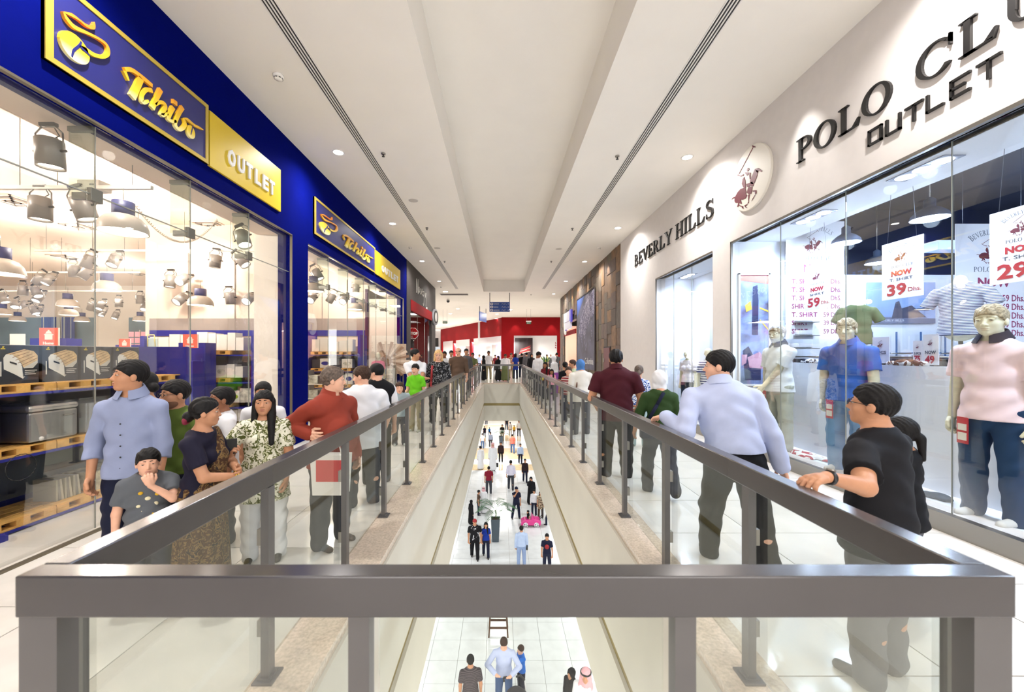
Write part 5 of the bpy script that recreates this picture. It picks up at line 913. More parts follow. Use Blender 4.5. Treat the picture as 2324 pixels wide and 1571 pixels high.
home(89, 132, 744, 785, 7.4, 'coral card with a pot symbol above the navy cartons'); home(270, 295, 769, 793, 8.3, 'small coral card with a pot symbol beside the blue board'); home(415, 448, 759, 790, 7.6, 'coral card with a pot symbol in front of the rear shelves'); home(22, 54, 758, 786, 7.4, 'blank white card above the navy cartons', False)
for px0, px1, py0, py1, d, lb in [(68, 150, 768, 800, 7.9, 'low blue shelf end behind the coral card over the cartons'), (262, 312, 783, 860, 8.6, 'blue shelf end board beside the small coral card'), (405, 466, 778, 940, 7.9, 'blue shelf end board under the middle coral card')]:
    a = P(px0, py1, d); b = P(px1, py0, d); o = box('display_board', m_shelfb, a.x, b.x, d, d + .3, 0, b.z, label=lb, cat='display board')
tr = P(309, 748, 9.5); s = empty('card_rack', (tr.x, 9.6, 0), label='slim rotating rack with pink cards behind the blue boards', cat='display rack')
MB().cyl((0, 0, 0), (0, 0, EZ + .6), .015, 8).build('pole', m_edge, s)
for i in range(4):
    for j in range(3): box('pink_card', mat('pink_cards', (216, 150, 160), .6), -.22 + j * .15, -.1 + j * .15, -.06, -.05, EZ - .02 + i * .15, EZ + .1 + i * .15, s)
# rear shelf units, frontal, stacked with pallets and boxed goods
m_gw = mat('white_goods_box', (244, 240, 230), .6, var=.02); m_plate = mat('plate_print', (176, 176, 60), .4); m_blackc = mat('slate_box', (52, 54, 66), .5); m_printed = mat('mixed_print', (206, 196, 180), .6, var=.3, scale=9)
def rear_unit(px0, px1, d, lab, tagw, rows):
    a, b = X_(px0, d), X_(px1, d); u = empty('shelf_unit', ((a + b) / 2, d, 0), label=lab, cat='shelf'); c = (a + b) / 2
    for x in (a, b): box('upright', m_shelfb, x - c - .04, x - c + .04, 0, .55, 0, EZ + (42 if tagw == 'first' else 45) * d / F, u)
    zz = [EZ - (p_ - CY) * d / F for p_ in rows]
    for z in zz: box('shelf_board', m_shelfb, a - c + .04, b - c - .04, .02, .5, z - .03, z, u)
    box('back_panel', m_gb, a - c, b - c, .5, .53, 0, EZ + .25, u)
    for r_, z in enumerate(zz):
        x = a + .08; np_ = 0; rn = ('top', 'second', 'third', 'fourth')[r_]
        while x + .56 < b - .04:
            pallet(x + .29, d + .26, z, 0, 'small wooden pallet, %s from the left on the %s level of the %s rear shelf' % (ORD[np_], rn, tagw), 'pallets, %s level, %s rear shelf' % (rn, tagw)); x += .6; np_ += 1
        x = a + .1; ng = 0
        while x < b - .3:
            wd = RN.choice((.16, .22, .3)); h = RN.uniform(.24, .36) * (1.1 if r_ == 0 else .9); k = RN.random(); mm = m_gw if k < .7 or r_ == 0 else (m_printed if k < .9 else m_blackc)
            lb_ = {m_gw: 'white boxed kitchenware, %s item on the %s level of the %s rear shelf', m_printed: 'printed goods box, %s item on the %s level of the %s rear shelf', m_blackc: 'slate-coloured box, %s item on the %s level of the %s rear shelf'}[mm] % (ORD[ng], rn, tagw); ng += 1
            o = box('goods_box', mm, -wd / 2, wd / 2, -.12, .12, 0, h, loc=(x + wd / 2, d + .2, z + .113 - .02), label=lb_, cat='boxed goods', group='boxed goods, %s level, %s rear shelf' % (rn, tagw))
            if mm is m_gw and r_ > 0 and wd > .2: flat([disc(0, h * .5, wd * .38, h * .2, 16)], .004, frame((0, -.12, 0), (1, 0, 0), (0, -1, 0)), 'plate_print', m_plate if k < .3 else m_shelfb if k < .5 else m_printed, o)
            x += wd + .015
rear_unit(322, 574, 8.3, 'blue rear shelf unit under the grey band in the nearer window', 'first', (805, 868, 925, 968))
rear_unit(697, 815, 11.4, 'blue rear shelf unit seen through the farther window', 'second', (805, 843, 880))
bg_ = empty('tote_bag', tuple(P(352, 797, 8.45)), label='pale blue tote bag with yellow handles on the rear shelf', cat='bag'); MB().box(-.12, .12, -.08, .08, .02, .28).build('body', mat('pale_blue_bag', (176, 196, 200), .7), bg_, bevel=.03); MB().tube([(-.08, -.09, .1), (-.07, -.1, .34), (.07, -.1, .34), (.08, -.09, .1)], .008).build('handle', mat('yellow_strap', (226, 206, 110), .6), bg_)
# pink mannequin and the big photograph at the end of the farther window
person('pink-dressed display mannequin near the end of the farther shop window', x=X_(858, 13.6), y=13.6, H=1.72, yaw=170, skin='doll', hstyle='none', female=True, robe=None, top=C_('pink_dress', [(236, 110, 150)]), hem=.3, sleeve='short', bottom=('t', whitec), lv=1, cat='mannequin', name='mannequin')
ph = empty('photo_panel', (X_(893, 15.2), 15.25, 0), label='large photograph of a shuttlecock-like brown fan at the window end', cat='poster')
Mp = frame((-.62, 0, .9), (1, 0, 0), (0, -1, 0)); flat([[(0, 0), (1.1, 0), (1.1, 1.15), (0, 1.15)]], .03, Mp, 'board', mat('photo_brown', (188, 168, 150), .5, var=.1, scale=4), ph)
for i in range(11):
    a = -.9 + i * .27; flat([[(.35, .5), (.35 + .9 * math.cos(a), .5 + .75 * math.sin(a)), (.35 + .9 * math.cos(a + .14), .5 + .75 * math.sin(a + .14))]], .002, Mp @ Matrix.Translation((0, 0, .031)), 'feather_print', mat('feather', (222, 206, 190), .5) if i % 2 else mat('feather_dark', (150, 120, 100), .5), ph)
flat([disc(.35, .5, .2, .22)], .002, Mp @ Matrix.Translation((0, 0, .034)), 'cone_print', mat('cone_brown', (120, 88, 62), .5, var=.3, scale=30), ph)
for i, (px, d, lb) in enumerate([(738, 9.9, 'clear display stand with folded dark cloths behind the rust shirt'), (872, 14.5, 'clear display stand with packed linen beside the photograph')]):
    s = empty('display_stand', (X_(px, d), d, 0), label=lb, cat='display stand')
    for z in (.2, .55, .9): box('shelf', m_sw, -.38, .38, -.2, .2, z, z + .02, s)
    for x in (-.38, .37): box('side', m_edge, x, x + .015, -.2, .2, 0, 1.25, s)
    for z in (.22, .57, .92):
        for j in range(3): box('folded_cloth', [m_printed, mat('dark_print', (60, 40, 44)), mat('blue_linen', (150, 166, 190), .7)][(j + i) % 3], -.34 + j * .235, -.12 + j * .235, -.16, .16, z, z + .2, s, bevel=.01)
# tracks, spotlights, pendant lamps, vents
m_bulb = mat('lamp_glow', (255, 244, 226), emit=7.); m_lampg = mat('lamp_grey', (150, 144, 138), .4, metal=.2); m_shade = mat('shade_beige', (184, 172, 158), .4); m_neck = mat('neck_navy', (44, 48, 96), .5)
for px0, px1, py, d, lb in [(-60, 362, 430, 4.5, 'light track nearest the window'), (80, 578, 571, 8.2, 'light track over the rear shelves, higher of two'), (-20, 578, 620, 10.0, 'light track over the rear shelves, middle one'), (-20, 560, 662, 12.6, 'light track over the rear shelves, lowest one')]:
    if d == 10.0: px1 = 320
    if d == 12.6: px1 = 340
    if d == 8.2: px0 = 80
    a = P(px0, py, d); b = P(px1, py, d); b.x = min(b.x, -4.45 if d > 5 else -3.95); t = empty('light_track', ((a.x + b.x) / 2, d, a.z), label=lb, cat='light track'); W = (b.x - a.x) / 2
    box('rail', m_sw, -W, W, -.02, .02, 0, .04, t)
    for i in range(5): MB().cyl((-W * .9 + i * W * .42, 0, .04), (-W * .9 + i * W * .42, 0, EZ + 2.95 - a.z), .004, 5).build('suspension_wire', m_fit, t)
def spot_proto():
    r = empty('track_spotlight', (0, 0, 0)); R_ = .1
    MB().lathe([(.001, .0), (R_ * .8, .0), (R_, -.015), (R_, -.26), (R_ * .86, -.255), (R_ * .84, -.225)], 18, caps=False).build('housing', m_lampg, r)
    MB().lathe([(.001, -.235), (R_ * .86, -.236)], 18).build('lens', m_bulb, r)
    MB().tube([(-.125, 0, -.11), (-.125, 0, .05), (-.06, 0, .11), (.06, 0, .11), (.125, 0, .05), (.125, 0, -.11)], .007, 6).build('yoke', m_edge, r)
    MB().cyl((-.15, 0, -.11), (-.1, 0, -.11), .012, 8).cyl((.1, 0, -.11), (.15, 0, -.11), .012, 8).build('knob', m_blk, r); MB().box(-.07, .07, -.02, .02, .11, .14).build('adapter', m_blk, r)
    MB().tube([(0, .02, .0), (.04, .05, .05), (.02, .03, .11)], .005, 6).build('cable', m_blk, r); return r
SP = spot_proto(); first = True
spots = [(112, 340, 3.62, .05, 0), (92, 468, 4.5, 0, 0), (180, 468, 4.5, .15, -.25), (547, 541, 6.3, -.2, -.4), (490, 590, 8.1, 0, .1), (540, 592, 8.1, 0, -.7), (266, 592, 8.1, -.5, 0), (207, 592, 8.1, 0, .5), (167, 612, 8.6, .1, 0), (204, 621, 8.7, -.4, .4), (118, 636, 9.9, -.5, .2), (95, 633, 9.9, 0, .6), (52, 657, 10.5, 0, 0), (80, 663, 10.6, -.1, -.5), (94, 676, 11, -.6, 0), (387, 636, 8.6, -.1, 0), (424, 640, 8.6, -1.0, 0), (346, 676, 12, 0, .2), (318, 678, 12, 0, 0), (331, 696, 12.4, -.5, -.2), (210, 694, 12.5, .2, .5), (233, 694, 12.5, -.5, 0), (270, 686, 13, 0, 0), (236, 709, 13.5, -.5, 0), (216, 703, 13, .3, -.5), (265, 716, 15, -.4, 0), (521, 674, 8.8, .2, 0), (571, 682, 8.8, -.9, 0), (420, 682, 8.8, -.8, .3), (36, 690, 12, -.4, -.4), (60, 695, 12.4, -1.0, 0), (74, 704, 12.8, 0, -.5), (90, 707, 13, -.4, 0), (5, 676, 11, 0, -.4), (715, 622, 9.4, 0, -.5), (712, 680, 9.9, -.9, 0), (757, 676, 11, .1, .6), (784, 683, 11, -.9, 0), (808, 652, 12.2, 0, 0)]
rowof = lambda d: 0 if d < 9.2 else (1 if d < 11.6 else 2)
for px, py, d, a, b in spots:
    rk = sorted([q[0] for q in spots if rowof(q[2]) == rowof(d)]).index(px)
    p = P(px, py, d); p.z += .1; kw = dict(label='grey spotlight of the blue shop, %s from the left in the %s row' % (ORD[rk] if rk < 16 else 'last', ['nearer', 'middle', 'farthest'][rowof(d)]), cat='spotlight', group='track spotlights of the blue shop')
    big = {112: 'large grey spotlight nearest the upper left corner', 92: 'grey spotlight hanging left on the nearest track', 180: 'grey tilted spotlight beside the big dome lamp', 547: 'grey tilted spotlight near the third glass fin', 715: 'grey tilted spotlight at the left edge of the farther window', 808: 'grey spotlight above a dome lamp in the farther window'}
    if px in big: kw['label'] = big[px]; kw.pop('group')
    if first: o = SP; o.location = p; o.rotation_euler = (a, b, 0); tag(o, **kw); first = False
    else: o = dup(SP, p, (a, b, 0), **kw)
def dome_proto():
    r = empty('dome_lamp', (0, 0, 0)); MB().lathe([(.09, .18), (.1, .19), (.1, .34), (.001, .35)], 20).build('neck', m_neck, r)
    MB().lathe([(.225, .0), (.222, .05), (.203, .11), (.16, .165), (.1, .195), (.095, .19), (.15, .158), (.193, .105), (.212, .05), (.215, .001)], 28, caps=False).build('shade', m_shade, r)
    MB().lathe([(.001, .012), (.205, .012)], 24).build('diffuser', m_bulb, r); MB().cyl((0, 0, .34), (0, 0, .5), .004, 5).build('cord', m_fit, r); return r
DP = dome_proto(); first = True
domes = [(280, 528, 4.45), (0, 622, 5.1), (243, 660, 7.9), (154, 696, 10.4), (156, 716, 12), (455, 694, 8.05), (318, 729, 15), (186, 730, 15.2), (40, 729, 15), (5, 714, 12.5), (712, 662, 9.1), (805, 703, 11.9)]
for px, py, d in domes:
    p = P(px, py, d); kw = dict(label='domed beige pendant lamp with a navy neck, %s' % {0: 'cut by the left picture edge', 243: 'between the first two glass joints', 154: 'above the striped curtains, higher', 156: 'above the striped curtains, lower', 318: 'before the right-hand rear window', 186: 'before the striped curtain', 40: 'before the left-hand rear window', 5: 'low at the left picture edge'}.get(px, 'inside'), cat='pendant lamp', group='dome lamps of the blue shop')
    if px in (280, 455, 712, 805): kw['label'] = {280: 'largest domed pendant lamp with a navy neck, just behind the glass', 455: 'domed pendant lamp with a navy neck over the middle coral card', 712: 'domed pendant lamp at the left edge of the farther window', 805: 'domed pendant lamp beside the round spotlight in the farther window'}[px]; kw.pop('group')
    if first: o = DP; o.location = p; tag(o, **kw); first = False
    else: o = dup(DP, p, 0, **kw)
cc = MB(); a = P(306, 462, 4.5); b = P(492, 498, 5.6); pts = []
for i in range(240):
    t = i / 239; c = a.lerp(b, t); c.z -= 1.5 * t * (1 - t); pts.append(c + Vector((.012 * math.cos(i * 1.3), .012 * math.cos(i * 1.3) * .2, .012 * math.sin(i * 1.3))))
cc.tube(pts, .0035, 4); tag(cc.build('coiled_cable', mat('pale_cable', (200, 184, 160), .5)), 'pale coiled cable sagging from the largest dome lamp', 'cable')
for i, (px, py, d) in enumerate([(30, 455, 7.6), (178, 513, 9.2), (482, 511, 9.2), (150, 583, 14), (316, 622, 15)]):
    p = P(px, py, d); p.z = EZ + 2.95; v = empty('ceiling_vent', (X_(px, 2.95 * F / (CY - py)), 2.95 * F / (CY - py), p.z), label='square louvred vent in the ceiling of the blue shop, %s' % ['nearest the left edge', 'above the tilted spotlights', 'right of the coiled cable', 'far left and small', 'farthest and smallest'][i], cat='ceiling vent')
    for k in range(4): q = .3 - k * .075; MB().box(-q, q, -q, -q + .03, -.02 - k * .008, 0).box(-q, q, q - .03, q, -.02 - k * .008, 0).box(-q, -q + .03, -q, q, -.02 - k * .008, 0).box(q - .03, q, -q, q, -.02 - k * .008, 0).build('louvre_ring', m_lampg if k % 2 else m_pk, v)
v = empty('wall_speaker', tuple(P(215, 425, 4.7)), label='cream box-shaped fan unit on the shop track', cat='ceiling unit'); MB().box(-.13, .13, -.08, .08, -.05, .06).build('case', m_sw, v, bevel=.01); MB().box(.02, .07, -.082, -.08, -.01, .01).build('slot', m_blk, v)
# ================================================================ inside the right shop
m_cool = mat('cool_white_paint', (232, 236, 244), .7); m_navyc = mat('navy_ceiling', (12, 18, 38), .8)
g = MB(); g.box(XR + .25, 4.78, 0, 7.05, 0, .16).box(XR + .25, 5.15, 7.7, 10.5, 0, .16).build('trim_8', m_cool, label='raised white floors of the display windows', kind=S)
g = MB(); g.box(4.72, 4.80, .2, 7.0, .16, EZ - .13).box(XR + .02, 5.05, 7.03, 7.12, .16, H2).box(5.1, 5.15, 8.4, 10.5, .16, H2).box(XR + .25, 5.15, 10.46, 10.54, .16, H2)
g.build('wall_display', m_cool, label='white inner walls of the display windows', kind=S)
g = MB(); g.box(XR + .02, 5.05, -2, 7.05, H2, H2 + .12).box(XR + .02, 5.15, 7.5, 10.5, H2, H2 + .12); g.build('ceiling_display', m_cool, label='white soffits of the display windows', kind=S)
g = MB(); g.box(5.06, 12, -4, 13.3, EZ + 2.9, EZ + 3.0).box(5.06, 12, 7.95, 8.0, EZ + 1.6, EZ + 2.9).box(11.9, 12, -4, 8, EZ + 1.6, EZ + 2.9).box(5.05, 5.12, -2, 7.05, H2 + .12, EZ + 2.9); g.build('ceiling_shop_right', m_navyc, label='dark navy ceiling and upper walls of the right shop', kind=S)
g = MB(); g.box(5.1, 12, 7.95, 8.05, 0, EZ + 1.6).build('wall_shop_rear_right', m_cool, label='white lower rear wall of the right shop', kind=S)
# framed picture on the end wall
s = empty('framed_picture', (X_(1712, 7.0), 7.03, EZ - .55), label='tall framed photograph on the white end wall of the display window', cat='picture'); W, H = .25, 1.99
fr_ = MB()
for a in [(-W - .03, W + .03, 0, .03), (-W - .03, W + .03, H - .03, H), (-W - .03, -W, 0, H), (W, W + .03, 0, H)]: fr_.box(a[0], a[1], -.04, 0, a[2], a[3])
fr_.build('frame', m_white, s); box('print', mat('photo_blue', (110, 122, 160), .4, var=.55, scale=3.2), -W, W, -.02, -.005, .03, H - .03, s)
Mp = frame((0, -.021, 0), (1, 0, 0), (0, -1, 0))
flat([[(-W, 1.86), (W, 1.80), (W, 1.95), (-W, 1.95)]], .002, Mp, 'awning_print', mat('awning_coral', (214, 120, 104), .6), s)
flat([[(-.02, 1.75), (.06, 1.78), (.08, 1.5), (.07, .9), (-.04, .9), (-.03, 1.4)], [(-.2, .62), (-.1, .7), (-.02, .55), (.12, .5), (.12, .1), (-.16, .1)]], .002, Mp, 'figure_print', mat('photo_navy', (34, 42, 84), .5), s)
flat([[(-.16, 1.42), (-.06, 1.5), (-.04, 1.35), (-.14, 1.3)], [(.1, 1.36), (W, 1.3), (W, 1.33), (.1, 1.39)], [(.1, 1.15), (W, .98), (W, 1.01), (.1, 1.18)]], .003, Mp, 'yellow_print', mat('photo_yellow', (222, 190, 70), .5), s)
flat([[(-.12, .5), (.1, .6), (.2, .45), (.16, .3), (-.08, .32)], [(-.22, .55), (-.12, .55), (-.14, .4), (-.22, .35)]], .003, Mp, 'pink_print', mat('photo_pink', (196, 150, 170), .5), s)
# mannequins
M1 = dict(skin='doll', hair='dblond', cat='mannequin', name='mannequin', z0=.16)
def tagged(r, c):
    H = c['H']; t = MB().box(-.05, .05, -.004, .004, -.12, .12).build('price_tag', mat('tag_red', (190, 40, 50), .5), r, loc=(.12, .11 * H * .9 - .04, .41 * H), rz=-.3); box('tag_window', m_pwh, -.04, .04, .004, .006, -.09, -.02, t); box('tag_window', m_pwh, -.04, .04, .004, .006, .0, .06, t)
def mkman(lb, px, d, X, top, sl, bot, col, yw, hd, arms=None, **k):
    dd = X * F / (px - CX); H = (EZ - (k.pop('py') - CY) * dd / F) - .16; person(lb, x=X, y=dd, H=H, yaw=yw, head=(hd, 0), top=top, sleeve=sl, bottom=bot, collar=col, lv=0, arms=arms or (None, None), extra=tagged, hem=.47, **M1, **k)
pinks = C_('pale_pink_polo', [(232, 206, 208)]); darkcol = C_('dark_collar', [(40, 36, 46)]); bpolo = C_('blue_polo', [(48, 96, 178)]); wpolo = C_('white_polo', [(230, 234, 232)])
mkman('fair-haired male mannequin in a pale pink polo with a dark collar and dark jeans', 2255, 0, 4.42, pinks, 'short', ('t', C_('indigo_jeans', [(36, 60, 92)])), darkcol, 150, 10, py=695, build=1.08, shoes=(214, 212, 206))
mkman('male mannequin in a bright blue printed polo and light blue jeans', 1925, 0, 4.38, bpolo, 'short', ('t', C_('light_jeans', [(94, 134, 178)])), C_('blue_collar', [(60, 90, 160)]), 150, 15, py=725, build=1.15, arms=(('dir', (-.15, .1, -1), (-.1, .35, -1)), ('dir', (.15, -.05, -1), (.0, .1, -1))), shoes=(214, 212, 206))
mkman('male mannequin in a white polo and pale grey cargo trousers', 1768, 0, 4.36, wpolo, 'short', ('t', C_('cargo_grey', [(178, 180, 164)])), darkcol, 130, 10, py=740, build=1.12, arms=(('to', (.03, .12, .5), (-1, 0, -.6)), ('dir', (.15, -.05, -1), (.0, .1, -1))), shoes=(214, 212, 206))
for i, (px, py, d, tp, lb) in enumerate([(2180, 640, 4.62, C_('navy_white_stripe', [(70, 76, 110), (226, 230, 240)], 'stripe', 18), 'headless bust form in a navy and white striped polo'), (1945, 690, 5.9, C_('olive_shirt', [(96, 106, 72)]), 'headless bust form in an olive shirt behind the blue polo mannequin')]):
    X = X_(px, d); p = P(px, py, d); H = 1.55 if i == 0 else 1.5
    b = person(lb, x=X, y=d, H=H, yaw=170 if i == 0 else 200, z0=p.z - .86 * H, headless=True, skin='doll', top=tp, sleeve='short', hem=.46, bottom=None, lv=1, cat='mannequin', name='mannequin', build=1.15, legs=None, feet=False, arms=(('dir', (-.4, .1, -1), (0, 0, -1)),) * 2 if False else (('dir', (-.5, .1, -1), (-.1, .1, -1)), ('dir', (.5, .1, -1), (.1, .1, -1))), extra=lambda r, c: MB().cyl((0, 0, -p.z + .86 * c['H']), (0, 0, .5 * c['H']), .02, 10).build('stand', m_edge, r) and None)
person('female mannequin in a pastel striped top and dark cropped jeans in the small window', x=4.62, y=4.62 * F / (1562 - CX), H=1.62, yaw=150, z0=.16, skin='doll', hair='blond', hstyle='none', female=True, top=C_('pastel_stripe', [(236, 228, 226), (226, 190, 190), (200, 200, 220)], 'stripe', 9), sleeve='short', bottom=('t', C_('dark_denim', [(38, 48, 66)])), lv=1, cat='mannequin', name='mannequin')
person('torso mannequin in a navy and white striped top at the edge of the small window', x=4.6, y=4.6 * F / (1607 - CX), H=1.62, yaw=190, z0=.16, skin='doll', hstyle='none', female=True, top=C_('bold_stripe', [(40, 50, 110), (232, 234, 242)], 'stripe', 6), bottom=('t', whitec), lv=1, cat='mannequin', name='mannequin')
hb = empty('hand_bag', (4.5, 4.5 * F / (1540 - CX), .16), label='white handbag with black script lying on the small window floor', cat='bag'); MB().box(-.1, .1, -.2, .2, 0, .16).build('body', m_white, hb, bevel=.03); MB().tube([(-.1, -.12, .14), (-.13, -.08, .26), (-.13, .08, .26), (-.1, .12, .14)], .008).build('handle', m_blk, hb); flat(strokes(*smooth_pts([(-.12, .05), (-.06, .12), (-.02, .05), (.04, .12), (.08, .05), (.13, .11)], [.012] * 6)), .003, frame((-.1, 0, 0), (0, -1, 0), (-1, 0, 0)), 'script_print', m_blk, hb)
# hanging price boards, parallel to the glass
m_brd = mat('board_white', (238, 238, 244), .5); m_pr = mat('price_red', (178, 40, 48), .5); m_pm = mat('price_maroon', (140, 30, 90), .5); m_pt = mat('print_grey', (90, 96, 110), .5)
def board(lb, X, y0, z0, W, H, price, what, wires=True, extra=None):
    s = empty('price_board', (X, y0 - W / 2, z0) if wires else (X, y0, z0), label=lb, cat='hanging sign' if wires else 'banner'); M = frame((0, W / 2, 0), (0, -1, 0), (-1, 0, 0)) if wires else frame((-W / 2, 0, 0), (1, 0, 0), (0, -1, 0))
    flat([[(0, 0), (W, 0), (W, H), (0, H)]], .006, M @ Matrix.Translation((0, 0, -.006)), 'board', m_brd, s)
    k = W / .5
    def arc(sx, r, cy, h):
        t = 'BEVERLY HILLS'; n = len(t)
        for i, ch in enumerate(t):
            if ch == ' ': continue
            a = PI / 2 + .78 - 1.56 * i / (n - 1); Mx = M @ Matrix.Translation((W / 2 + r * math.cos(a), cy + r * math.sin(a) * .8, 0)) @ Matrix.Rotation(a - PI / 2, 4, 'Z'); pl, wd = serif(ch); hh = h * (1.25 if i in (0, 8) else 1)
            flat([[((px - wd / 2) * hh * .75, py * hh) for px, py in q] for q in pl], .001, Mx, 'letter', m_pt, s)
    arc(0, W * .36, H - (.2 + (.0 if wires else .06)) * k * (1 if wires else .8) - .02, .045 * k * .8)
    horse(M @ Matrix.Translation((W / 2, H - .18 * k * (1 if wires else 1.0), 0)), .11 * k, .001, m_maroon, s)
    yy = H - .33 * k; serif_line('POLO CLUB', W * .25, W * .52, .035 * k, M @ Matrix.Translation((0, yy, 0)), m_pt, s, .001)
    if what:
        text('letter', 'NOW', .085 * k, M @ Matrix.Translation((W * .24, yy - .095 * k, 0)), m_pr, s, depth=.001, bold=.004, w=W * .5); text('letter', what, .05 * k, M @ Matrix.Translation((W * .2, yy - .16 * k, 0)), m_pt, s, depth=.001, w=W * .56)
        text('letter', price, .19 * k, M @ Matrix.Translation((W * .12, yy - .33 * k, 0)), m_pr, s, depth=.001, bold=.006, w=W * .48); text('letter', 'Dhs.', .07 * k, M @ Matrix.Translation((W * .64, yy - .31 * k, 0)), m_pr, s, depth=.001, w=W * .3)
    if wires:
        for q in (W * .15, W * .85): a = M @ Vector((q, H, 0)); b = M @ Vector((q, H + 1.6, 0)); MB().cyl(a, Vector((0, (a.y) * .4, EZ + 2.88 - z0)), .0025, 5).build('wire', m_pt, s)
    return s, M
board('white hanging board priced 39 in the middle of the display', 4.9, 5.09, EZ + .69, .5, .71, '39', 'T. SHIRT')
board('white hanging board priced 59 in front of the tall price banner', 4.9, 6.38, EZ + .70, .5, .71, '59', 'SHIRT')
board('white hanging board priced 29 at the far right edge', 4.9, 3.97, EZ + .69, .5, .71, '29', 'T. SHIRT')
for lb, X, y0, z0, W, H, rows, big in [('tall white banner listing shirt prices behind the board priced 59', 5.48, 6.9, EZ + .27, 1.02, 2.05, [('T. SHIRT', '49 Dhs.'), ('T. SHIRT', '69 Dhs.'), ('T. SHIRT', '39 DhS.'), ('SHIRT', '79 Dhs.'), ('T. SHIRT', '59 Dhs.'), ('SHIRT', '39 Dhs.'), ('SHIRT', '59 Dhs.')], 1), ('tall white banner listing prices behind the striped bust', 6.2, 5.0, EZ + .15, .92, 1.5, [('TROUSERS', '59 Dhs.'), ('JEANS', '69 Dhs.'), ('SHORTS', '89 Dhs.'), ('SHIRT', '49 Dhs.'), ('ACCESS', '29 Dhs.')], 0)]:
    s, M = board(lb, X, y0, z0, W, H, '', '', False); text('letter', 'NOW', W * .17, M @ Matrix.Translation((W * .3, H - W * .86, 0)), m_pm, s, depth=.001, bold=.005, w=W * .45)
    for i, (a, b) in enumerate(rows):
        z = H - W * .86 - .12 - (H - W * .86 - .16) * (i + .6) / len(rows); text('letter', a, .115, M @ Matrix.Translation((W * .1, z, 0)), m_pm, s, depth=.001, bold=.002, w=W * .055 * len(a)); text('letter', b, .115, M @ Matrix.Translation((W * .64, z, 0)), m_pm, s, depth=.001, bold=.001, w=W * .3)
    for q in (W * .1, W * .9): a = M @ Vector((q, H, 0)); MB().cyl(a, a + Vector((0, 0, EZ + 2.88 - z0 - H)), .0025, 5).build('wire', m_pt, s)
def cardb(px0, px1, py0, py1, X, l1, l2, lb):
    y0 = DX(px0, X); y1 = DX(px1, X); z1 = EZ + (CY - py0) * y0 / F; z0 = EZ + (CY - py1) * y0 / F; W = y0 - y1; H = z1 - z0; s = empty('price_card', (X, y0 - W / 2, z0), label=lb, cat='price card'); M = frame((0, W / 2, 0), (0, -1, 0), (-1, 0, 0))
    flat([[(0, 0), (W, 0), (W, H), (0, H)]], .008, M @ Matrix.Translation((0, 0, -.008)), 'card', m_brd, s); horse(M @ Matrix.Translation((W / 2, H * .72, 0)), W * .24, .001, m_maroon, s); text('letter', l1, H * .15, M @ Matrix.Translation((W * .12, H * .36, 0)), m_pt, s, depth=.001, bold=.001, w=W * .7)
    if l2: text('letter', l2, H * .34, M @ Matrix.Translation((W * .14, H * .06, 0)), m_pr, s, depth=.001, bold=.004, w=W * .62)
cardb(1980, 2018, 766, 824, 4.77, '2 PCS', '', 'white price card reading 2 pieces on the low white wall'); cardb(2072, 2094, 774, 822, 4.77, '3 PCS', '75', 'narrow white price card with the number 75 on the low wall'); cardb(2095, 2130, 760, 828, 4.76, 'NOW', '49', 'white price card with the number 49 on the low wall')
# clothes on the low wall ledge and on the display floor
def heap(lb, x, y, z, c, sx, sy, sz, cat_='folded clothing'):
    rr = random.Random(int(y * 100)); pr = [('e', V(rr.uniform(-.6, .6) * sx, rr.uniform(-.6, .6) * sy, sz * .4), V(sx * rr.uniform(.4, .7), sy * rr.uniform(.4, .7), sz * rr.uniform(.5, .9)), None, .02) for _ in range(6)]
    o = to_obj('clothing', [mesh_field(lambda p: np.maximum(ev(pr, p) + .006 * np.sin(p[:, 0] * 60 + p[:, 1] * 45), -p[:, 2]), V(-sx * 1.5, -sy * 1.5, 0), V(sx * 1.5, sy * 1.5, sz * 1.6), .012)], c, None, label=lb, cat=cat_); o.location = (x, y, z)
heap('white and black folded shirts on the ledge left of the blue polo', 4.76, DX(1838, 4.76), EZ - .13, C_('bw_print', [(226, 226, 230), (40, 40, 50)], 'noise', 14), .035, .28, .05); heap('folded brown and white shirts on the ledge under the board priced 39', 4.76, DX(2040, 4.76), EZ - .13, C_('brown_white', [(120, 80, 60), (226, 222, 216)], 'noise', 8), .035, .3, .05)
heap('white and red clothing lying between two mannequins on the display floor', 4.45, DX(1830, 4.45), .16, C_('red_white', [(232, 228, 222), (170, 30, 50)], 'noise', 3), .12, .4, .035); heap('dark blue clothing lying near the right mannequin', 4.5, DX(2135, 4.5), .16, C_('denim_heap', [(40, 62, 84)]), .08, .12, .05)
# three dome lamps, shelves and clothes of the right shop
def cool_lamp(px, py, d, r_, lb):
    p = P(px, py, d); s = empty('factory_lamp', tuple(p), label=lb, cat='pendant lamp'); MB().lathe([(r_, .0), (r_ * .93, r_ * .3), (r_ * .6, r_ * .62), (r_ * .3, r_ * .8), (r_ * .3, r_ * 1.3), (r_ * .12, r_ * 1.45), (.001, r_ * 1.5)], 24, caps=False).build('shade', mat('lamp_steel', (150, 166, 196), .3, metal=.7), s)
    MB().lathe([(.001, .01), (r_ * .93, .01)], 20).build('bulb', mat('cool_glow', (214, 228, 255), emit=9), s); MB().cyl((0, 0, r_ * 1.4), (0, 0, max(.3, EZ + 2.9 - p.z)), .006, 6).build('rod', m_edge, s)
cool_lamp(2110, 497, 5.4, .2, 'shining steel lamp, highest and largest in the right shop'); cool_lamp(1920, 552, 6.3, .19, 'shining steel lamp beside the tall price banner'); cool_lamp(1990, 598, 7.2, .17, 'shining steel lamp half behind the board priced 39')
s = empty('beach_picture', (X_(2046, 7.9), 7.93, EZ + .62), label='wide beach photograph on the rear wall of the right shop', cat='picture'); W, H = 1.15, .82
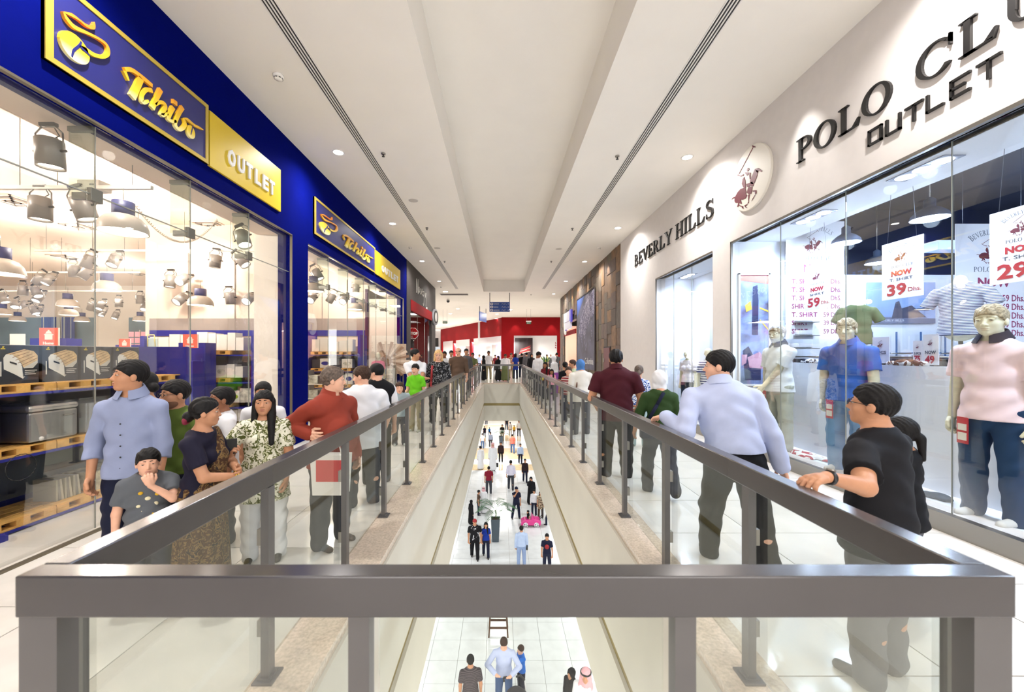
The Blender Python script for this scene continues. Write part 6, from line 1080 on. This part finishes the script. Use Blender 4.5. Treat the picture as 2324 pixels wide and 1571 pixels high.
flat([[(-W / 2 - .1, 0), (W / 2 + .1, 0), (W / 2 + .1, H), (-W / 2 - .1, H)]], .03, frame((0, 0, 0), (1, 0, 0), (0, -1, 0)), 'print', mat('beach_blue', (140, 164, 206), .4, var=.12, scale=1.4), s); Mq = frame((0, -.031, 0), (1, 0, 0), (0, -1, 0))
flat([[(-W / 2 - .1, 0), (W / 2 + .1, 0), (W / 2 + .1, .1), (-W / 2 - .1, .14)]], .001, Mq, 'sand_print', mat('sand_print', (110, 116, 140), .5), s); flat([[(-.2, .1), (-.12, .42), (-.05, .45), (.0, .3), (.2, .36), (.4, .2), (.5, .12)], [(.3, .3), (.55, .3), (.55, .26), (.3, .26)]], .002, Mq, 'figures_print', mat('figure_grey', (70, 72, 92), .5), s)
serif_line('BEVERLY HILLS', -.45, .5, .04, Mq @ Matrix.Translation((0, .04, 0)), m_brd, s, .002, one=True)
for i in range(4):
    x = X_(1975 + i * 55, 7.9); s = empty('clothes_rail', (x, 7.85, EZ - .1), label='clothes rail bay on the rear wall, %s' % ['below the beach photograph at its left', 'below the beach photograph at its middle', 'below the beach photograph at its right', 'behind the striped bust'][i], cat='clothes rail')
    MB().box(-.01, .01, 0, .02, -.1, .55).box(-.01, .01, -.35, 0, .12, .14).build('bracket', mat('rail_blue', (40, 90, 140), .4), s); MB().cyl((.03, -.33, .12), (.42, -.33, .12), .01, 8).build('rail', m_edge, s)
    for k in range(6): c_ = [greyc, lav, jeanb, m_brd, navyc, brownc][(k + i) % 6]; MB().prism([(-.012, -.45), (.012, -.45), (.012, .08), (-.012, .08)], -.5, -.14).build('hanging_shirt', c_, s, loc=(.06 + k * .062, 0, 0), bevel=.008)
s = empty('shirt_rack', (5.9, DX(1830, 5.9), 0), label='dark rack of checked shirts below the tall price banner', cat='clothes rack'); MB().cyl((0, -.9, 1.6), (0, .9, 1.6), .015, 8).cyl((0, -.9, 0), (0, -.9, 1.6), .015, 8).cyl((0, .9, 0), (0, .9, 1.6), .015, 8).build('frame', m_edge, s)
for k in range(16): MB().box(-.22, .22, -.03, .03, .9, 1.56).build('hanging_shirt', [brownc, navyc, greyc, C_('check_dark', [(70, 60, 70), (120, 110, 110)], 'plaid', 12), blackc][k % 5], s, loc=(0, -.82 + k * .11, 0), bevel=.012)
s = empty('shirt_rack', (6.2, DX(2120, 6.2), 0), label='dark rack of brown clothes behind the card with the number 49', cat='clothes rack'); MB().cyl((0, -.7, 1.6), (0, .7, 1.6), .015, 8).cyl((0, -.7, 0), (0, -.7, 1.6), .015, 8).cyl((0, .7, 0), (0, .7, 1.6), .015, 8).build('frame', m_edge, s)
for k in range(13): MB().box(-.22, .22, -.03, .03, .9, 1.58).build('hanging_shirt', [brownc, C_('dark_brown', [(48, 34, 36)]), navyc, blackc][k % 4], s, loc=(0, -.64 + k * .105, 0), bevel=.012)
s = empty('glass_shelves', (5.15, DX(1792, 5.15), EZ), label='glass shelves with folded white shirts beside the end wall', cat='shelf')
for z in (.1, .32, .55): box('shelf', m_edge, -.05, .3, -.3, .3, z, z + .012, s); box('folded_shirts', m_brd, -.02, .25, -.22, .2, z + .014, z + .1, s, bevel=.02)
# recessed triple lamps in the display soffit
for X, y, lb in [(4.55, DX(2095, 4.55) , 'triple recessed lamp in the soffit nearest the camera'), (4.55, DX(1845, 4.55), 'triple recessed lamp in the soffit near the round emblem side'), (4.75, DX(1560, 4.75), 'triple recessed lamp in the soffit of the small window'), (4.7, 8.2, 'triple recessed lamp above the pier end of the small window')]:
    s = empty('recessed_lamp', (X, y, H2), label=lb, cat='recessed lamp'); MB().box(-.11, .11, -.3, .3, -.008, 0).build('frame', mat('lamp_frame_grey', (110, 120, 140), .4, metal=.4), s)
    for k in (-.19, 0, .19): MB().lathe([(.001, -.014), (.08, -.014), (.085, -.008)], 18).build('bulb', mat('cool_glow', (214, 228, 255), emit=9), s, loc=(0, k, 0))
tag(box('storage_unit', mat('ac_white', (200, 214, 240), .5), -.3, .3, -.12, .12, -.08, .08, loc=tuple(P(2150, 560, 6.9))), 'white air conditioner unit hanging near the second banner', 'air conditioner')
# ================================================================ stone wall things, hall, ceiling fittings, lower floor things
s = empty('wall_poster', (XR - .04, 18.95, .95), label='tall poster of a snowy rock face recessed in the slate wall', cat='poster'); Wp, Hp = 3.9, 3.55
Mp = frame((0, Wp / 2, 0), (0, -1, 0), (-1, 0, 0)); flat([[(0, 0), (Wp, 0), (Wp, Hp), (0, Hp)]], .03, Mp @ Matrix.Translation((0, 0, -.03)), 'print', mat('poster_slate', (74, 72, 92), .6, var=.25, scale=1.6), s)
flat([[(0, Hp - .9), (1.3, Hp - .3), (1.9, Hp), (0, Hp)]], .002, Mp, 'sky_print', mat('poster_sky', (52, 82, 150), .6), s)
rr = random.Random(5); m_snow = C_('poster_snow', [(104, 100, 120), (150, 146, 166), (190, 186, 202)], 'noise', 9)
flat([[(1.0, Hp - 1.0), (1.6, Hp - .5), (2.2, Hp - .35), (2.9, Hp - .1), (Wp, Hp), (Wp, Hp - 1.0), (3.4, Hp - 1.25), (3.1, Hp - 1.1), (2.7, Hp - 1.6), (2.3, Hp - 1.35), (1.9, Hp - 2.1), (1.5, Hp - 1.8), (1.1, Hp - 2.3), (.8, Hp - 1.7), (.5, Hp - 2.1), (.6, Hp - 1.4)]], .004, Mp, 'rock_print', m_snow, s)
for i in range(16): x = rr.uniform(.2, 3.4); z = rr.uniform(.85, 2.0); flat([[(x, z), (x + .07, z + .02), (x + .1, z + rr.uniform(.2, .6)), (x + .02, z + .3)]], .003, Mp, 'streak_print', m_snow, s)
text('letter', 'Columbia', .42, Mp @ Matrix.Translation((1.9, .25, 0)), m_scr, s, depth=.002, w=1.7)
for nm, a in (('reveal', (.0, .06)),): flat([[(-.06, -.05), (0, -.05), (0, Hp), (-.06, Hp)], [(-.06, Hp), (Wp + .06, Hp), (Wp + .06, Hp + .05), (-.06, Hp + .05)], [(Wp, -.05), (Wp + .06, -.05), (Wp + .06, Hp), (Wp, Hp)]], .02, Mp, 'frame', mat('stone_backing', (46, 38, 32)), s)
s = empty('hose_cabinet', (XR - .01, 15.15, .9), label='dark red hose cabinet set low in the slate wall', cat='cabinet'); box('body', mat('cabinet_red', (96, 14, 20), .5), -.03, .0, -.42, .42, 0, 1.0, s); box('frame', m_dkgrey, -.012, .0, -.47, .47, -.05, 1.05, s); box('handle', m_edge, -.05, -.03, .3, .34, .45, .6, s)
s = box('door_1', mat('peach_interior', (250, 206, 186), .7), XR + .9, XR + .95, 21.3, 25.2, 0, 3.5, label='peach-lit opening in the slate wall', kind=S); box('door_jamb', mat('peach_interior', (250, 206, 186)), XR + .04, XR + .9, 25.1, 25.2, 0, 3.45, s); box('red_stripe', m_red, XR + .88, XR + .9, 21.6, 21.9, 1.6, 3.0, s)
lamp('POINT', (XR + .5, 23.4, 2.6), 45, (1, .84, .76), shadow_soft_size=.1)
s = empty('shop_sign', (XR - .02, 23.4, 3.4), label='white and violet projecting sign over the peach-lit opening', cat='shop sign'); Mp = frame((0, 1.3, 0), (0, -1, 0), (-1, 0, 0)); flat([[(0, .2), (1.9, .2), (1.9, .75), (0, .75)], [(.5, -.25), (2.2, -.25), (2.2, .14), (.5, .14)]], .12, Mp, 'lettering_box', mat('sign_glow_white', (226, 226, 240), .5), s); flat([[(1.75, .1), (2.35, .1), (2.35, .8), (1.75, .8)], [(.35, -.3), (.6, -.3), (.6, .1), (.35, .1)]], .1, Mp, 'violet_panel', mat('violet_panel', (90, 80, 200), .5), s); flat([disc(.1, .1, .55, .65)], .06, Mp @ Matrix.Translation((0, 0, -.01)), 'round_panel', m_white, s)
box('red_band', m_red, -.0, .05, -1.9, 1.9, -.6, -.35, s)
# red shop details
s = empty('wall_picture', (2.7, 46.9, .9), label='dark picture with red streaks inside the red shop', cat='picture'); box('board', mat('picture_black', (38, 26, 28), .4), -.95, 1.15, -.04, 0, 0, 2.7, s)
for i in range(6): flat(strokes(*smooth_pts([(-.5 + .05 * i, .7 + i * .14), (.1, .95 + i * .1), (.9, 1.15 + i * .13)], [.02, .07, .02])), .01, frame((0, -.05, 0), (1, 0, 0), (0, -1, 0)), 'streak_print', mat('streak_red', (186, 40, 40), .5) if i % 3 else mat('streak_pale', (216, 180, 160), .5), s)
for i, t in enumerate((.07, .14, .21, .30, .5, .6, .8)):
    c = on(t); c2 = Vector((c.x + .8, c.y + .9)); o = box('window_poster', [mat('pale_blue_print', (196, 214, 236), .5), mat('lilac_print', (186, 160, 216), .5), m_gb][i % 3], -.5 + .2 * (i % 3), .5, -.03, 0, 0, 2.2 if i % 3 else 1.4, label='%s panel in the slanting red shopfront, %s' % (['pale blue', 'lilac', 'grey'][i % 3], ['nearest the red corner', 'second from the red corner', 'third from the red corner', 'fourth from the red corner', 'fifth from the red corner', 'sixth from the red corner', 'farthest from the red corner'][i]), cat='window panel'); o.location = (c2.x, c2.y, .6)
for i, (t, lb) in enumerate([(.06, 0), (.2, 1), (.34, 2), (.5, 3), (.66, 4), (.82, 5), (.95, 6)]):
    c = on(t); nrm = Vector((u.y, -u.x)).normalized(); nrm = nrm if nrm.y < 0 else -nrm; lamp('SPOT', (c.x + nrm.x * .5, c.y + nrm.y * .5, ZC - .1), 60, (1, .85, .8), spot_size=math.radians(70), spot_blend=.6, shadow_soft_size=.05)
for x in (1.6, 5.4): lamp('SPOT', (x, 41.2, ZC - .1), 90, (1, .85, .8), spot_size=math.radians(75), spot_blend=.6, shadow_soft_size=.05)
for i, (z, lb) in enumerate([(EZ + .95, 'short column of red writing in the red shop window, upper'), (EZ - .3, 'short column of red writing in the red shop window, lower')]):
    s = empty('window_lettering', (5.78, 41.7, z), label=lb, cat='lettering')
    flat([[(0, .2 - .24 * k), (.15, .2 - .24 * k), (.15, .25 - .24 * k), (.06, .25 - .24 * k), (.06, .36 - .24 * k), (0, .36 - .24 * k)] for k in range(3 if i == 0 else 5)], .01, frame((0, -.02, 0), (1, 0, 0), (0, -1, 0)), 'red_writing', m_red, s)
s = empty('shop_glazing', (3.7, 41.75, 0), label='glass front of the frontal red shop window at the far end', cat='shop window')
for k in range(3): box('pane', GLS, -2.2 + k * 1.5, -.72 + k * 1.5, -.01, .01, .02, EZ + 2.0, s)
# plants
def leaf_blade(mb, p0, p1, p2, w, n=6, mi=0):
    prev = None
    for i in range(n + 1):
        t = i / n; p = p0.lerp(p1, t).lerp(p1.lerp(p2, t), t); d = (p2 - p0); sd = Vector((-d.y, d.x, 0)).normalized() * w * math.sin(PI * (.12 + .88 * t)) if d.xy.length > 1e-4 else Vector((w, 0, 0))
        cur = (p - sd, p + sd)
        if prev: mb.add([prev[0], prev[1], cur[1], cur[0]], [(0, 1, 2, 3)], mi)
        prev = cur
m_leaf = mat('palm_green', (46, 92, 52), .5, var=.25, scale=10); m_leafy = mat('yellow_green', (170, 186, 60), .5, var=.2); m_pot = mat('slate_planter', (76, 88, 98), .4)
def palm(lb, x, y, z0, H, ph, pw, nf, spread, seed):
    r = empty('potted_palm', (x, y, z0), label=lb, cat='potted plant'); rr = random.Random(seed)
    MB().lathe([(pw * .72, 0), (pw, ph), (pw * .9, ph), (pw * .88, ph - .04)], 4, 0, Matrix.Rotation(PI / 4, 4, 'Z'), False).build('planter', m_pot, r); box('soil', mat('soil', (50, 40, 30), .9), -pw * .6, pw * .6, -pw * .6, pw * .6, ph - .06, ph - .03, r)
    MB().tube([(0, 0, ph - .05), (.03, .02, ph + H * .2), (0, 0, ph + H * .4)], .025, 6).build('stem', mat('stem_green', (96, 110, 60), .6), r)
    for i in range(nf):
        a = 2 * PI * i / nf + rr.random() * .5; el = rr.uniform(.35, 1.0); base = Vector((0, 0, ph + H * (.1 if i % 3 == 0 else .35))); L = spread * rr.uniform(.75, 1.1); d = Vector((math.cos(a), math.sin(a), 0)); mid = base + d * L * .5 + Vector((0, 0, L * el * .9)); end = base + d * L + Vector((0, 0, L * (el * .75 - .35))); mb = MB(); pts = [base.lerp(mid, t).lerp(mid.lerp(end, t), t) for t in [k / 14 for k in range(15)]]
        for k in range(3, 15):
            p = pts[k]; t = (pts[k] - pts[k - 1]).normalized(); sd = t.cross(Vector((0, 0, 1))).normalized()
            for sg in (-1, 1): q = p + (sd * sg * .8 + t * .8 + Vector((0, 0, -.25))).normalized() * L * .38 * math.sin(PI * k / 16 + .25); leaf_blade(mb, p, p.lerp(q, .5) + Vector((0, 0, .02)), q, .014 * L / .8, 3)
        for k in range(14): mb.cyl(pts[k], pts[k + 1], .006, 4)
        mb.build('frond', m_leaf, r)
    return r
d0 = (EZ - LZ) * F / (1227.5 - CY)
palm('tall palm in a square slate planter on the lower floor', X_(1124.5, d0), d0, LZ, .95, 1.05, .30, 12, .95, 3)
d1 = (EZ - LZ) * F / (1006 - CY); palm('small potted palm farther along the lower floor', X_(1137, d1), d1, LZ, .9, .7, .3, 10, .9, 8)
r = empty('potted_plant', (X_(1238, 30), 30, 0), label='spiky yellow-green potted plant in front of the red shop', cat='potted plant'); MB().lathe([(.22, 0), (.32, .7), (.28, .7), (.26, .66)], 16).build('planter', m_white, r)
for i in range(26):
    a = i * 2.4; L = .55 + .35 * ((i * 7) % 5) / 5; mb = MB(); d = Vector((math.cos(a), math.sin(a), 0)); leaf_blade(mb, Vector((0, 0, .68)), Vector((0, 0, .68)) + d * L * .3 + Vector((0, 0, L * 1.0)), Vector((0, 0, .68)) + d * L * .8 + Vector((0, 0, L * 1.1)), .045, 5); mb.build('leaf', m_leafy if i % 3 == 0 else m_leaf, r)
# pink toy car with a child, pushchair, stool on the lower floor
dc = (EZ - LZ) * F / (1192.5 - CY); r = empty('toy_car', (X_(1204, dc), dc, LZ), rz=0, label='bright pink toy car pushchair with a small child in it', cat='toy car'); mpk = mat('hot_pink', (222, 48, 140), .3, coat=.5)
MB().prism([(-.5, .08), (.5, .08), (.52, .28), (.42, .36), (.2, .38), (.1, .52), (.06, .62), (.0, .36), (-.12, .34), (-.3, .36), (-.48, .26)], -.24, .24).build('body', mpk, r, bevel=.04)
for sx in (-.26, .28):
    for sy in (-.25, .25):
        wl = MB().cyl((sx, sy - .03, .12), (sx, sy + .03, .12), .12, 18).build('wheel', mat('wheel_white', (226, 226, 230), .4), r)
        for k in range(5): a = k * 2 * PI / 5; MB().cyl((sx + .065 * math.cos(a), sy - .035 * (1 if sy > 0 else 1), .12 + .065 * math.sin(a)), (sx + .065 * math.cos(a), sy - .031 + .062, .12 + .065 * math.sin(a)), .024, 8).build('hub_hole', m_blk, wl)
MB().tube([(.4, .1, .3), (.6, .1, .5), (.62, .1, .9), (.62, -.1, .9), (.6, -.1, .5), (.4, -.1, .3)], .016).build('push_handle', m_blk, r)
person('small child with black hair sitting in the pink toy car', x=r.location.x - .12, y=dc, H=.74, yaw=120, z0=LZ + .02, legs=(((-.2, 1, -.3), (-.1, .6, -.6)), ((.2, 1, -.3), (.1, .6, -.6))), skin='tan', top=blackc, bottom=('t', navyc), lv=2, hs=1.5)
px_, dd_ = 1172, 9.15; r = empty('pushchair', (X_(px_, dd_), dd_, LZ), rz=0, label='black pushchair with a yellow trim pushed by the man in lilac', cat='pushchair')
MB().tube([(-.28, .1, 1.0), (-.26, .0, .7), (-.2, -.3, .1)], .016).tube([(.2, .12, 1.02), (.24, .0, .7), (.24, -.3, .1)], .016).tube([(-.2, .35, .1), (-.24, .0, .65)], .014).tube([(.24, .35, .1), (.24, .0, .65)], .014).build('frame', mat('pushchair_white', (206, 206, 206), .4), r)
MB().tube([(-.28, .1, 1.0), (-.3, .16, 1.05), (-.22, .2, 1.04)], .022).tube([(.2, .12, 1.02), (.1, .2, 1.08), (.0, .2, 1.04)], .022).build('grip', m_blk, r)
MB().ell((0, -.1, .78), (.27, .28, .2), 18).build('canopy', mat('canopy_black', (40, 38, 44), .7), r); MB().prism([(-.22, .3), (.22, .3), (.24, .75), (-.24, .75)], -.3, .1).build('seat', m_blk, r, bevel=.04); MB().tube([(-.26, -.2, .66), (0, -.36, .6), (.26, -.2, .66)], .02).build('yellow_trim', mat('yellow_bag', (230, 222, 40)), r)
for sx in (-.22, .24):
    for sy in (-.3, .35): MB().cyl((sx - .02, sy, .09), (sx + .02, sy, .09), .09, 14).build('wheel', m_blk, r)
ds = (EZ - LZ) * F / (1447 - CY); r = empty('stool', (X_(1131, ds), ds + .2, LZ), label='dark brown wooden stool on the lower floor under the front rail', cat='stool'); m_st = mat('stool_brown', (84, 56, 32), .5, var=.15)
for sx in (-1, 1):
    for sy in (-1, 1): MB().cyl((sx * .29, sy * .2, 0), (sx * .25, sy * .17, .62), .03, 4, smooth=False).build('leg', m_st, r)
box('seat', m_st, -.28, .28, -.2, .2, .6, .66, r); box('rail', m_st, -.27, .27, -.2, -.16, .25, .3, r); box('rail', m_st, -.27, .27, .16, .2, .25, .3, r)
# ceiling fittings
def down_proto():
    r = empty('downlight', (0, 0, 0)); MB().lathe([(.085, -.004), (.1, -.012), (.115, -.006), (.115, .0), (.085, .0)], 28, caps=False).build('trim_ring', m_white, r); MB().lathe([(.001, -.006), (.086, -.006)], 24).build('lens', mat('downlight_glow', (255, 248, 240), emit=14), r); return r
DPp = down_proto(); first = True
pos = [(-3.04, 7.45, 'round downlight over the nearer blue shop window'), (-3.12, 11.5, 'round downlight over the farther blue shop window'), (-3.17, 16.1, 'round downlight above the dark grey shopfront'), (-3.15, 20.5, 'round downlight at the far end of the dark grey shopfront'), (3.6, 7.63, 'round downlight above the round emblem on the white shop'), (3.53, 11.9, 'round downlight above the far end of the white shop'), (3.45, 16.2, 'round downlight above the hose cabinet of the slate wall'), (3.4, 20.5, 'round downlight above the tall poster'), (3.35, 24.8, 'round downlight at the far end of the slate wall')]
for x, y, lb in pos + [(-3.04, -1.2, None), (-3.04, 3.1, None), (3.56, -1, None), (3.56, 3.3, None)]:
    kw = dict(label=lb or 'round downlight above and behind the nearest part of the walkway', cat='downlight')
    if not lb: kw['group'] = 'downlights out of view'
    if first: o = DPp; o.location = (x, y, CEIL); tag(o, **kw); first = False
    else: dup(DPp, (x, y, CEIL), 0, **kw)
ndl = 0
for px, py in [(1011, 662), (1048, 685), (1039, 701), (1022, 712), (1184, 688), (1159, 703), (1128, 713), (1157, 722), (1126, 723), (1254, 723)]:
    z = CEIL if py < 678 else CEIL + .12; d = (z - EZ) * F / (CY - py); o = dup(DPp, (X_(px, d), d, z), 0, label='small round downlight in the hall ceiling, %s' % ['beside the end of the left diffuser', 'left of the direction sign', 'below and left of the direction sign', 'near the left exit sign', 'right of the direction sign', 'touching the right edge of the direction sign', 'under the direction sign', 'above the red corner, right', 'above the red corner, left', 'near the slate wall'][ndl], cat='downlight', group='downlights of the far hall'); o.scale = (1.6, 1.6, 1); ndl += 1
def det(lb, px, py, r_=.07):
    d = (CEIL - EZ) * F / (CY - py); s = empty('smoke_detector', (X_(px, d), d, CEIL), label=lb, cat='smoke detector'); MB().lathe([(r_, 0), (r_, -.02), (r_ * .8, -.035)], 20).build('base_ring', m_white, s); MB().lathe([(r_ * .75, -.036), (r_ * .72, -.055), (.01, -.065)], 20).build('dome', m_ceil, s)
    for k in range(8): a = k * PI / 4; MB().box(-.012, .012, -.002, .002, -.052, -.042).build('slot', m_blk, s, loc=(r_ * .76 * math.cos(a), r_ * .76 * math.sin(a), 0), rz=a + PI / 2)
det('white smoke detector nearest, above the yellow sign', 632, 171); det('white smoke detector beside the far end of the right diffuser', 1360, 562, .06); det('small smoke detector left of the left diffuser', 931, 561, .06); det('white smoke detector over the dark grey shopfront', 1001, 651, .06)
def spr(px, py, cov=None):
    d = ((cov or CEIL) - EZ) * F / (CY - py); s = empty('sprinkler', (X_(px, d), d, cov or CEIL), label='small dark sprinkler head in the cream ceiling %s' % spn.pop(0), cat='sprinkler'); MB().cyl((0, 0, -.02), (0, 0, 0), .04, 14).build('escutcheon', m_edge, s); MB().cyl((0, 0, -.06), (0, 0, -.02), .01, 8).build('stem', m_blk, s); MB().cyl((0, 0, -.065), (0, 0, -.06), .028, 10).build('deflector', m_blk, s)
spn = ['left, nearest the camera', 'right, nearest the camera', 'left, second from the camera', 'right, second from the camera', 'left, third from the camera', 'right, third from the camera', 'by the far end of the cove']
for a in [(870, 348), (1401, 354), (969, 517), (1299, 518), (1009, 593), (1251, 593), (1205, 668)]: spr(*a)
for i, (px, py) in enumerate([(938, 455), (992, 563), (1268, 565)]):
    d = 3.8 * F / (CY - py); s = empty('ceiling_speaker', (X_(px, d), d, CEIL), label='round white speaker grille flush in the ceiling, %s' % ['left of the cove', 'beside the left diffuser end', 'beside the right diffuser end'][i], cat='speaker'); MB().lathe([(.1, 0), (.11, -.006), (.09, -.01), (.001, -.011)], 22).build('grille', mat('grille_grey', (196, 190, 182), .7), s); MB().lathe([(.12, 0), (.12, -.005), (.1, -.005)], 22).build('rim', m_white, s)
d = 3.8 * F / (CY - 668); s = empty('air_grille', (X_(1031, d), d, CEIL), label='long ribbed air grille in the ceiling beyond the left diffuser', cat='air grille'); box('frame', m_white, -.9, .9, -.32, .32, -.01, 0, s)
for k in range(7): box('blade', mat('blade_grey', (120, 114, 112), .6), -.86, .86, -.28 + k * .085, -.25 + k * .085, -.03, -.01, s)
d = 3.8 * F / (CY - 679); s = empty('camera_dome', (X_(1017, d), d, CEIL), label='dark dome security camera under the hall ceiling', cat='camera'); MB().cyl((0, 0, -.12), (0, 0, 0), .1, 16).build('base_ring', m_white, s); MB().ell((0, 0, -.14), (.11, .11, .11), 16).build('dome', mat('smoked_dome', (40, 40, 44), .1), s)
# hanging signs
def hang(lb, px0, px1, py0, py1, d, rows):
    a = P(px0, py1, d); b = P(px1, py0, d); W = b.x - a.x; H = b.z - a.z; s = empty('direction_sign', ((a.x + b.x) / 2, d, a.z), label=lb, cat='direction sign'); mb_ = mat('direction_blue', (18, 66, 148), .4); box('panel', mb_, -W / 2, W / 2, -.03, .03, 0, H, s)
    for x in (-W / 2 + .02, W / 2 - .02): box('rod', mat('rod_grey', (70, 70, 74), .4), x - .02, x + .02, -.02, .02, H, CEIL + .0 - a.z, s)
    M = frame((-W / 2, -.031, 0), (1, 0, 0), (0, -1, 0))
    for i, (t1, t2) in enumerate(rows):
        z = H * (.70 - .32 * i); flat([[(W * .04, z), (W * .16, z), (W * .16, z + H * .22), (W * .04, z + H * .22)]], .004, M, 'pictogram', m_white, s); flat([disc(W * .10, z + H * .11, W * .03, H * .06, 8)], .006, M, 'pictogram_mark', mb_, s)
        flat([[(W * (.19 + .028 * k), z + H * .07), (W * (.208 + .028 * k), z + H * .07), (W * (.208 + .028 * k), z + H * (.14 + .03 * (k % 3 == 0))), (W * (.19 + .028 * k), z + H * .14)] for k in range(t1)], .003, M, 'caption', m_white, s); flat(strokes(*smooth_pts([(W * (.6 + .03 * k), z + H * (.09 + .035 * (k * 3 % 4 - 1))) for k in range(t2)], [W * .008] * t2)), .003, M, 'caption', m_white, s); flat([disc(W * .92, z + H * .11, W * .02, H * .045, 8)], .006, M, 'arrow_dot', m_white, s)
hang('blue hanging direction sign with three rows of symbols and writing', 1111, 1157, 686, 708, 24.4, [(10, 9), (9, 9), (11, 8)])
a = P(1096, 730, 33); s = empty('direction_sign', tuple(a), rz=1.3, label='blue hanging direction sign seen nearly edge on', cat='direction sign'); box('panel', mat('direction_blue', (18, 66, 148)), -.9, .9, -.03, .03, 0, .75, s)
for x in (-.85, .85): box('rod', mat('rod_grey', (70, 70, 74)), x - .02, x + .02, -.02, .02, .75, CEIL + .12 - a.z, s)
for px, py, d, lb in [(1010, 731, 34, 'green exit sign hanging at the left of the hall'), (1200, 732, 34, 'green exit sign hanging in front of the red shop')]:
    a = P(px, py + 3, d); s = empty('exit_sign', tuple(a), label=lb, cat='exit sign'); box('panel', mat('exit_green', (24, 84, 50), .5), -.2, .2, -.02, .02, -.02, .16, s); box('lamp_housing', m_white, -.22, .22, -.05, .05, .16, .25, s); text('caption', 'EXIT', .13, frame((-.15, -.022, .02), (1, 0, 0), (0, -1, 0)), m_white, s, depth=.002, w=.3)
    for x in (-.18, .18): MB().cyl((x, 0, .25), (x, 0, CEIL + .1 - a.z), .006, 5).build('wire', mat('rod_grey', (70, 70, 74)), s)
# grey shop window contents
person('white display mannequin group figure in the dark grey shop window', x=-4.35, y=19.6, H=1.6, yaw=120, skin='doll', hstyle='none', top=C_('red_white', [(232, 228, 222), (170, 30, 50)], 'noise', 3), bottom=('t', whitec), lv=1, cat='mannequin', name='mannequin')
g = MB(); g.box(-5.2, -5.15, 16.4, 21.8, 0, EZ + 1.85).build('wall_window_back', m_cool, label='white rear of the dark grey shop window', kind=S)
for y0, y1, z0, z1, c, lb in [(16.6, 17.3, .3, 3.3, (170, 20, 60), 'red hanging banner beside the stop sign'), (17.4, 19.5, 2.2, 3.4, (60, 90, 150), 'blue and red panel above the stop sign'), (19.6, 21.4, 2.3, 3.4, (150, 60, 80), 'dusty red panel at the far end of the grey shop window'), (17.45, 18.6, .2, 1.5, (90, 60, 150), 'violet patterned panel low in the grey shop window')]:
    tag(box('window_banner', mat('panel_%d' % c[0], c, .5, var=.35, scale=3), -4.9, -4.86, y0, y1, z0, z1), lb, 'display panel')
# waste-free walkway: paper shopping bag held by the man in rust, black bench end at the right
s = empty('shopping_bag', tuple(P(752, 1075, 3.2)), label='white and red paper bag behind the railing glass', cat='bag'); MB().prism([(-.13, -.16), (.13, -.16), (.15, .16), (-.15, .16)], -.05, .05).build('body', m_white, s); flat([[(-.1, -.05), (.1, -.05), (.1, .12), (-.1, .12)]], .002, frame((0, -.051, 0), (1, 0, 0), (0, -1, 0)), 'red_print', mat('bag_red', (200, 60, 60), .5), s); MB().tube([(-.08, 0, .16), (-.05, 0, .3), (.05, 0, .3), (.08, 0, .16)], .005).build('handle', m_white, s)
